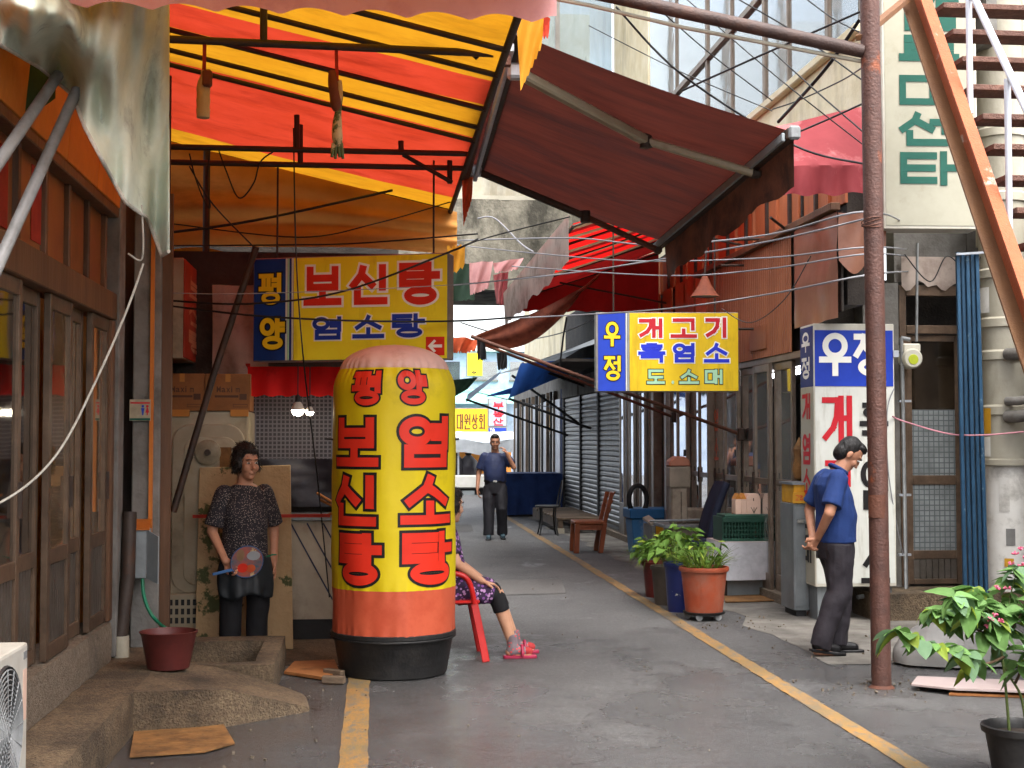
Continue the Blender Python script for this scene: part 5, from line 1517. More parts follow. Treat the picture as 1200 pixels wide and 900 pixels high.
# ------------------------------------------------------------------ bridge across the lane
br = thing('concrete_bridge', 'stained concrete bridge crossing the lane beyond the awnings', 'bridge', (0.6, 24.5, 4.2))
Yb = 24.0
zb0, zb1 = at(600, 340, Yb).z, at(600, 234, Yb).z
MB().grid(40, 8, lambda u, v: V((-4 + 8.3 * u, Yb - .05 * math.sin(v * 3.14) + .03 * noise.noise(V((u * 20, v * 6, 0))), zb0 + (zb1 - zb0) * v))).build('parapet', 'concrete_weathered', br, smooth=80)
MB().box((-4, Yb + .08, zb0 + .02), (4.3, Yb + 3, zb1 - .02)).build('deck', 'concrete_weathered', br)
cw = MB(); n = 60
pts = [(-4 + 8.3 * i / n, (i % 2) * .05) for i in range(n + 1)]
cw.add([V((x, Yb + .1 + d, zb1 + .02)) for x, d in pts] + [V((x, Yb + .1 + d, zb1 + 1.1)) for x, d in pts], [(i, i + 1, n + 1 + i + 1, n + 1 + i) for i in range(n)])
cw.build('sheet_wall', 'drain_cream', br)
MB().box((-4, Yb + .0, zb1 - .01), (4.3, Yb + .1, zb1 + .07)).build('coping', 'drain_cream', br)
MB().box((-4, Yb + .02, zb1 + 1.1), (4.3, Yb + .2, zb1 + 1.25)).build('rail', 'frame_alu', br)
for i in range(8):
    x = -4 + 8.3 * i / 8
    MB().box((x, Yb + .04, zb1 + 1.251), (x + .08, Yb + .14, zb1 + 4.2)).build('mullion', 'frame_alu', br)
    MB().box((x + .081, Yb + .09, zb1 + 1.26), (x + 1.035, Yb + .1, zb1 + 4.1)).build('pane', 'pane_sky', br)
MB().box((-4, Yb + .02, zb1 + 4.2), (4.3, Yb + .4, zb1 + 5.5)).build('upper_wall', 'cream_plaster', br)
MB().box((-4, Yb + 2.6, zb1 + .1), (4.3, Yb + 2.7, zb1 + 4.2)).build('rear_wall', 'white_paint', br)

# ------------------------------------------------------------------ right red tarp screen
def rt(u, v):
    p0 = 152 - 32 * u; p1 = 196 - 6 * u; p2 = 232 - 8 * u
    if v < .6: py = p0 + (p1 - p0) * v / .6; Y = 11.3 - .6 * v / .6
    else: py = p1 + (p2 - p1) * (v - .6) / .4; Y = 10.7 + .03 * math.sin(u * 30)
    q = at(880 + 152 * u, py, Y)
    return q + V((0, .05 * math.sin(u * 7 + v * 3), (.012 * math.sin(u * 26) if v > .95 else 0) - .05 * math.sin(math.pi * u) * math.exp(-((v - .3) / .25) ** 2)))
tag(MB().grid(40, 20, rt).build('red_awning', 'tarp_redfaded', smooth=50), 'faded pinkish red awning with a valance beside the rusty pole', 'awning')

# ------------------------------------------------------------------ near right building: step, service door, pipes
nb = thing('side_building', 'grey side building with wired-glass door behind the white standing sign', 'building', (4.9, 12.5, 0))
Yd = 12.45
zd = .25
dx0 = at(1062, 500, Yd).x; dx1 = at(1128, 500, Yd).x
MB().box((dx0 - .42, Yd - .02, zd - .01), (dx0 - .07, Yd + .2, 3.1)).build('wall', 'grey_plaster', nb)
MB().box((dx1 + .06, Yd - .02, zd - .01), (7.5, Yd + .2, 9.0)).build('wall', 'grey_plaster', nb)
MB().box((dx0 - .1, Yd + .0, 3.11), (dx1 + .059, Yd + .2, 9.0)).build('wall', 'grey_plaster', nb)
MB().box((XR, 12.66, .1), (dx0 - .3, 12.7, 4.2)).build('return_wall', 'dark_wall', nb)
f = MB(); f.box((dx0 - .069, Yd - .03, zd), (dx0, Yd + .06, 3.08)); f.box((dx1 - .01, Yd - .03, zd), (dx1 + .059, Yd + .06, 3.08)); f.box((dx0 + .001, Yd - .029, 2.98), (dx1 - .011, Yd + .06, 3.079)); f.box((dx0 + .001, Yd - .029, 2.62), (dx1 - .011, Yd + .05, 2.70))
f.build('door_frame', 'door_alu', nb, bevel=.004)
zA, zB, zC = at(1090, 622, Yd).z, at(1090, 602, Yd).z, at(1090, 485, Yd).z
d = MB(); d.box((dx0 + .002, Yd, zd + .01), (dx0 + .06, Yd + .03, 2.61)); d.box((dx1 - .07, Yd, zd + .01), (dx1 - .012, Yd + .03, 2.61))
for za, zb in ((zd + .01, zd + .06), (at(1090, 655, Yd).z, at(1090, 645, Yd).z), (at(1090, 568, Yd).z, at(1090, 557, Yd).z), (2.55, 2.609)): d.box((dx0 + .061, Yd + .001, za), (dx1 - .071, Yd + .029, zb))
d = d.build('door', 'door_alu', nb, bevel=.003)
lp = MB(); nl_ = 7
for k in range(nl_):
    a = dx0 + .06 + (dx1 - dx0 - .13) * k / nl_; b = dx0 + .06 + (dx1 - dx0 - .13) * (k + 1) / nl_
    lp.box((a + .003, Yd + .008, zd + .061), (b - .003, Yd + .02, at(1090, 655, Yd).z - .001))
lp.build('lower_panel', 'door_panel', d)
MB().box((dx0 + .06, Yd + .012, at(1090, 645, Yd).z), (dx1 - .07, Yd + .018, at(1090, 568, Yd).z)).build('pane', 'wire_glass', d)
MB().box((dx0 + .06, Yd + .012, at(1090, 557, Yd).z), (dx1 - .07, Yd + .018, at(1090, 480, Yd).z)).build('pane', 'wire_glass', d)
MB().box((dx0 + .06, Yd + .014, at(1090, 480, Yd).z + .002), (dx1 - .07, Yd + .018, 2.55)).build('pane', 'pane_dark', d)
MB().box((dx0, Yd + .6, zd), (dx1 + .3, Yd + .65, 3.2)).build('inner_wall', 'dark_wall', nb)
MB().box((dx0 + .3, Yd + .5, 2.15), (dx1 - .05, Yd + .55, 2.19)).build('ceiling_light', 'tube_light', nb)
rgm = MB().grid(14, 5, lambda u, v: V((dx0 - .05 + (dx1 - dx0 + .05) * u, Yd - .05, 3.35 - (.28 + .1 * noise.noise(V((u * 5, 0, 0)))) * v)))
rgm.build('torn_lining', 'cloth_dirtywhite', nb)
MB().box((6.2, -6, 0), (6.6, 12.4, 4.0)).build('side_wall', 'grey_plaster', nb)
sp = MB()
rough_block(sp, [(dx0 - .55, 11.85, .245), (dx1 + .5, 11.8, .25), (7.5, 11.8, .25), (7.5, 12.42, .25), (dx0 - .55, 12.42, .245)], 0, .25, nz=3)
sp.build('step', 'concrete_worn_warmlit', nb, smooth=40)

# blue folding gate bars
t = thing('blue_bars', 'bundle of tall blue steel bars standing by the big drain pipe', 'bars', (at(1136, 700, 11.75).x, 11.75, 0))
for k in range(5):
    a = at(1131 + k * 6.2, 694, 11.7 + .02 * (k % 2)); b = at(1122 + k * 5.6, 296 + 2 * (k % 3), 11.7 + .02 * (k % 2))
    MB().bar(V((a.x, a.y, 0.252)), b, .034, .03, up=(0, 1, 0)).build('bar', 'blue_steel', t, bevel=.004)
MB().bar(at(1120, 298, 11.66), at(1153, 296, 11.66), .03, .02).build('cross_tie', 'galvanised', t)
# big banded drain
cxp = at(1180, 500, 11.95)
t = thing('drain_column', 'fat cream drain column with bands and side elbows at the right edge', 'drain pipe', (cxp.x, 12.0, .25))
zj = [at(1180, p, 11.95).z for p in (690, 545, 470, 440, 372, 350, 290, 255)]
MB().lathe([(.185, .25), (.185, zj[1])], 28, (cxp.x, 12.0, 0)).build('lower_shaft', 'paper_white', t, smooth=60)
prof_ = [(.23, zj[1]), (.23, zj[1] + .05), (.215, zj[1] + .06)]
for z in (zj[1] + .45, zj[1] + .95, zj[1] + 1.25, zj[1] + 1.7, zj[1] + 2.4, zj[1] + 3.0): prof_ += [(.21, z), (.228, z + .01), (.228, z + .08), (.205, z + .1)]
prof_ += [(.2, 6.2)]
MB().lathe(prof_, 28, (cxp.x, 12.0, 0)).build('upper_shaft', 'drain_cream', t, smooth=35)
for py in (415, 488, 470):
    c = at(1180, py, 11.78)
    MB().tube(spline([c, c + V((.06, -.12, 0)), c + V((.2, -.2, .03)), c + V((.5, -.2, .05))], 5), .055 if py != 470 else .04, 12).build('elbow', 'grey_plaster', t, smooth=60)
for px, p0, p1, mt in ((1156, 335, 365, 'paper_white'), (1158, 478, 508, 'box_mustard'), (1158, 512, 535, 'paper_white'), (1172, 560, 600, 'paper_white'), (1178, 655, 665, 'box_mustard'), (1180, 620, 640, 'sack_grey')):
    a = at(px, p1, 11.77); b = at(px + (12 if px > 1165 else 8), p0, 11.77)
    an0 = math.asin(max(-1, min(1, (a.x - cxp.x) / .24))); an1 = math.asin(max(-1, min(1, (b.x - cxp.x) / .24)))
    rr = .236 if p0 < 545 else .19
    MB().lathe([(rr, a.z), (rr, b.z)], 6, (cxp.x, 12.0, 0), a0=-math.pi / 2 + an0, a1=-math.pi / 2 + an1).build('sticker', mt, t)
# service pipes behind the stair
t = thing('service_pipes', 'cluster of cream service pipes on the wall behind the stair treads', 'pipes', (4.9, 12.2, 3.0))
for px in (1150, 1172, 1196): MB().tube([at(px, 290, 12.2), at(px, -60, 12.2)], .05, 12).build('pipe', 'drain_cream', t, smooth=60)
MB().tube(spline([at(1125, 60, 12.0), at(1140, 20, 12.0), at(1175, 30, 12.0), at(1178, 80, 12.0)], 5), .09, 14).build('duct', 'grey_plaster', t, smooth=60)

# gas meter and pipe
t = thing('gas_meter', 'cream gas meter with yellow dial on the wall by the wired-glass door', 'meter', (at(1070, 418, 12.2).x, 12.3, at(1070, 436, 12.2).z))
c = at(1070, 420, 12.2)
MB().lathe([(.001, -.09), (.08, -.09), (.095, -.07), (.095, .05), (.001, .05)], 22, (c.x, 12.28, c.z), 'Y').build('body', 'meter_cream', t, smooth=40)
MB().box((c.x - .085, 12.22, c.z + .06), (c.x + .085, 12.34, c.z + .14)).build('top_box', 'meter_cream', t, bevel=.012)
MB().lathe([(.001, -.095), (.045, -.095), (.05, -.089)], 18, (c.x, 12.28, c.z - .01), 'Y').build('dial', 'meter_dial', t, smooth=40)
t2 = thing('gas_pipe', 'thin grey gas pipe running down the wall from above the meter to the step', 'pipe', (at(1058, 690, 12.2).x, 12.25, .25))
MB().tube([at(1075, 285, 12.28), at(1074, 400, 12.28)], .014, 8).build('riser', 'grey_pipe', t2, smooth=60)
MB().tube([at(1056, 396, 12.25), at(1057, 420, 12.25), at(1062, 690, 12.25), at(1040, 694, 12.2), at(1005, 700, 12.1)], .02, 8).build('run', 'grey_pipe', t2, smooth=60)
MB().tube([at(1056, 396, 12.25), at(1066, 398, 12.25)], .02, 8).build('elbow', 'grey_pipe', t2, smooth=60)
for py in (470, 580, 650): MB().box((at(1053, py, 12.26).x, 12.24, at(1053, py, 12.26).z - .01), (at(1067, py, 12.26).x, 12.28, at(1053, py, 12.26).z + .01)).build('clamp', 'galvanised', t2)

# ------------------------------------------------------------------ white standing sign
S, w, h = box_sign('standing_sign', 'tall white box sign with blue top standing behind the man in blue', 956, 1051, 379, 688, 11.9, 11.88, depth=.42, case='dull_white')
u = lambda px: (px - 956) / 95 * w
vv = lambda px, py: h * (688 - py) / 309
face(S, .01, vv(0, 453), w - .012, h - .06, 'sign_blue', -.001)
face(S, .01, .03, w - .012, vv(0, 453) - .008, 'sign_white', -.001)
def LT(S, ch, a, b, c, d, m, **k): letter(ch, u(a), vv(a, d), u(c), vv(c, b), -.006, m, S, **k)
LT(S, '우', 962, 390, 1000, 441, 'let_white')
LT(S, '정', 1003, 390, 1041, 441, 'let_white')
for ch, b, d in (('개', 464, 519), ('고', 540, 592), ('기', 608, 664)): LT(S, ch, 965, b, 1001, d, 'let_crimson')
for ch, b, d in (('흑', 468, 524), ('염', 540, 598), ('소', 636, 684)): LT(S, ch, 1009, b, 1043, d, 'let_black')
def side_letter(ch, py0, py1, m):
    z0, z1 = vv(0, py1), vv(0, py0)
    vs, fs = flat_glyph(ch, .26, z1 - z0, .85)
    MB().add([(-.006 - .0001 * v[2], .36 - v[0], z0 + v[1]) for v in vs], fs).build('letter', m, S, local=True, recalc=False)
MB().box((-.003, .02, vv(0, 453)), (0, .41, h - .02)).build('panel', 'sign_navy', S, local=True)
MB().box((-.003, .02, .02), (0, .41, vv(0, 453) - .008)).build('panel', 'sign_cream', S, local=True)
for ch, a, b, m in (('우', 387, 412, 'let_white'), ('정', 417, 444, 'let_white'), ('개', 460, 492, 'let_crimson'), ('염', 508, 546, 'let_crimson'), ('소', 550, 582, 'let_crimson'), ('소', 592, 622, 'let_black'), ('매', 628, 662, 'let_black')):
    side_letter(ch, a, b, m)
MB().box((.03, .05, -h * 0 - S.location.z + .003), (.13, .35, -.002)).build('leg', 'steel_grey', S, local=True)
MB().box((w - .13, .05, -S.location.z + .003), (w - .03, .35, -.002)).build('leg', 'steel_grey', S, local=True)
MB().box((w - .012, -.012, h - .30), (w + .04, .02, h - .24)).build('bracket', 'galvanised', S, local=True)
# hanging yellow sign on the right
S, w, h = box_sign('hanging_sign', 'yellow box sign with blue left end hanging before the right-hand glass doors', 698, 866, 366, 459, 14.15, 14.0, depth=.2)
u = lambda px: (px - 698) / 168 * w
vv = lambda px, py: h * (459 - py) / 93
face(S, u(701), .008, u(733), h - .008, 'sign_blue', -.001)
face(S, u(738), .008, w - .006, h - .008, 'sign_gold', -.001)
for k in range(2): face(S, u(733.6 + k * 2.1), .008, u(735 + k * 2.1), h - .008, ('sign_white', 'grey_paint')[k], -.003, 'trim')
def LT(S, ch, a, b, c, d, m, **k): letter(ch, u(a), vv(a, d), u(c), vv(c, b), -.006, m, S, **k)
for ch, a, b, c, d in (('우', 708, 377, 727, 406), ('정', 708, 417, 728, 446)): LT(S, ch, a, b, c, d, 'let_yellow', out='let_black')
for ch, a, b, c, d in (('개', 749, 373, 777, 396), ('고', 786, 373, 817, 396), ('기', 827, 372, 854, 396)): LT(S, ch, a, b, c, d, 'let_crimson', out='let_white')
for ch, a, b, c, d in (('흑', 748, 402, 780, 425), ('염', 788, 402, 815, 425), ('소', 825, 402, 855, 425)): LT(S, ch, a, b, c, d, 'let_blue', out='let_white')
for ch, a, b, c, d in (('도', 758, 433, 779, 450), ('.', 787, 446, 790, 450), ('소', 796, 433, 819, 450), ('매', 826, 433, 847, 450)): LT(S, ch, a, b, c, d, 'let_mint', out='let_black')
for px in (720, 840):
    MB().tube([V((u(px), .1, h)), V((u(px), .1, h + 1.0))], .01, 6).build('hanger_rod', 'steel_dark', S, local=True)
MB().tube([V((w, .1, h * .8)), V((w + .75, .15, h * .8))], .015, 6).build('wall_arm', 'steel_dark', S, local=True)
# tall cream sign with green letters
S, w, h = box_sign('vertical_sign', 'tall cream box sign with green letters behind the steel stair', 1036, 1147, -130, 268, 11.35, 11.3, depth=.25, case='dull_white')
u = lambda px: (px - 1036) / 111 * w
vv = lambda px, py: h * (268 - py) / 398
face(S, .02, .03, w - .02, h - .02, 'sign_cream', -.001)
def LT(S, ch, a, b, c, d, m, **k): letter(ch, u(a), vv(a, d), u(c), vv(c, b), -.006, m, S, **k)
for ch, b, d in (('알', -22, 36), ('루', 42, 84), ('미', 88, 125), ('센', 132, 171), ('타', 178, 217)): LT(S, ch, 1056, b, 1126, d, 'let_green', bold=1.15)
# ------------------------------------------------------------------ mid-lane awnings on the right
ra = thing('striped_red_awning', 'red and beige striped awning with a torn grey valance in mid lane', 'awning', (3.0, 16.5, 3.4))
n_, f_ = at(672, 262, 14.2), at(594, 352, 19.0)
def rf(u, v):
    e = n_.lerp(f_, v)
    w = V((XR - .02, e.y, e.z + .75))
    return e.lerp(w, u) + V((0, 0, -.04 * math.sin(math.pi * u)))
NS = 24
MB().grid(14, NS, rf, mi=lambda i, j: (0, 1, 2, 0, 1, 0, 2, 0)[j % 8] if j < 18 else 2).build('canvas', ['awning_red', 'awning_beige', 'awning_darkred'], ra, smooth=60)
def rv(u, v):
    e = n_.lerp(f_, u)
    return e + V((-.05 - .03 * math.sin(u * 17) * v, 0, .10 - (.50 + .05 * noise.noise(V((u * 9, 0, 0)))) * v + .015 * math.sin(u * 60) * (v == 1)))
MB().grid(50, 5, rv).build('valance', 'cloth_dirtywhite', ra, smooth=80)
def re(u, v):
    zt = f_.z + .75 * u - .02; zb = at(690, 366, 19.0).z + .025 * abs(math.sin(u * 24))
    x = f_.x + (XR - .04 - f_.x) * u
    return V((x, 19.02 + .03 * math.sin(u * 20) * v, zt + (zb - zt) * v))
MB().grid(50, 8, re).build('end_panel', 'awning_darkred', ra, smooth=80)
for v in (0.0, .25, .5, .75, 1.0):
    e = n_.lerp(f_, v)
    MB().tube([e + V((0, 0, -.03)), V((XR - .02, e.y, e.z + .70))], .016, 6).build('rafter', 'steel_dark', ra)
MB().tube([n_ + V((0, 0, -.03)), f_ + V((0, 0, -.03))], .018, 6).build('front_bar', 'steel_dark', ra)
for v in (.1, .9):
    e = n_.lerp(f_, v)
    MB().tube([e.lerp(V((XR, e.y, e.z + .7)), .3) + V((0, 0, -.04)), V((XR - .03, e.y, e.z - .1))], .014, 6).build('brace', 'steel_dark', ra)
# pink torn cloths beyond it
def cloth(name, m, label, quad, Y, cat='cloth', wob=.05, fray=.03, nu=16, nv=10):
    P = [at(px, py, Y + dy) for (px, py, dy) in quad]
    def fn(u, v):
        p = (P[0].lerp(P[1], u)).lerp(P[3].lerp(P[2], u), v)
        return p + V((0, wob * math.sin(u * 9 + v * 3), fray * noise.noise(V((u * 14, v * 2, 5))) * v))
    return tag(MB().grid(nu, nv, fn).build(name, m, smooth=80), label, cat)
cloth('torn_cloth', 'tarp_pink', 'ragged pink cloth hanging below the concrete bridge, the left one', [(550, 308, 0), (578, 306, 0), (572, 338, 0), (551, 346, 0)], 20.5)
cloth('torn_cloth', 'tarp_pink', 'ragged pink cloth flap left of the striped red awning, the right one', [(578, 308, 0), (614, 302, 0), (606, 316, 0), (580, 320, 0)], 20.0)
cloth('torn_cloth', 'tarp_redfaded', 'hanging red cloth flap at the outer corner of the striped red awning', [(578, 322, 0), (596, 318, 0), (592, 358, 0), (582, 356, 0)], 19.6)
# dark tunnel awning on the far left under the bridge
cloth('green_awning', 'awning_forest', 'dark green awning flap under the bridge beside the big yellow sign', [(515, 308, 0), (556, 309, 0), (556, 352, 0), (515, 352, 0)], 22.0, 'awning')
# brown swag
def sw(u, v):
    a, b = at(556, 396, 16.5), at(702, 322, 15.2)
    p = a.lerp(b, u) - V((0, 0, .17 * math.sin(math.pi * u)))
    wd = .05 + .28 * math.sin(math.pi * min(1, u * 1.15)) ** .8
    return p + V((0, .12 * (v - .5), -wd * (v - .35))) + V((0, .05 * math.sin(v * 7 + u * 3), 0))
tag(MB().grid(30, 10, sw).build('brown_swag', 'cloth_brown', smooth=80), 'brown cloth swag sagging across below the striped red awning', 'cloth')
cloth('orange_cloth', 'cloth_orange', 'bunched orange cloth on the end of the long rusty rods', [(527, 394, 0), (560, 398, 0), (556, 412, 0), (532, 414, 0)], 15.6, wob=.12)
cloth('black_rag', 'fan_dark', 'black rag tied to the outer end of the long rusty rods, the left one', [(559, 396, 0), (568, 396, 0), (570, 422, 0), (560, 422, 0)], 15.5, 'rag')
cloth('black_rag', 'fan_dark', 'black rag hanging from the lower rusty rod, the right one', [(582, 413, 0), (594, 413, 0), (594, 432, 0), (584, 434, 0)], 16.5, 'rag')
# long rusty rods from the shopfront
for k, (pa, pb, Ya_, lab) in enumerate((((552, 394), (868, 509), 15.2, 'upper long rusty rod running down to the glass doors'), ((562, 402), (790, 489), 18.2, 'lower long rusty rod running down to the glass doors'))):
    t = thing('rusty_rod', lab, 'rod', tuple(at(pb[0], pb[1], Ya_)))
    e = atX(pb[0], pb[1], XR - .06); s_ = at(pa[0], pa[1], e.y)
    MB().tube([s_, e], .02, 8).build('rod', 'steel_rust', t, smooth=60)
    MB().obox(e, (.08, .1, .14)).build('wall_clamp', 'steel_dark', t, bevel=.01)
tag(MB().tube([at(664, 372, 15.6), at(660, 395, 15.6), at(656, 430, 15.6)], .012, 6).build('hanging_wire', 'cable_black'), 'thin dark rod hanging below the striped red awning', 'wire')
# old floodlight on the right
c = at(826, 342, 13.6)
t = thing('flood_lamp', 'old brown bell-shaped lamp hanging beside the orange wall panels', 'lamp', tuple(c))
MB().lathe([(.025, .16), (.04, .13), (.06, .08), (.11, 0), (.15, -.05), (.145, -.05), (.10, .0), (.05, .08)], 22).build('shade', 'cloth_brown', t, local=True, smooth=50)
MB().lathe([(.001, -.03), (.12, -.03), (.13, -.045)], 18).build('lens', 'sack_grey', t, local=True, smooth=50)
MB().tube([V((0, 0, .16)), V((.02, .0, .45))], .012, 6).build('stem', 'steel_dark', t, local=True)

# ------------------------------------------------------------------ far right: blue awnings, grey canopy, tarp counter
cloth('blue_awning', 'tarp_blue', 'bright blue awning jutting from the far right shops, the nearer one', [(610, 426, 0), (705, 418, 0), (690, 428, 4.0), (596, 467, -.5)], 24.5, 'awning', wob=.03, fray=.0)
cloth('blue_awning', 'tarp_blue', 'small blue awning flap farther down the lane', [(572, 463, 0), (607, 452, 0), (604, 461, 0), (570, 465, 0)], 29.0, 'awning', wob=.02, fray=0)
cloth('white_awning', 'canopy_lightblue', 'pale blue-white awning blade angled down over the far lane', [(548, 462, 0), (588, 434, 0), (584, 440, 1), (546, 472, 1)], 27.5, 'awning', wob=.02, fray=0)
def gc(u, v):
    a, b = at(560, 445, 31), at(700, 402, 22.5)
    p = a.lerp(b, u)
    return V((p.x + (XR + .4 - p.x) * v, p.y, p.z + .35 * math.sin(v * 1.57)))
tag(MB().grid(20, 8, gc).build('grey_canopy', 'canopy_grey', smooth=60), 'long pale grey canopy roof along the far right shops', 'canopy')
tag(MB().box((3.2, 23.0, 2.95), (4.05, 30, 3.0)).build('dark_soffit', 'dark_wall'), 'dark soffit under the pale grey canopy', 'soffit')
for k, (pa, pb, Ya_) in enumerate((((596, 467), (720, 502), 24.5), ((600, 440), (722, 496), 26.0), ((546, 468), (700, 510), 27.5), ((612, 426), (668, 452), 25.0))):
    e = atX(min(pb[0], 740), pb[1], XR - .05)
    s_ = at(pa[0], pa[1], Ya_)
    tag(MB().tube([s_, V((XR - .05, Ya_ + .5, at(pb[0], pb[1], Ya_).z))], .025, 6).build('awning_strut', 'fan_dark'), ['thick black strut below the nearer blue awning', 'black strut crossing behind the nearer blue awning', 'lowest thin black strut reaching out to the pale awning blade', 'short black strut at the tip of the nearer blue awning'][k], 'strut')
fr_ = thing('far_shop', 'far right shop with tall silver doors beside the blue tarp counter', 'shop', (XR, 36, 0))
MB().box((XR + .02, 29.1, 0), (XR + .3, 39.5, 3.0)).build('wall', 'grey_plaster', fr_)
y = 29.3; k = 0
while y < 38.6:
    wd = (.9, .5, .7)[k % 3]
    d = MB().box((XR - .04, y, .1), (XR + .015, y + wd - .12, 2.5)).build('door_leaf', ('galvanised', 'white_paint', 'pane_sky')[k % 3], fr_)
    MB().box((XR - .08, y + wd - .11, .05), (XR + .015, y + wd - .03, 2.7)).build('post', ('frame_bronze', 'fan_dark')[k % 2], fr_)
    y += wd; k += 1
tag(MB().box((XR - .06, 28.85, 0.2), (XR - .01, 29.05, 2.7)).build('blue_post', 'cloth_navy'), 'dark blue upright post beside the roller shutters', 'post')
x0, x1 = atZ(586, 604, 0).x, 4.02
Yt = 28.6
t = thing('tarp_counter', 'counter covered with a dark blue tarp behind the walking man', 'counter', ((x0 + x1) / 2, Yt + .4, 0))
zt = at(620, 556, Yt).z
MB().grid(40, 10, lambda u, v: V((x0 + (x1 - x0) * u, Yt + .05 * math.sin(u * 22) * v + .03 * noise.noise(V((u * 8, v * 3, 0))), .03 + (zt - .03) * (1 - v) + .02 * math.sin(u * 3)))).build('front_tarp', 'cloth_navy', t, smooth=80)
MB().box((x0 + .01, Yt + .06, zt - .02), (x1, Yt + 1.4, zt + .02)).build('top_tarp', 'cloth_navy', t)
MB().box((x0 + .03, Yt + .08, 0), (x1 - .02, Yt + 1.35, zt - .021)).build('frame', 'dark_wall', t)

# ------------------------------------------------------------------ truck and street end
Yk = 40.0
t = thing('parked_truck', 'white flatbed truck with a grey tarp cover parked at the end of the lane', 'truck', (at(545, 585, Yk).x, Yk, 0))
xa, xb = at(470, 580, Yk).x, at(604, 580, Yk).x
zz_ = lambda py: at(560, py, Yk).z
MB().box((xa, Yk, zz_(572)), (xb, Yk + 3.5, zz_(557))).build('tail_board', 'white_paint', t, bevel=.03)
MB().box((xa + .2, Yk + .2, zz_(583)), (xb - .3, Yk + 3.3, zz_(572) - .01)).build('chassis', 'fan_dark', t)
MB().box((xa, Yk + 1.2, zz_(557) + .01), (xb, Yk + 1.25, zz_(528))).build('load_wall', 'box_tan', t)
MB().grid(20, 8, lambda u, v: V((xa - .1 + (xb - xa + .2) * u, Yk - .1 + 3.6 * v, zz_(517) + .5 * math.sin(v * 3.14) * .5 + .05 * math.sin(u * 15)))).build('tarp_cover', 'canopy_grey', t, smooth=80)
MB().grid(20, 5, lambda u, v: V((xa - .1 + (xb - xa + .2) * u, Yk - .12 + .05 * math.sin(u * 30), zz_(517) + (zz_(532) - zz_(517)) * v + .06 * math.sin(u * 15)))).build('tarp_skirt', 'canopy_grey', t, smooth=80)
for x in (xa + .05, (xa + xb) / 2, xb - .05): MB().tube([V((x, Yk + .05, zz_(557))), V((x, Yk + .05, zz_(517)))], .03, 6).build('hoop', 'galvanised', t)
for x in (xa + .4, xb - .5):
    for yy in (Yk + .6, Yk + 2.8): MB().lathe([(.1, -.1), (.3, -.1), (.33, -.05), (.33, .05), (.3, .1), (.1, .1)], 20, (x, yy, .33), 'X').build('wheel', 'rubber_black', t, smooth=40)
MB().box((at(537, 575, Yk).x, Yk - .03, zz_(585)), (at(556, 575, Yk).x, Yk - .005, zz_(575))).build('number_plate', 'grey_paint', t)
for k, px in enumerate((534, 549)):
    c = at(px, 545, Yk + .5)
    tag(MB().lathe([(.001, -.3), (.28, -.28), (.33, -.1), (.26, .12), (.08, .30), (.12, .36), (.001, .37)], 14, c).build('black_bag', 'black_sheet', smooth=40), ['black plastic bag on the truck bed, left of two', 'black plastic bag on the truck bed, right and larger of two'][k], 'bag', 'black bags on the truck')
Ye = 62.0
eb = thing('end_building', 'pale grey building closing the end of the lane', 'building', (2.5, Ye, 0))
z_ = lambda py: at(560, py, Ye).z
MB().box((-14, Ye, 0), (12, Ye + 6, z_(412))).build('wall', 'canopy_lightblue', eb)
MB().box((-14, Ye - .3, z_(412)), (12, Ye + 6, z_(406))).build('parapet', 'white_paint', eb)
for k in range(12):
    x = -9 + 1.7 * k
    MB().box((x, Ye - .06, z_(445)), (x + 1.1, Ye - .005, z_(424))).build('window', 'pane_sky', eb)
    MB().box((x - .05, Ye - .1, z_(447)), (x + 1.15, Ye - .004, z_(445) - .01)).build('sill', 'grey_plaster', eb)
cloth('mint_awning', 'awning_mint', 'mint green awning on the building at the end of the lane', [(470, 456, 6), (610, 456, 6), (610, 473, 0), (470, 473, 0)], 56, 'awning', wob=.05, fray=0)
def wide_sign(name, label, px0, py0, px1, py1, Y, mface, text, mt, tx0, ty0, tx1, ty1, vert=False):
    S, w, h = box_sign(name, label, px0, px1, py0, py1, Y, Y, depth=.3)
    face(S, .03, .03, w - .03, h - .03, mface, -.01)
    n = len(text)
    for i, ch in enumerate(text):
        if vert: a, b, c, d = tx0, ty0 + (ty1 - ty0) * i / n, tx1, ty0 + (ty1 - ty0) * (i + .86) / n
        else: a, b, c, d = tx0 + (tx1 - tx0) * i / n, ty0, tx0 + (tx1 - tx0) * (i + .86) / n, ty1
        f = lambda px: (px - px0) / (px1 - px0) * w
        g = lambda py: (py1 - py) / (py1 - py0) * h
        letter(ch, f(a), g(d), f(c), g(b), -.02, mt, S)
    return S
wide_sign('shop_sign', 'wide pale yellow shop sign with grey letters at the end of the lane', 462, 478, 574, 507, 54, 'let_gold', '대원상회', 'let_brown', 535, 485, 570, 503)
wide_sign('shop_sign', 'light blue vertical shop sign with red letters at the end of the lane', 572, 467, 594, 500, 52, 'canopy_lightblue', '부동산', 'let_crimson', 578, 471, 590, 500, True)
wide_sign('shop_sign', 'narrow dark blue strip sign below the light blue vertical sign', 572, 500.5, 594, 508, 52, 'let_blue2', 'T.', 'let_white', 574, 502, 580, 507)
wide_sign('shop_sign', 'small bright yellow sign high on the end building', 547, 413, 566, 441, 60, 'sign_yellow', '수', 'let_brown', 552, 434, 560, 439)
cloth('green_awning', 'awning_forest', 'dark green sloping awning on the far left beside the inflatable', [(524, 446, 0), (560, 442, 0), (548, 456, 0), (524, 470, 0)], 26, 'awning', wob=.03, fray=0)
cloth('silver_awning', 'canopy_grey', 'grey domed awning above the truck', [(500, 506, 2), (604, 506, 2), (604, 517, 0), (500, 517, 0)], 44, 'awning', wob=.02, fray=0)

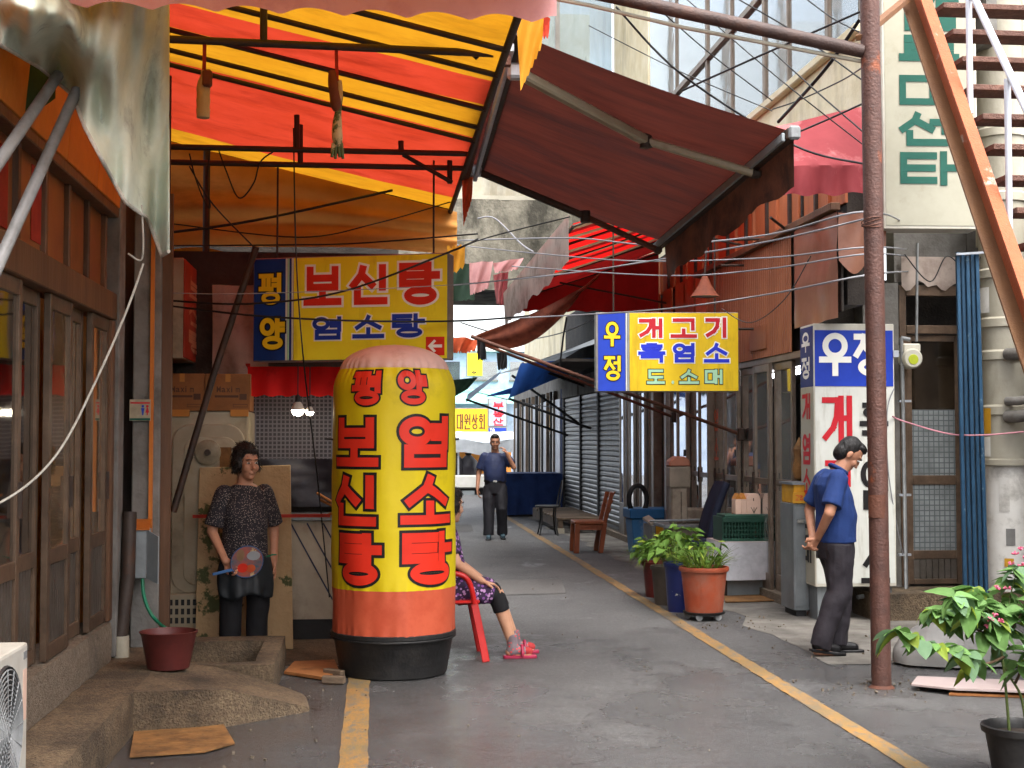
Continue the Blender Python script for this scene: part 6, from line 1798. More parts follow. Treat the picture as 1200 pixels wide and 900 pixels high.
# ------------------------------------------------------------------ street furniture on the right
# wooden chair, side-on, facing left
b_ = atZ(692, 648, 0)
t = thing('wooden_chair', 'brown wooden chair on the lane edge facing left', 'chair', (b_.x, b_.y, 0))
def leg(p, q, w=.06): return MB().bar(p, q, w, w, up=(0, 1, 0))
for yy in (-.02, .38):
    leg((-.21, yy, 0), (-.19, yy, .41), .075).build('leg', 'wood_chair', t, local=True, bevel=.006)
    leg((.14, yy, 0), (.20, yy, .42), .07).build('leg', 'wood_chair', t, local=True, bevel=.006)
    leg((.20, yy, .42), (.31, yy, .86), .055).build('back_post', 'wood_chair', t, local=True, bevel=.006)
MB().box((-.23, -.05, .41), (.22, .41, .455)).build('seat', 'wood_chair', t, local=True, bevel=.008)
for yy in (-.02, .38): MB().box((-.18, yy - .015, .33), (.16, yy + .015, .40)).build('apron', 'wood_chair', t, local=True)
for z in (.56, .68, .80): MB().slab([(.235 + (z - .5) * .25, 0, z), (.235 + (z - .5) * .25, .36, z), (.255 + (z - .42) * .25, .36, z + .07), (.255 + (z - .42) * .25, 0, z + .07)], (.02, 0, 0)).build('back_slat', 'wood_chair', t, local=True)
# black stool chair
b_ = atZ(642, 627, 0)
t = thing('metal_chair', 'black metal chair with round seat beside the blue tarp counter', 'chair', (b_.x, b_.y, 0))
MB().lathe([(.001, .47), (.20, .47), (.22, .485), (.215, .505), (.001, .515)], 24).build('seat', 'fan_dark', t, local=True, smooth=40)
for a in (225, 315, 45, 135):
    x, y = .17 * math.cos(R(a)), .17 * math.sin(R(a))
    MB().tube(spline([V((x, y, .47)), V((x * .95, y * .95, .25)), V((x * 1.3, y * 1.3, 0))], 4), .014, 8).build('leg', 'fan_dark', t, local=True, smooth=60)
MB().tube(spline([V((.17, .15, .48)), V((.22, .14, .75)), V((.25, .0, .92)), V((.22, -.14, .75)), V((.17, -.15, .48))], 6), .012, 8).build('back_hoop', 'fan_dark', t, local=True, smooth=60)
# slatted pallet bench
a_, c_ = atZ(640, 617, 0), atZ(722, 624, 0)
t = thing('pallet_bench', 'low dark pallet of wooden slats in front of the roller shutters', 'pallet', ((a_.x + c_.x) / 2, 25, 0))
X0, X1, Y0, Y1 = 3.2, 4.0, 23.4, 27.2
for k in range(9): MB().box((X0, Y0 + k * .42, .24), (X1, Y0 + k * .42 + .22, .275)).build('slat', 'wood_pallet', t, bevel=.004)
for x in (X0 + .02, (X0 + X1) / 2, X1 - .1): MB().box((x, Y0 + .02, .09), (x + .08, Y1, .239)).build('runner', 'wood_pallet', t)
for x in (X0, X1 - .12): MB().box((x, Y0, .0), (x + .12, Y0 + .3, .089)).build('block', 'drain_cream', t); 
# blue bin
b_ = atZ(758, 652, 0)
t = thing('blue_bin', 'weathered light blue plastic tub with dark blue rim beside the bandsaw', 'bin', (b_.x + .15, b_.y + .2, 0))
def tapered(mb, x0, y0, z0, x1, y1, z1, inset):
    mb.add([(x0 + inset, y0 + inset, z0), (x1 - inset, y0 + inset, z0), (x1 - inset, y1 - inset, z0), (x0 + inset, y1 - inset, z0), (x0, y0, z1), (x1, y0, z1), (x1, y1, z1), (x0, y1, z1)],
           [(0, 3, 2, 1), (4, 5, 6, 7), (0, 1, 5, 4), (1, 2, 6, 5), (2, 3, 7, 6), (3, 0, 4, 7)])
    return mb
tapered(MB(), -.36, -.2, .02, .36, .3, .52, .04).build('tub', 'bin_blue', t, local=True, bevel=.015)
MB().box((-.39, -.23, .521), (.39, .33, .66)).build('rim', 'bin_bluerim', t, local=True, bevel=.015)
tag(MB().tube([V((b_.x - .1 + .13 * math.cos(a), b_.y + .12 + .02 * math.cos(a), .78 + .20 * math.sin(a))) for a in [2 * math.pi * k / 24 for k in range(25)]], .035, 10).build('old_tyre', 'rubber_black', smooth=60), 'small black tyre standing on the blue tub', 'tyre')
# steel cart with mustard sheet
b_ = atZ(775, 664, 0)
t = thing('steel_cart', 'steel sided cart with a mustard yellow liner in front of the blue tub', 'cart', (b_.x + .1, b_.y, 0))
MB().box((-.22, -.02, .0), (-.18, .55, .52)).build('side_panel', 'steel_grey', t, local=True)
MB().box((.40, -.02, .05), (.44, .5, .5)).build('side_panel', 'steel_dark', t, local=True)
MB().box((-.18, .45, .1), (.40, .48, .48)).build('back_panel', 'dark_wall', t, local=True)
MB().slab([(-.24, -.03, .52), (-.16, -.03, .55), (-.16, .5, .60), (-.24, .5, .57)], (0, 0, .03)).build('edge_trim', 'drain_cream', t, local=True)
MB().grid(14, 6, lambda u, v: V((-.17 + .62 * u, .0 + .03 * math.sin(u * 11), .56 - .24 * v * (.7 + .3 * math.sin(u * 5))))).build('liner', 'box_mustard', t, local=True, smooth=80)
MB().box((-.2, .0, .08), (.42, .5, .11)).build('floor', 'steel_dark', t, local=True)
# meat bandsaw
b_ = atZ(803, 642, 0); Yw = 16.0
c = at(803, 640, Yw)
t = thing('bandsaw_machine', 'old beige meat bandsaw machine standing by the glass doors', 'machine', (c.x, Yw, 0))
s_ = 1 / 101.0
MB().box((-.19, -.15, .0), (.35, .35, .58)).build('cabinet', 'machine_beige', t, local=True, bevel=.02)
MB().box((-.30, -.22, .581), (.42, .4, .62)).build('table', 'steel_grey', t, local=True, bevel=.005)
MB().box((-.17, -.04, .621), (.02, .14, 1.15)).build('column', 'machine_beige', t, local=True, bevel=.015)
MB().box((-.20, -.06, 1.05), (.06, .16, 1.30)).build('wheel_housing', 'machine_beige', t, local=True, bevel=.02, seg=2)
MB().slab([V((-.20, -.062, 1.302)), V((.06, -.062, 1.302)), V((.05, -.062, 1.37)), V((-.02, -.062, 1.42)), V((-.12, -.062, 1.42)), V((-.19, -.062, 1.37))], (0, .22, 0)).build('housing_top', 'machine_salmon', t, local=True, bevel=.012)
MB().box((.0, .04, 1.421), (.03, .07, 1.50)).build('tension_handle', 'fan_dark', t, local=True)
MB().box((-.06, -.04, .625), (-.05, -.03, 1.0)).build('blade', 'metal_bright', t, local=True)
MB().box((.02, .02, .621), (.30, .25, .80)).build('motor_box', 'machine_beige', t, local=True, bevel=.02)
MB().box((.06, -.16, .30), (.20, -.151, .48)).build('hatch', 'steel_dark', t, local=True)
MB().tube([V((-.45, -.1, .66)), V((.6, -.1, .68))], .014, 8).build('guide_rail', 'steel_grey', t, local=True)
# office chair back
b_ = at(838, 650, 15.0)
t = thing('office_chair', 'dark navy office chair with curved back behind the potted plants', 'chair', (b_.x, 15.0, 0))
def oc(u, v):
    x = -.12 + .10 * (v - .3) ** 2 + .16 * v; z = .52 + .62 * v
    wd = .24 * (1 - .35 * max(0, v - .6))
    return V((x - .06 * (2 * u - 1) ** 2 + .05, (u - .5) * 2 * wd, z))
ob = MB().grid(10, 14, oc).build('backrest', 'office_navy', t, local=True, smooth=80, thick=.07)
MB().box((-.45, -.24, .44), (-.02, .24, .52)).build('seat', 'office_navy', t, local=True, bevel=.03, seg=2)
MB().tube([V((-.2, 0, .08)), V((-.2, 0, .44))], .03, 10).build('column', 'fan_dark', t, local=True)
for k in range(5):
    a = 2 * math.pi * k / 5
    MB().tube([V((-.2, 0, .10)), V((-.2 + .28 * math.cos(a), .28 * math.sin(a), .06))], .02, 8).build('leg', 'fan_dark', t, local=True)
    MB().lathe([(.001, -.02), (.04, -.02), (.04, .02), (.001, .02)], 12, (-.2 + .28 * math.cos(a), .28 * math.sin(a), .04), 'Y').build('caster', 'fan_dark', t, local=True)
# table with silver cloth
Yq = 13.75
x0, x1 = at(846, 650, Yq).x, at(936, 650, Yq).x
ztp = at(880, 635, Yq).z
t = thing('cloth_table', 'low table under a silver grey cloth holding the green crate', 'table', ((x0 + x1) / 2, Yq + .3, 0))
MB().box((x0, Yq, ztp - .012), (x1, Yq + .62, ztp)).build('top_cloth', 'silver_pink', t)
zb_ = at(880, 679, Yq).z
MB().grid(24, 8, lambda u, v: V((x0 - .05 * v * (1 - u) ** 3 + (x1 - x0) * u, Yq - .006 - .03 * v - .012 * math.sin(u * 9) * v, ztp - .004 + (zb_ - ztp) * v * (1 - .0 * u)))).build('front_cloth', 'silver_cloth', t, smooth=80)
MB().grid(12, 8, lambda u, v: V((x0 - .008 - .10 * v * (1 - u), Yq + .62 * u, ztp - .004 + (zb_ - ztp) * v * (.9 - .35 * u)))).build('side_cloth', 'silver_cloth', t, smooth=80)
for x in (x0 + .05, x1 - .05):
    for yy in (Yq + .05, Yq + .56): MB().tube([V((x, yy, 0)), V((x, yy, ztp - .014))], .018, 8).build('leg', 'steel_dark', t)
MB().box((x0 + .02, Yq + .1, .0), (x1 - .02, Yq + .6, .26)).build('under_box', 'grey_paint', t)
flat_piece('cardboard_sheet', [(850, 706), (848, 699), (922, 696), (924, 704)], 'cardboard', 'brown cardboard on the ground under the silver cloth table', 'cardboard', z=.012)
# green crate
cx0, cx1 = at(846, 620, Yq + .08).x, at(913, 620, Yq + .08).x
t = thing('green_crate', 'dark green slotted plastic crate on the silver cloth table', 'crate', ((cx0 + cx1) / 2, Yq + .25, ztp + .001))
zc0, zc1 = ztp + .002, at(880, 606, Yq + .08).z
m_ = MB()
m_.box((cx0, Yq + .06, zc0), (cx1, Yq + .08, zc0 + .03)); m_.box((cx0, Yq + .06, zc1 - .05), (cx1, Yq + .08, zc1))
nb_ = 18
for k in range(nb_ + 1):
    x = cx0 + (cx1 - cx0 - .012) * k / nb_
    m_.box((x, Yq + .062, zc0 + .03), (x + .012, Yq + .078, zc1 - .05))
for r_ in (1, 2, 3): m_.box((cx0, Yq + .063, zc0 + .03 + (zc1 - zc0 - .08) * r_ / 4 - .006), (cx1, Yq + .077, zc0 + .03 + (zc1 - zc0 - .08) * r_ / 4 + .006))
m_.build('front_wall', 'crate_green', t)
MB().box((cx0, Yq + .081, zc0), (cx0 + .02, Yq + .45, zc1)).build('side_wall', 'crate_green', t)
MB().box((cx1 - .02, Yq + .081, zc0), (cx1, Yq + .45, zc1)).build('side_wall', 'crate_green', t)
MB().box((cx0 + .02, Yq + .43, zc0), (cx1 - .02, Yq + .45, zc1)).build('back_wall', 'crate_green', t)
MB().box((cx0 + .02, Yq + .081, zc0), (cx1 - .02, Yq + .43, zc0 + .02)).build('floor', 'crate_green', t)
MB().box((cx0 + .03, Yq + .09, zc1 - .03), (cx1 - .15, Yq + .42, zc1 + .025)).build('inner_tray', 'crate_green', t, bevel=.006)
# gift boxes
zg = zc1 + .027
for k in range(3):
    xg = at(862 + 6.5 * k, 600, Yq + .16).x; wd = (.062, .062, .155)[k]
    lab = ['small pink gable box on the green crate, leftmost of three', 'small pink gable box on the green crate, middle of three', 'wide pink gable box with dark sprig print on the green crate'][k]
    g_ = thing('gift_box', lab, 'box', (xg, Yq + .16, zg), 0, 'pink gable boxes on the crate')
    hb = .155
    MB().box((0, 0, 0), (wd - .004, .15, hb)).build('body', 'box_pink', g_, local=True, bevel=.003)
    MB().slab([(0, 0, hb + .001), (wd - .004, 0, hb + .001), (wd / 2, .0, hb + .06)] if k < 2 else [(0, 0, hb + .001), (wd - .004, 0, hb + .001), (wd * .8, 0, hb + .055), (wd * .1, 0, hb + .055)], (0, .15, 0)).build('gable', 'box_tan' if k < 2 else 'box_pink', g_, local=True)
    if k == 2:
        for dx in (-.02, 0, .02): MB().tube([V((wd * .5, -.002, .01)), V((wd * .5 + dx, -.002, .05)), V((wd * .5 + dx * 1.6, -.002, .07))], .003, 5).build('sprig_print', 'let_black', g_, local=True)
        MB().box((wd * .45, -.003, hb - .02), (wd * .5, -.0005, hb + .01)).build('slot_print', 'let_black', g_, local=True)
# gas cabinet
Yg = 12.2
x0, x1 = at(930, 650, Yg).x, at(949, 650, Yg).x
t = thing('gas_cabinet', 'narrow grey steel cabinet with yellow top box beside the standing sign', 'cabinet', ((x0 + x1) / 2, Yg + .2, 0))
zt = at(930, 590, Yg).z
MB().box((x0, Yg, .06), (x1, Yg + .4, zt)).build('body', 'steel_grey', t, bevel=.006)
MB().box((x0 + .02, Yg - .008, .10), (x1 - .02, Yg - .001, zt - .03)).build('door', 'steel_grey', t)
zm = at(930, 568, Yg).z
MB().box((x0 + .01, Yg + .01, zt), (x1, Yg + .38, zm)).build('top_box', 'box_mustard', t, bevel=.005)
MB().box((x0 - .01, Yg - .02, zt + .003), (x1 - .02, Yg + .005, zt + .10)).build('label_plate', 'box_mustard', t)
for i, ch in enumerate('고압가스'):
    vs, fs = flat_glyph(ch, .034, .05, .8)
    MB().add([(x0 + .012 + i * .04 + v[0], Yg - .022 - .0001 * v[2], zt + .028 + v[1]) for v in vs], fs).build('letter', 'let_crimson', t, recalc=False)
MB().box((x0 - .01, Yg - .01, zm), (x1 + .02, Yg + .4, zm + .02)).build('lid', 'steel_grey', t)
MB().box((x0 + .03, Yg - .03, .86), (x0 + .12, Yg - .009, .89)).build('latch', 'metal_bright', t)
MB().box((x0 + .03, Yg + .03, 0.004), (x1 - .03, Yg + .37, .059)).build('foot', 'fan_dark', t)
c = at(940, 520, 12.6)
tag(MB().lathe([(.001, 0), (.05, .02), (.07, .1), (.05, .22), (.06, .3), (.001, .42)], 12, (c.x + .02, 12.75, zm + .02)).build('dried_bundle', 'cardboard', smooth=30), 'brown dried bundle behind the yellow-topped cabinet', 'bundle')

# ------------------------------------------------------------------ grey sack and litter by the pole
def sk(u, v):
    a = u * 2 * math.pi; th = v * math.pi / 2
    r = .55 + .06 * noise.noise(V((math.cos(a) * 2, math.sin(a) * 2, v * 3)))
    return V((4.28 + r * math.cos(a) * math.cos(th) * .95, 9.55 + r * .5 * math.sin(a) * math.cos(th), .02 + .31 * math.sin(th) ** .8 * (1 + .15 * noise.noise(V((a, v * 4, 2))))))
tag(MB().grid(48, 14, sk).build('grey_cover', 'sack_grey', smooth=80), 'rounded grey plastic cover lying on the ground behind the leafy plant', 'cover')
flat_piece('cardboard_sheet', [(1068, 806), (1075, 796), (1210, 800), (1210, 816), (1120, 812)], 'silver_pink', 'warped pale board on the ground right of the rusty pole', 'board', th=.012, z=.02, curl=.02)
flat_piece('wood_board', [(1112, 815), (1120, 807), (1210, 806), (1210, 818)], 'wood_plank', 'orange-brown plank on the ground right of the rusty pole', 'board', th=.014, z=.004)

# grit and crumbs along the edges: too small to count
lr_ = random.Random(5); gm = MB()
def crumb(x, y, s):
    a = lr_.uniform(0, 6.28); c = V((x, y, s * .3 + .004))
    rot = Euler((lr_.uniform(0, 3), lr_.uniform(0, 3), a)).to_matrix()
    gm.obox(c, (s * lr_.uniform(.6, 1.6), s, s * lr_.uniform(.3, .9)), rot)
for k in range(260):
    m_ = k % 5
    if m_ == 0: crumb(PX + lr_.gauss(0, .22), PY + lr_.gauss(0, .18), lr_.uniform(.006, .016))
    elif m_ == 1: crumb(lr_.uniform(2.8, 3.6), lr_.uniform(11.4, 12.6), lr_.uniform(.005, .014))
    elif m_ == 2: crumb(lr_.uniform(3.0, 4.6), lr_.uniform(8.8, 11.6), lr_.uniform(.006, .018))
    elif m_ == 3: crumb(lr_.uniform(-1.2, .1), lr_.uniform(6.8, 9.8), lr_.uniform(.006, .016))
    else: crumb(lr_.uniform(.3, 4.0), lr_.uniform(7, 16), lr_.uniform(.004, .012))
tag(gm.build('gravel', 'concrete'), 'scattered grit and crumbs on the asphalt', 'gravel', kind='stuff')
# ------------------------------------------------------------------ cables
def cable(label, pts, r=.006, m='cable_black', name='cable', cat='cable'):
    P = spline([at(px, py, Y) for px, py, Y in pts], 8)
    return tag(MB().tube(P, r, 6).build(name, m, smooth=60), label, cat)
G = 'cable_grey'
cable('grey cable from the pole dipping over the striped red awning, uppermost', [(505, 283, 13), (666, 279, 12), (768, 287, 11), (900, 275, 10), (1012, 248, 9), (1062, 262, 12.4)], .007, G)
cable('grey cable second from the top crossing before the striped red awning', [(505, 284, 13.4), (630, 297, 12.4), (750, 306, 11.2), (900, 302, 10), (1012, 290, 9), (1062, 292, 12.4)], .006, G)
cable('bright grey cable rising right from the big yellow sign to the pole', [(505, 337, 13), (660, 321, 12), (768, 305, 11), (900, 283, 10), (1012, 257, 9)], .007, G)
cable('grey cable crossing just above the yellow sign on the right', [(600, 312, 13), (780, 323, 11.3), (900, 315, 10), (1012, 298, 9), (1062, 300, 12.4)], .006, G)
cable('lowest grey cable passing over the top edge of the yellow sign on the right', [(505, 377, 13.2), (660, 370, 12.2), (780, 362, 11.2), (900, 345, 10), (1012, 323, 9), (1064, 318, 12.4)], .007, G)
cable('black cable rising diagonally from the bridge to the maroon awning', [(505, 307, 13), (560, 282, 12.4), (668, 254, 11.5)], .006)
cable('black cable crossing the big yellow sign through its red letters', [(195, 352, 10.2), (290, 356, 10.0), (400, 342, 9.9), (525, 296, 9.8), (560, 280, 10.5)], .008)
cable('black cable sagging across the blue letters of the big yellow sign', [(195, 358, 10.2), (300, 370, 10.0), (420, 376, 9.9), (540, 376, 10.2), (620, 370, 11)], .008)
cable('thin black cable across the orange tarpaulin above the big yellow sign', [(190, 288, 11.6), (330, 287, 11.4), (420, 285, 11.3), (560, 274, 11.0)], .007)
cable('thick black cable rising across the orange tarpaulin', [(195, 273, 11.8), (300, 258, 11.8), (460, 223, 11.9)], .012)
cable('thin black cable curving across the lower orange tarpaulin', [(200, 262, 11.9), (350, 278, 11.8), (440, 262, 11.8), (530, 236, 11.9)], .006)
cable('thin black vertical wire in front of the navy end of the big yellow sign', [(344, 150, 9.9), (347, 300, 9.9), (356, 425, 9.9), (372, 560, 10.9), (386, 700, 11.0)], .006)
cable('black loop of wire hanging from the canopy beam, widest loop', [(255, 172, 10.0), (265, 200, 10.0), (280, 232, 10.0), (297, 215, 10.0), (305, 190, 10.0), (320, 178, 10.0)], .006)
cable('black loop of wire hanging from the canopy beam, narrow loop near the left', [(246, 175, 10.0), (243, 210, 10.0), (246, 243, 10.0), (238, 232, 10.0), (228, 205, 10.0), (222, 180, 10.0)], .006)
cable('black wire slanting down from the canopy beam behind the red sign', [(222, 195, 10.1), (250, 240, 10.4), (300, 292, 10.6)], .006)
cable('thin grey horizontal wire across the middle of the big yellow sign', [(190, 343, 9.7), (300, 344, 9.7), (525, 334, 9.7), (640, 322, 10.5)], .003, G)
cable('black cable falling right from the top beam toward the pole', [(722, 8, 9.0), (800, 88, 9.3), (930, 170, 9.6), (1012, 192, 8.95)], .008)
cable('black cable rising right past the tall windows', [(800, 106, 10), (880, 70, 9.6), (1012, 12, 8.95)], .008)
cable('thin black cable crossing the tall windows from upper left', [(858, -5, 10), (935, 40, 9.6), (1012, 95, 8.95)], .006)
cable('thin black cable dropping across the faded red awning', [(905, 60, 10), (960, 110, 9.6), (1012, 155, 8.95)], .006)
cable('thick dark cable sloping down beside the tall windows', [(1008, 22, 9.3), (968, 80, 9.8), (912, 143, 10.6)], .014)
cable('thin black cable rising over the faded red awning to the pole', [(928, 158, 9.9), (970, 140, 9.4), (1012, 121, 8.95)], .007)
cable('grey cable running along the cream wall under the tall windows', [(905, 128, 12), (935, 118, 11.4), (985, 95, 10.6), (1012, 78, 9.5)], .006, 'cable_black')
cable('thin wire sagging in front of the brown siding', [(846, 362, 12.6), (880, 378, 12.4), (920, 350, 12.2), (950, 300, 12.2)], .005)
cable('black wire tangle above the wired-glass door', [(1060, 298, 12), (1090, 330, 12), (1110, 300, 12), (1135, 320, 12), (1150, 300, 12)], .006)
cable('thin wire hanging down the edge of the standing sign to the gas pipe', [(1048, 455, 11.85), (1040, 480, 11.85), (1040, 540, 11.85), (1048, 600, 11.9), (1058, 650, 12.1)], .005, G)
cable('thin grey cable hanging in front of the far concrete bridge', [(560, 256, 20), (580, 256, 19.8), (610, 285, 19.5), (625, 295, 19)], .012, G)
cable('pink string tied from the standing sign across to the blue bars', [(1046, 488, 11.85), (1060, 494, 11.9), (1110, 508, 11.8), (1150, 510, 11.6), (1200, 506, 11.6)], .007, 'string_pink', 'pink_string', 'string')
cable('pale twisted rope from the hanging green tarp down across the sliding doors', [(168, 309, 6.4), (150, 360, 6.35), (120, 430, 6.25), (75, 520, 6.1), (30, 570, 5.95), (-30, 605, 5.8)], .0055, 'rope_white', 'rope', 'rope')

for k, (a, b, lab) in enumerate((((760, 0, 10), (905, 118, 10.8), 'first of the thin wires fanning across the tall windows'), ((800, -5, 10), (1012, 170, 8.95), 'second of the thin wires fanning across the tall windows'), ((940, -5, 9.6), (1012, 40, 8.95), 'short thin wire at the top of the tall windows by the pole'), ((690, 30, 12), (905, 130, 11.2), 'thin wire from the bridge past the maroon awning to the cream wall'))):
    cable(lab, [a, tuple((p + q) / 2 + (4 if i == 1 else 0) for i, (p, q) in enumerate(zip(a, b))), b], .005)
for k, (a, b, lab) in enumerate((((540, 378, 20), (620, 392, 17), 'thin wire against the sky gap under the bridge'), ((610, 400, 26), (700, 372, 17), 'thin wire rising across the far cream wall'), ((560, 460, 28), (700, 480, 22), 'long thin wire below the blue awnings'))):
    cable(lab, [a, tuple((p + q) / 2 + (5 if i == 1 else 0) for i, (p, q) in enumerate(zip(a, b))), b], .009)
# ------------------------------------------------------------------ green tarp, top left
def gt(u, v):
    # left-right u, top-bottom v; hem runs (0,55)->(85,112)->(150,235)->(172,255)->(205,300)
    tx = -40 + 238 * u
    hem = [(-40, 40), (0, 58), (40, 80), (80, 112), (95, 150), (120, 195), (145, 238), (172, 256), (190, 300), (206, 290)]
    for k in range(len(hem) - 1):
        if hem[k][0] <= tx <= hem[k + 1][0]:
            f = (tx - hem[k][0]) / (hem[k + 1][0] - hem[k][0]); hy = hem[k][1] + (hem[k + 1][1] - hem[k][1]) * f; break
    else: hy = 290
    py = -60 + (hy + 60) * v
    px = tx + 14 * math.sin(v * 2.2) * (1 - u) * v
    fold = -.42 * math.exp(-((v - .5) / .2) ** 2) * math.sin(min(1, u * 1.3) * 3.14) + .2 * math.sin(u * 13 + v * 2.5) * (.35 + .65 * v) + .08 * math.sin(u * 27 - v * 5) * v + .14 * math.sin(v * 6 + u * 5) + .03 * math.sin(u * 60 + v * 9)
    Y = 5.9 + .55 * u + fold
    return at(px, py, Y) 
gtp = thing('green_tarp', 'weathered grey-green tarpaulin hanging in folds at the top left', 'tarpaulin', tuple(at(120, 200, 6.4)))
MB().grid(90, 60, gt).build('sheet', 'tarp_green', gtp, smooth=80, thick=.006)
hemp = [gt(k / 60, 1.0) + V((0, -.012, 0)) for k in range(61)]
MB().tube(hemp, .009, 6).build('hem', 'rope_white', gtp, smooth=60)
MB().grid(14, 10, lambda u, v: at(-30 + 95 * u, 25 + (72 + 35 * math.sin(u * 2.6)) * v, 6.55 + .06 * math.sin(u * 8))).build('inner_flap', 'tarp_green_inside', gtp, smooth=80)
MB().tube(spline([at(166, 240, 6.38), at(168, 285, 6.38), at(165, 305, 6.4), at(150, 297, 6.4)], 5), .0045, 6).build('tie_rope', 'rope_white', gtp)
for k, (pa, pb, lab) in enumerate((((62, 100), (-30, 232), 'upper grey steel pipe slanting out from under the green tarp'), ((84, 118), (-20, 350), 'lower grey steel pipe slanting out from under the green tarp'))):
    tag(MB().tube([at(pa[0] + 6, pa[1] - 12, 6.35), at(pb[0], pb[1], 5.6)], .026, 14).build('steel_pipe', 'grey_pipe', smooth=60), lab, 'pipe')
# ------------------------------------------------------------------ plants
def leaf_mesh(name, L, W, m, fold=.25, droop=.35, n=6, shape='ovate'):
    vs, fs = [], []
    for i in range(n + 1):
        t = i / n
        if shape == 'ovate': w = W * (math.sin(math.pi * min(1, t ** .62)) ** .8) if 0 < t < 1 else 0
        else: w = W * (1 - t) ** .7 * min(1, t * 6 + .5)
        x = L * t; z = -droop * L * t * t
        for s in (-1, -.5, 0, .5, 1):
            vs.append((x, s * w * .5, z + fold * abs(s) * w * .5 + (.012 * L * math.sin(t * 20) * abs(s))))
    for i in range(n):
        for k in range(4):
            a = i * 5 + k
            fs.append((a, a + 1, a + 6, a + 5))
    me = bpy.data.meshes.new(name)
    me.from_pydata(vs, [], fs)
    me.materials.append(MATS[m])
    me.polygons.foreach_set('use_smooth', [True] * len(fs)); me.update()
    return me
def put_leaf(me, parent, p, yaw, pitch, roll, s=1.0, local=False):
    o = bpy.data.objects.new('leaf', me)
    COL.objects.link(o)
    o.parent = parent
    q = V(p) if local else WM[parent.name].inverted() @ V(p)
    o.location = q
    o.rotation_euler = Euler((roll, pitch, yaw), 'XYZ')
    o.scale = (s, s * rnd.uniform(.6, 1.1), s)
    return o
LB = [leaf_mesh('leaf', .16, .115, m, fold=f, droop=d) for m, f, d in (('leaf_broad', .22, .35), ('leaf_broad', .3, .15), ('leaf_pale', .15, .25), ('leaf_yellow', .25, .45))]
rnd = random.Random(3)
YP = 6.35
pc = at(1196, 850, YP)
t = thing('leafy_plant', 'large broad-leaved plant with pink flowers in a black pot at the lower right', 'plant', (pc.x, YP, 0))
MB().lathe([(.001, 0), (.13, 0), (.165, pc.z - .03), (.182, pc.z - .03), (.185, pc.z), (.172, pc.z + .004), (.16, pc.z - .01), (.155, pc.z - .05)], 36, (pc.x, YP, 0)).build('pot', 'rubber_black', t, smooth=40)
MB().lathe([(.001, pc.z - .035), (.156, pc.z - .045)], 24, (pc.x, YP, 0)).build('soil', 'soil', t)
br_ = [[(1183, 862, 6.3), (1178, 800, 6.3), (1172, 755, 6.3), (1160, 720, 6.3), (1148, 700, 6.35), (1140, 690, 6.4)],
       [(1176, 770, 6.3), (1150, 778, 6.2), (1115, 762, 6.1), (1080, 752, 6.05), (1050, 740, 6.0)],
       [(1172, 755, 6.3), (1140, 735, 6.35), (1110, 722, 6.4), (1090, 716, 6.4)],
       [(1204, 862, 6.35), (1196, 815, 6.35), (1178, 780, 6.35), (1180, 730, 6.4), (1186, 690, 6.45), (1194, 665, 6.45)],
       [(1180, 745, 6.35), (1200, 715, 6.3), (1222, 690, 6.3)],
       [(1190, 800, 6.3), (1205, 770, 6.2), (1225, 752, 6.2)],
       [(1165, 735, 6.3), (1140, 715, 6.2), (1118, 700, 6.15)]]
for bi, b in enumerate(br_):
    P = spline([at(*q) for q in b], 6)
    MB().tube(P, [.0075 - .005 * i / len(P) for i in range(len(P))], 7).build('stem', 'stem' if bi in (0, 3) else 'stem_brown', t, smooth=60)
    start = int(len(P) * (.45 if bi in (0, 3) else .25))
    for i in range(start, len(P)):
        for rep in range(3 if i < len(P) - 1 else 5):
            if rnd.random() < .12: continue
            d = (P[min(i + 1, len(P) - 1)] - P[max(i - 1, 0)])
            yaw = math.atan2(d.y, d.x) + (rep * 2 - 1) * rnd.uniform(.5, 1.6) + rnd.uniform(-.5, .5)
            me = LB[rnd.choice((0, 0, 0, 1, 1, 2, 3))]
            put_leaf(me, t, P[i] + V((0, 0, .005)), yaw, rnd.uniform(-.25, .75), rnd.uniform(-.5, .5), rnd.uniform(.42, 1.0))
for px, py in ((1160, 727), (1166, 722), (1172, 729), (1157, 735), (1190, 650), (1196, 645), (1200, 655), (1185, 662), (1180, 690), (1168, 690), (1197, 663)):
    c = at(px, py, 6.15 + rnd.uniform(-.05, .05))
    fl = MB()
    for k in range(6):
        d = V((rnd.uniform(-1, 1), rnd.uniform(-1, 1), rnd.uniform(0, 1))).normalized() * .018
        fl.tube([c, c + d], [.002, .005], 5)
    fl.build('flower', 'petal_pink', t)

# four pots in a row by the yellow line
LP_ = [leaf_mesh('leaf', .085, .06, m, fold=.25, droop=.3, n=4) for m in ('leaf_pot', 'leaf_pot', 'leaf_yellow')]
LBL = [leaf_mesh('leaf', .22, .022, m, fold=.4, droop=dr, n=6, shape='blade') for m, dr in (('leaf_blade', .5), ('leaf_blade', .25), ('leaf_yellow', .6))]
def pot(name, label, px, Y, r, hgt, m, rim=True):
    c = at(px, 700, Y)
    t = thing(name, label, 'potted plant', (c.x, Y, 0), 0, 'potted plants along the yellow line')
    z0 = .075 if m == 'terracotta' else .0
    pr = [(.001, z0), (r * .78, z0), (r * .96, z0 + hgt - .04), (r * 1.03, z0 + hgt - .04), (r * 1.06, z0 + hgt - .02), (r * 1.04, z0 + hgt), (r * .95, z0 + hgt), (r * .92, z0 + hgt - .05)]
    MB().lathe(pr, 36).build('pot', m, t, local=True, smooth=40)
    MB().lathe([(.001, z0 + hgt - .04), (r * .93, z0 + hgt - .05)], 24).build('soil', 'soil', t, local=True)
    return t, z0 + hgt - .04
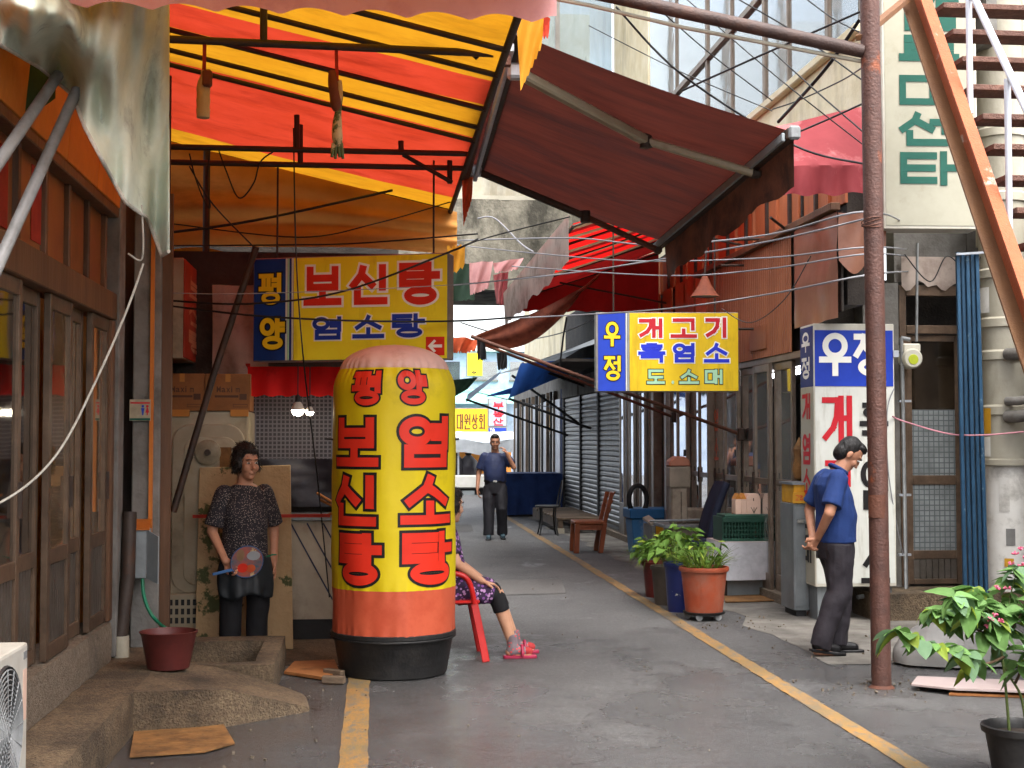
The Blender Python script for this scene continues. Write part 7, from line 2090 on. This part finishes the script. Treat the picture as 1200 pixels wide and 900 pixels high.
t, zs_ = pot('potted_plant', 'grassy plant in a big terracotta pot on a wheeled base', 825, 12.15, .215, .40, 'terracotta')
MB().lathe([(.001, .045), (.15, .045), (.185, .055), (.19, .074), (.001, .0745)], 28).build('wheeled_base', 'rubber_black', t, local=True, smooth=40)
for k in range(5):
    a = 2 * math.pi * k / 5 + .4
    MB().lathe([(.001, -.02), (.03, -.02), (.034, 0), (.03, .02), (.001, .02)], 14, (.15 * math.cos(a), .15 * math.sin(a), .034), 'Y').build('caster', 'grey_pipe', t, local=True, smooth=40)
for k in range(120):
    a = rnd.uniform(0, 6.283); r_ = .17 * math.sqrt(rnd.random())
    put_leaf(LBL[rnd.choice((0, 0, 1, 2))], t, (r_ * math.cos(a), r_ * math.sin(a), zs_ + rnd.uniform(0, .06)), a + rnd.uniform(-.8, .8), -rnd.uniform(.5, 1.35), rnd.uniform(-.4, .4), rnd.uniform(.7, 1.25), True)
for k in range(34):
    a = rnd.uniform(0, 6.283); r_ = .2 * math.sqrt(rnd.random()); 
    put_leaf(LP_[rnd.choice((0, 1, 2))], t, (r_ * math.cos(a) - .03, r_ * math.sin(a), zs_ + rnd.uniform(.08, .26)), a, rnd.uniform(-.6, .5), rnd.uniform(-.5, .5), rnd.uniform(.7, 1.2), True)
def bushy(t, zs_, n, rx, hz, dx=0.0):
    st = []
    for k in range(9):
        a = rnd.uniform(0, 6.283); tip = V((dx + rx * .8 * math.cos(a) * rnd.random(), rx * .8 * math.sin(a) * rnd.random(), zs_ + hz * rnd.uniform(.5, 1)))
        b = V((.05 * math.cos(a), .05 * math.sin(a), zs_))
        MB().tube(spline([b, b.lerp(tip, .5) + V((0, 0, .04)), tip], 4), .004, 5).build('stem', 'stem', t, local=True)
        st.append((b, tip))
    for k in range(n):
        a = rnd.uniform(0, 6.283); e = rnd.uniform(-.25, 1); rr = rnd.uniform(.55, 1)
        c = math.sqrt(max(0, 1 - max(0, e) ** 2))
        p = V((dx + rx * rr * c * math.cos(a), rx * rr * c * math.sin(a), zs_ + hz * .42 + hz * .55 * e * rr))
        put_leaf(LP_[rnd.choice((0, 0, 1, 1, 2))], t, p, a + rnd.uniform(-.7, .7), rnd.uniform(-.5, .8), rnd.uniform(-.6, .6), rnd.uniform(.65, 1.5), True)
t, zs_ = pot('potted_plant', 'leafy plant in a glossy dark blue pot with white marks', 797, 12.75, .15, .46, 'pot_blue')
bushy(t, zs_, 110, .26, .42)
t, zs_ = pot('potted_plant', 'bushy plant in a grey-brown pot behind the blue pot', 782, 13.3, .16, .38, 'pot_grey')
bushy(t, zs_, 120, .25, .36, .0)
t, zs_ = pot('potted_plant', 'leafy plant in a dark red pot, farthest in the row of pots', 772, 13.95, .17, .36, 'pot_red')
bushy(t, zs_, 110, .25, .34, .0)
for k in range(40):
    a = rnd.uniform(2, 4.5)
    put_leaf(LBL[0], t, (-.1, 0, zs_ + rnd.uniform(.05, .2)), a, rnd.uniform(-.7, .2), 0, rnd.uniform(.8, 1.3), True)
# ------------------------------------------------------------------ people
def loft(mb, rings, n=24):
    """rings: (x, y, z, rx, ry) horizontal ellipses, closed flat at both ends"""
    vs, fs = [], []
    for x, y, z, rx, ry in rings:
        for k in range(n):
            a = 2 * math.pi * k / n
            vs.append((x + rx * math.cos(a), y + ry * math.sin(a), z))
    for i in range(len(rings) - 1):
        for k in range(n):
            k2 = (k + 1) % n
            fs.append((i * n + k, i * n + k2, (i + 1) * n + k2, (i + 1) * n + k))
    fs.append(tuple(range(n - 1, -1, -1))); fs.append(tuple((len(rings) - 1) * n + k for k in range(n)))
    mb.add(vs, fs); return mb
def blob(name, mb, m, parent, voxel=.009, sm=5, wrinkle=0.0, wscale=14):
    me = bpy.data.meshes.new(name)
    me.from_pydata([tuple(v) for v in mb.v], [], mb.f)
    bm = bmesh.new(); bm.from_mesh(me); bmesh.ops.recalc_face_normals(bm, faces=bm.faces); bm.to_mesh(me); bm.free()
    o = bpy.data.objects.new(name, me)
    r = o.modifiers.new('r', 'REMESH'); r.mode = 'VOXEL'; r.voxel_size = voxel; r.use_smooth_shade = True
    s = o.modifiers.new('s', 'SMOOTH'); s.factor = .5; s.iterations = sm
    m2 = evaluated_mesh(o)
    bpy.data.objects.remove(o); bpy.data.meshes.remove(me)
    m2.name = name
    m2.materials.clear(); m2.materials.append(MATS[m])
    if wrinkle:
        nrm = [v.normal.copy() for v in m2.vertices]
        for v, nn in zip(m2.vertices, nrm):
            q = v.co * wscale
            d = noise.noise(V((q.x, q.y, q.z * .55))) + .5 * noise.noise(V((q.x * 2.1, q.y * 2.1, q.z * 1.1)))
            v.co += nn * d * wrinkle
    m2.polygons.foreach_set('use_smooth', [True] * len(m2.polygons)); m2.update()
    o = bpy.data.objects.new(name, m2); COL.objects.link(o); o.parent = parent
    WM[o.name] = WM[parent.name]
    return o
def hand(mb, w, d, n, side=1, curl=25, s=1.0):
    w, d, n = V(w), V(d).normalized(), V(n)
    n = (n - d * n.dot(d)).normalized(); sv = d.cross(n) * side
    for k in range(4):
        kb = w + sv * (k - 1.5) * .012 * s; kk = w + d * (.088 - .004 * abs(k - 1)) * s + sv * (k - 1.5) * .020 * s
        mb.cap(kb, kk, .014 * s, .0115 * s, 10)
        p, dd = kk, d.copy(); seg = (.036, .026, .02) if k < 3 else (.028, .02, .017); rr = .0095
        for q, l in enumerate(seg):
            a = R(curl * (q + .8))
            dd = (d * math.cos(a) + n * math.sin(a)).normalized()
            e = p + dd * l * s * (1.08 if k == 1 else 1)
            mb.cap(p, e, rr * s, (rr - .001) * s, 8); p = e; rr -= .001
    tb = w + d * .02 * s - sv * .022 * s; t1 = tb + (d * .55 - sv * .7 + n * .3).normalized() * .04 * s; t2 = t1 + (d * .9 - sv * .15 + n * .35).normalized() * .032 * s
    mb.cap(w, tb, .015 * s, .014 * s, 10); mb.cap(tb, t1, .0135 * s, .0115 * s, 10); mb.cap(t1, t2, .011 * s, .009 * s, 10)
def head(mb, c, M, s=.97):
    """skin volumes of head in frame M (x forward)"""
    c = V(c)
    for o, r in (((-.005, 0, .03), (.098, .076, .105)), ((.025, 0, -.045), (.068, .058, .085)), ((.062, 0, -.10), (.028, .03, .026)), ((.098, 0, -.012), (.016, .012, .032)), ((.106, 0, -.032), (.016, .017, .012)),
                 ((.072, 0, .036), (.026, .055, .014)), ((.066, .038, -.03), (.026, .026, .03)), ((.066, -.038, -.03), (.026, .026, .03)), ((.086, 0, -.066), (.014, .024, .013)),
                 ((-.008, .078, -.008), (.02, .010, .033)), ((-.008, -.078, -.008), (.02, .010, .033))):
        mb.ell(c + M @ (V(o) * s), [q * s for q in r], 16, 12, M)
def face_parts(t, c, M, s=.97, hair='hair_black', long=False, thin=False):
    c = V(c)
    e = MB()
    for y in (-.031, .031): e.ell(c + M @ (V((.083, y, .008)) * s), (.010 * s, .015 * s, .007 * s), 10, 8, M, 0)
    e.build('eye', 'eye_white', t, local=True, smooth=80)
    e = MB()
    for y in (-.031, .031): e.ell(c + M @ (V((.0895, y, .008)) * s), (.006 * s, .007 * s, .007 * s), 10, 8, M)
    e.build('pupil', 'eye_dark', t, local=True, smooth=80)
    e = MB()
    for y in (-1, 1): e.tube([c + M @ (V((.086, y * .052, .030)) * s), c + M @ (V((.097, y * .034, .037)) * s), c + M @ (V((.099, y * .015, .033)) * s)], .0042 * s, 6)
    e.build('eyebrow', hair, t, local=True, smooth=80)
    e = MB().tube([c + M @ (V((.088, y, -.066 - abs(y) * .1)) * s) for y in (-.024, -.012, 0, .012, .024)], [.003, .0055, .006, .0055, .003], 6)
    e.build('mouth', 'lip', t, local=True, smooth=80)
    h = MB()
    k_ = 1.0 if long else .955
    h.ell(c + M @ (V((-.028, 0, .045)) * s), (.098 * s * k_, .087 * s * k_, .104 * s * k_), 20, 14, M)
    h.ell(c + M @ (V((-.052, 0, -.012)) * s), (.066 * s, .078 * s, .085 * s), 20, 14, M)
    if not thin: h.ell(c + M @ (V((.028, 0, .10)) * s), (.066 * s, .066 * s, .042 * s), 16, 10, M)
    if long:
        h.ell(c + M @ (V((-.035, 0, .055)) * s), (.108 * s, .10 * s, .108 * s), 20, 14, M)
        for k in range(16):
            a = 1.15 + (2 * math.pi - 2.3) * k / 15
            h.ell(c + M @ (V((-.02 + .085 * math.cos(a), .082 * math.sin(a), -.01 + .02 * math.sin(k * 2.3))) * s), (.03 * s, .03 * s, .045 * s), 10, 8, M)
    hb = blob('hair', h, hair, t, .007, 3, wrinkle=.006 if long else .0018, wscale=55)
    if not long: return
    hr = random.Random(11); sm = MB(); vsn = [(v.co.copy(), v.normal.copy()) for v in hb.data.vertices]
    for p_, n_ in hr.sample(vsn, min(len(vsn), 700 if long else 420)):
        fl = (n_ * .35 + M @ V((-.35, hr.uniform(-.5, .5), -.8 if n_.z < .7 else -.2)) + V((hr.uniform(-.4, .4), hr.uniform(-.4, .4), hr.uniform(-.3, .3)))).normalized()
        L2 = hr.uniform(.018, .034) if long else hr.uniform(.010, .02)
        sm.tube([p_ - n_ * .003, p_ + n_ * .006 + fl * L2 * .5, p_ + n_ * .004 + fl * L2], [.0022, .0018, .0006], 3, cap=False)
    sm.build('hair_strands', hair, hb, local=True)
def HM(yaw, pitch, roll=0): return (Matrix.Rotation(R(yaw), 3, 'Z') @ Matrix.Rotation(R(pitch), 3, 'Y') @ Matrix.Rotation(R(roll), 3, 'X'))
def foot_skin(mb, an, fwd, L=.22):
    an = V(an); f = V(fwd).normalized()
    mb.cap(an - f * .02 + V((0, 0, -an.z + .045)), an + f * (L - .10) + V((0, 0, -an.z + .03)), .034, .026, 12)
    mb.cap(an, an + V((0, 0, -an.z + .05)), .036, .034, 12)
def shoe(t, an, fwd, m, L=.27, pitch=0.0, h=.085, name='shoe', z=0):
    an = V(an); f = V(fwd).normalized(); f = V((f.x, f.y, 0)).normalized(); sd = V((-f.y, f.x, 0))
    u = V((0, 0, 1)); c = V((an.x, an.y, z))
    rot = Matrix.Rotation(R(pitch), 3, sd)
    def P(x, y, zz): return c + f * .13 + rot @ (f * (x - .13) + sd * y + u * zz)
    sole, up = MB(), MB()
    secs = [(-.075, .028), (-.06, .036), (0, .038), (.07, .040), (.13, .046), (L - .12, .042), (L - .09, .028)]
    bot = [P(x, -w, .0) for x, w in secs] + [P(x, w, .0) for x, w in reversed(secs)]
    top = [P(x, -w, .022) for x, w in secs] + [P(x, w, .022) for x, w in reversed(secs)]
    k = len(bot); sole.add(bot + top, [tuple(range(k)), tuple(range(2 * k - 1, k - 1, -1))] + [(i, (i + 1) % k, (i + 1) % k + k, i + k) for i in range(k)])
    up.cap(P(-.03, 0, .05), P(.0, 0, .05), .040, .042, 14); up.cap(P(0, 0, .055), P(L - .16, 0, .038), .042, .036, 14); up.cap(P(-.02, 0, .05), P(-.01, 0, h), .038, .040, 14)
    o = blob(name, up, m, t, .008, 4)
    sole.build('sole', 'fan_dark' if m != 'shoe_black' else 'shoe_black', o, local=True, bevel=.004)
    return o

# --- man in blue polo, walking right, hands behind his back
g = atZ(981, 767, 0)
t = thing('person', 'man in a blue polo walking right with bowed head and hands behind his back', 'person', (g.x, g.y, 0), R(0))
Hc, Hm = V((.105, 0, 1.505)), HM(-6, 44)
b = MB()
head(b, Hc, Hm)
b.cap((.005, 0, 1.35), (.075, 0, 1.44), .066, .060)
loft(b, [(-.01, 0, .84, .10, .15), (-.01, 0, .95, .10, .14), (-.03, 0, 1.15, .105, .15), (-.035, 0, 1.30, .095, .165), (-.01, 0, 1.38, .06, .09)])
for s, el, wr in ((-1, (-.135, -.245, 1.075), (-.175, -.10, .885)), (1, (-.125, .245, 1.075), (-.175, .02, .875))):
    b.cap((-.035, s * .175, 1.325), el, .050, .041); b.cap(el, wr, .040, .028)
hand(b, (-.175, -.10, .885), (-.42, .30, -.75), (-.3, .8, .2), side=1, curl=38)
hand(b, (-.175, .02, .875), (-.25, -.45, -.6), (.2, -.8, .2), side=-1, curl=35)
RK, RA, LK, LA = (-.015, -.09, .47), (-.165, -.085, .10), (.055, .09, .47), (.035, .085, .09)
for s, k, a in ((-1, RK, RA), (1, LK, LA)):
    b.cap((-.01, s * .085, .86), k, .075, .055); b.cap(k, a, .05, .034)
foot_skin(b, RA, (1, 0, 0)); foot_skin(b, LA, (1, 0, 0))
blob('body', b, 'skin_tan', t, .0062, 3)
face_parts(t, Hc, Hm, hair='hair_black')
c = MB()
loft(c, [(.0, 0, .845, .150, .185), (.0, 0, .95, .150, .18), (.005, 0, 1.05, .150, .178), (-.015, 0, 1.18, .138, .178), (-.035, 0, 1.28, .122, .18), (-.03, 0, 1.345, .095, .16), (-.005, 0, 1.39, .068, .09)])
for s, el in ((-1, V((-.135, -.245, 1.075))), (1, V((-.125, .245, 1.075)))):
    sh_ = V((-.035, s * .165, 1.32)); e = sh_.lerp(el, .80)
    c.cap(sh_, sh_.lerp(el, .1), .075, .075); c.tube([sh_, sh_.lerp(el, .4), e], [.075, .074, .080], 16)
sh = blob('polo_shirt', c, 'polo_blue', t, .0085, 4, wrinkle=.009, wscale=11)
cl = MB(); cl.tube([V((.022 + .060 * math.cos(a), .062 * math.sin(a), 1.395 - .035 * math.cos(a))) for a in [2 * math.pi * k / 24 for k in range(25)]], .016, 8)
cl.build('collar', 'polo_blue', sh, local=True, smooth=70)
c = MB()
loft(c, [(-.01, 0, .72, .135, .165), (-.01, 0, .80, .142, .172), (-.005, 0, .88, .138, .17), (.0, 0, .93, .13, .16)])
for s, k, a in ((-1, RK, RA), (1, LK, LA)):
    h_ = V((-.005, s * .085, .84)); k = V(k); a = V(a)
    c.tube([h_, h_.lerp(k, .35), h_.lerp(k, .75), k, k.lerp(a, .35), k.lerp(a, .7), a + V((-.005, 0, -.03))], [.105, .108, .098, .092, .088, .082, .078], 18)
blob('trousers', c, 'trouser_plum', t, .0085, 3, wrinkle=.013, wscale=11)
shoe(t, RA, (1, .05, 0), 'shoe_black', .29, 8, z=.012); shoe(t, LA, (1, .0, 0), 'shoe_black', .29, 0)

# --- woman with round fan
g = atZ(286, 765, 0)
WY = 10.3
gx = at(286, 700, WY).x
t = thing('person', 'woman in a dark dotted blouse and black trousers holding a round fan', 'person', (gx, WY, 0), R(-72))
Hc, Hm = V((.025, .01, 1.445)), HM(14, 4)
b = MB()
head(b, Hc, Hm, .97)
b.cap((-.015, 0, 1.27), (.0, .005, 1.38), .062, .056)
loft(b, [(0, 0, .76, .11, .16), (0, 0, .88, .105, .145), (0, 0, 1.05, .105, .15), (-.01, 0, 1.20, .095, .155), (-.01, 0, 1.29, .06, .08)])
E1, W1, E2, W2 = V((-.03, -.235, .945)), V((.12, -.165, .735)), V((-.05, .235, .945)), V((.02, .215, .70))
for s, el, wr in ((-1, E1, W1), (1, E2, W2)):
    b.cap((-.01, s * .165, 1.225), el, .047, .04); b.cap(el, wr, .038, .027)
hand(b, W1, (.35, .55, -.45), (.6, -.1, -.2), side=-1, curl=42)
hand(b, W2, (.05, .0, -1), (.1, -1, 0), side=1, curl=18)
for s in (-1, 1):
    b.cap((0, s * .085, .80), (.03, s * .10, .45), .08, .055); b.cap((.03, s * .10, .45), (-.01, s * .10, .09), .05, .034)
    foot_skin(b, (-.01, s * .10, .09), (1, s * .15, 0), .2)
blob('body', b, 'skin_tan', t, .0062, 3)
face_parts(t, Hc, Hm, .97, 'hair_dark', long=True)
c = MB()
loft(c, [(.0, 0, .70, .14, .172), (.0, 0, .82, .142, .172), (.01, 0, .95, .135, .165), (.015, 0, 1.06, .135, .168), (.0, 0, 1.16, .122, .168), (-.01, 0, 1.235, .10, .145), (-.01, 0, 1.285, .068, .082)])
for s, el in ((-1, E1), (1, E2)):
    sh_ = V((-.01, s * .15, 1.215)); c.cap(sh_, sh_.lerp(el, .1), .072, .072); c.tube([sh_, sh_.lerp(el, .5), sh_.lerp(el, .86)], [.072, .075, .074], 16)
blob('blouse', c, 'blouse_dots', t, .0085, 5, wrinkle=.008, wscale=8)
c = MB()
loft(c, [(-.005, 0, .60, .135, .17), (-.005, 0, .72, .145, .178), (0, 0, .80, .13, .165)])
for s in (-1, 1):
    c.tube([V((-.005, s * .085, .74)), V((.0, s * .09, .60)), V((.02, s * .10, .45)), V((.0, s * .10, .30)), V((-.01, s * .10, .15))], [.10, .098, .085, .082, .080], 18)
blob('trousers', c, 'trouser_jet', t, .0085, 4, wrinkle=.009, wscale=9)
c = MB().grid(24, 12, lambda u, v: V(((.152 + .03 * v + .022 * v * math.sin(u * 23) + .012 * noise.noise(V((u * 7, v * 5, 3)))) * math.cos((u - .5) * 2.6), (.186 + .03 * math.sin(v * 2.5) + .014 * v * math.sin(u * 23)) * math.sin((u - .5) * 2.6), .76 - (.30 + .03 * math.sin(u * 9)) * v + .05 * v * abs(2 * u - 1) ** 2)))
ap_ = c.build('waist_apron', 'apron_dark', t, local=True, smooth=80, thick=.008)
MB().tube([V((.150 * math.cos(a), .182 * math.sin(a), .755)) for a in [2 * math.pi * k / 32 for k in range(33)]], .009, 6).build('apron_band', 'apron_dark', ap_, local=True, smooth=60)
MB().tube([V((.14, .13, .76)), V((.16, .17, .775)), V((.11, .21, .77))], .006, 6).build('green_cord', 'hose_green', t, local=True)
for s in (-1, 1): shoe(t, (-.01, s * .10, .09), (1, s * .15, 0), 'shoe_black', .24, 0, .06)
fan = thing('hand_fan', 'round printed plastic fan with blue handle held by the standing woman', 'fan', tuple(WM[t.name] @ V((.215, -.03, .735))), R(-72))
fm = Matrix.Rotation(R(12), 3, 'Y')
disc = [fm @ V((.0, .118 * math.cos(2 * math.pi * k / 40), .118 * math.sin(2 * math.pi * k / 40))) for k in range(40)]
MB().slab(disc, (.003, 0, 0)).build('blade', 'fan_print', fan, local=True)
for cy, cz, ry, rz_, mt in ((-.03, -.045, .04, .035, 'let_red'), (.03, -.05, .035, .03, 'cloth_orange'), (.045, .045, .05, .035, 'canopy_grey'), (-.05, .05, .03, .045, 'awning_beige')):
    MB().add([fm @ V((.0045, cy + ry * math.cos(k * .5236), cz + rz_ * math.sin(k * .5236))) for k in range(12)], [tuple(range(12))]).build('print', mt, fan, local=True)
MB().tube([p + V((.0015, 0, 0)) for p in disc + disc[:1]], .004, 6).build('rim', 'fan_blue', fan, local=True, smooth=60)
MB().bar(fm @ V((.0, -.10, -.055)), fm @ V((.0, -.245, -.085)), .022, .008, up=(1, 0, 0)).build('handle', 'fan_blue', fan, local=True, bevel=.003)

# --- seated woman behind the inflatable, on a red plastic chair
g = atZ(530, 769, 0)
YS = 10.25
gx = at(528, 700, YS).x
t = thing('person', 'seated woman in purple floral smock, grey dotted socks and pink sandals', 'person', (gx, YS, 0), R(0))
Hc, Hm = V((-.005, 0, 1.125)), HM(25, 5)
b = MB(); head(b, Hc, Hm, .97)
b.cap((-.03, 0, .98), (-.02, 0, 1.08), .05, .047)
loft(b, [(-.02, 0, .46, .13, .17), (-.03, 0, .60, .12, .15), (-.05, 0, .78, .11, .15), (-.05, 0, .90, .095, .155), (-.03, 0, .98, .055, .08)])
E1, W1, E2, W2 = V((.03, -.225, .715)), V((.225, -.145, .575)), V((.03, .225, .715)), V((.23, .12, .575))
for s, el, wr in ((-1, E1, W1), (1, E2, W2)):
    b.cap((-.05, s * .16, .915), el, .046, .04); b.cap(el, wr, .037, .027)
hand(b, W1, (.85, .15, -.25), (0, 0, -1), side=1, curl=22); hand(b, W2, (.85, -.15, -.25), (0, 0, -1), side=-1, curl=22)
K1, A1, K2, A2 = V((.335, -.10, .475)), V((.455, -.10, .10)), V((.34, .12, .475)), V((.50, .13, .10))
for s, k, a in ((-1, K1, A1), (1, K2, A2)):
    b.cap((.0, s * .09, .50), k, .085, .058); b.cap(k, k.lerp(a, .35), .054, .053); b.cap(k.lerp(a, .3), a, .054, .034)
    foot_skin(b, a, (1, 0, 0), .22)
blob('body', b, 'skin_pale', t, .0065, 3)
face_parts(t, Hc, Hm, .97, 'hair_dark', long=True)
c = MB()
loft(c, [(-.02, 0, .44, .16, .20), (-.025, 0, .56, .15, .185), (-.04, 0, .72, .145, .18), (-.05, 0, .85, .125, .175), (-.045, 0, .93, .095, .14), (-.035, 0, .975, .065, .08)])
for s, el, k in ((-1, E1, K1), (1, E2, K2)):
    sh_ = V((-.05, s * .15, .905)); c.cap(sh_, sh_.lerp(el, .1), .068, .068); c.tube([sh_, sh_.lerp(el, .5), sh_.lerp(el, .75)], [.068, .068, .068], 16)
    c.tube([V((.0, s * .085, .51)), V((.15, s * .09, .51)), k + V((-.02, 0, .01))], [.105, .10, .082], 18)
    c.tube([V((.05, s * .12, .50)), V((.26, s * .13, .46))], [.07, .06], 14)
blob('smock', c, 'smock_floral', t, .009, 5, wrinkle=.008, wscale=9)
c = MB()
for s, k, a in ((-1, K1, A1), (1, K2, A2)):
    h_ = V((.05, s * .09, .48)); c.tube([h_, h_.lerp(k, .5), k, k.lerp(a, .15), k.lerp(a, .34)], [.088, .08, .068, .066, .064], 16)
blob('leggings', c, 'trouser_jet', t, .0085, 4, wrinkle=.004, wscale=14)
for a in (A1, A2):
    c = MB()
    c.tube([a + V((-.012, 0, .075)), a], [.043, .041], 14); c.cap(a, a + V((0, 0, -.05)), .041, .042); c.cap(V((a.x - .01, a.y, .058)), V((a.x + .09, a.y, .05)), .040, .034)
    so = blob('sock', c, 'sock_dots', t, .007, 3)
    MB().cap(V((a.x + .105, a.y, .05)), V((a.x + .125, a.y, .048)), .034, .028).build('sock_toe', 'sock_red', so, local=True, smooth=80)
for k, a in enumerate((A1, A2)):
    s_ = MB(); secs = [(-.07, .03), (-.05, .04), (.05, .043), (.12, .048), (.16, .042), (.18, .028)]
    bot = [V((a.x + x, a.y - w, .0)) for x, w in secs] + [V((a.x + x, a.y + w, .0)) for x, w in reversed(secs)]
    o = s_.slab(bot, (0, 0, .022)).build('sandal', 'sandal_pink', t, local=True, bevel=.004)
    MB().tube([V((a.x + .07, a.y + .05 * math.cos(q), .02 + .072 * math.sin(q))) for q in [math.pi * i / 12 for i in range(13)]], .012, 8).build('strap', 'sandal_pink', o, local=True, smooth=60)
# chair
ch = thing('plastic_chair', 'red plastic chair under the seated woman beside the inflatable', 'chair', (gx, YS, 0))
MB().slab([V((-.22, -.23, .41)), V((.20, -.24, .42)), V((.22, .0, .42)), V((.20, .24, .42)), V((-.22, .23, .41))], (0, 0, .025)).build('seat', 'plastic_red', ch, local=True, bevel=.01)
for s in (-1, 1):
    MB().bar((.16, s * .225, .42), (.245, s * .265, .0), .055, .035, up=(0, 1, 0)).build('leg', 'plastic_red', ch, local=True, bevel=.006)
    MB().bar((-.20, s * .215, .42), (-.30, s * .25, .0), .05, .035, up=(0, 1, 0)).build('leg', 'plastic_red', ch, local=True, bevel=.006)
    MB().tube(spline([V((.16, s * .235, .42)), V((.13, s * .255, .56)), V((.06, s * .26, .635)), V((-.12, s * .25, .65)), V((-.24, s * .22, .64))], 5), .020, 10).build('armrest', 'plastic_red', ch, local=True, smooth=60)
MB().grid(12, 8, lambda u, v: V((-.23 - .10 * v - .05 * (1 - (2 * u - 1) ** 2), -.23 + .46 * u, .44 + .40 * v + .05 * v * math.sin(math.pi * u)))).build('backrest', 'plastic_red', ch, local=True, smooth=80, thick=.012)

# --- man walking toward the camera
YM = 22.2
gx = at(580, 600, YM).x
t = thing('person', 'man in a navy shirt walking up the lane with a hand at his face', 'person', (gx, YM, 0), R(-94))
Hc, Hm = V((.035, .0, 1.575)), HM(0, 6)
b = MB(); head(b, Hc, Hm, .97)
b.cap((-.01, 0, 1.38), (.01, 0, 1.50), .066, .060)
loft(b, [(0, 0, .86, .105, .155), (0, 0, .98, .10, .15), (0, 0, 1.15, .11, .16), (-.01, 0, 1.32, .10, .175), (-.01, 0, 1.40, .06, .09)])
E1, W1, E2, W2 = V((-.04, -.265, 1.07)), V((.05, -.285, .82)), V((.10, .305, 1.17)), V((.155, .185, 1.40))
for s, el, wr in ((-1, E1, W1), (1, E2, W2)):
    b.cap((-.01, s * .185, 1.345), el, .051, .043); b.cap(el, wr, .041, .03)
hand(b, W1, (.15, .05, -1), (.3, 1, 0), side=1, curl=25); hand(b, W2, (-.15, -.45, .8), (-.3, -.8, -.3), side=-1, curl=35)
RA, LA = V((.10, -.10, .10)), V((-.02, .12, .11))
RK, LK = V((.06, -.10, .50)), V((.10, .11, .50))
for s, k, a in ((-1, RK, RA), (1, LK, LA)):
    b.cap((0, s * .09, .88), k, .078, .056); b.cap(k, a, .052, .035); foot_skin(b, a, (1, s * .1, 0))
blob('body', b, 'skin_tan', t, .008, 3)
face_parts(t, Hc, Hm, .97)
c = MB()
loft(c, [(0, 0, .93, .135, .18), (0.01, 0, 1.02, .142, .184), (.01, 0, 1.15, .14, .186), (-.005, 0, 1.28, .125, .19), (-.01, 0, 1.36, .095, .165), (-.01, 0, 1.41, .068, .09)])
for s, el in ((-1, E1), (1, E2)):
    sh_ = V((-.01, s * .17, 1.34)); c.cap(sh_, sh_.lerp(el, .1), .076, .076); c.tube([sh_, sh_.lerp(el, .45), sh_.lerp(el, .75)], [.076, .078, .080], 16)
blob('shirt', c, 'shirt_navy', t, .011, 5, wrinkle=.009, wscale=8)
c = MB()
loft(c, [(0, 0, .74, .135, .175), (0, 0, .86, .138, .178), (0, 0, .95, .128, .172)])
for s, k, a in ((-1, RK, RA), (1, LK, LA)):
    h_ = V((0, s * .09, .86)); c.tube([h_, h_.lerp(k, .5), k, k.lerp(a, .5), a + V((0, 0, -.03))], [.108, .105, .095, .088, .088], 18)
tr_ = blob('trousers', c, 'trouser_black', t, .011, 4, wrinkle=.010, wscale=8)
be = MB(); loft(be, [(0, 0, .93, .139, .183), (0, 0, .962, .139, .183)]); be.build('belt', 'belt', tr_, local=True, smooth=60)
MB().box((.135, -.03, .93), (.146, .03, .962)).build('buckle', 'metal_bright', tr_, local=True)
shoe(t, RA, (1, -.1, 0), 'shoe_teal', .29, 0); shoe(t, LA, (1, .1, 0), 'shoe_teal', .29, 4, z=.01)

bpy.data.scenes.remove(_TMP)
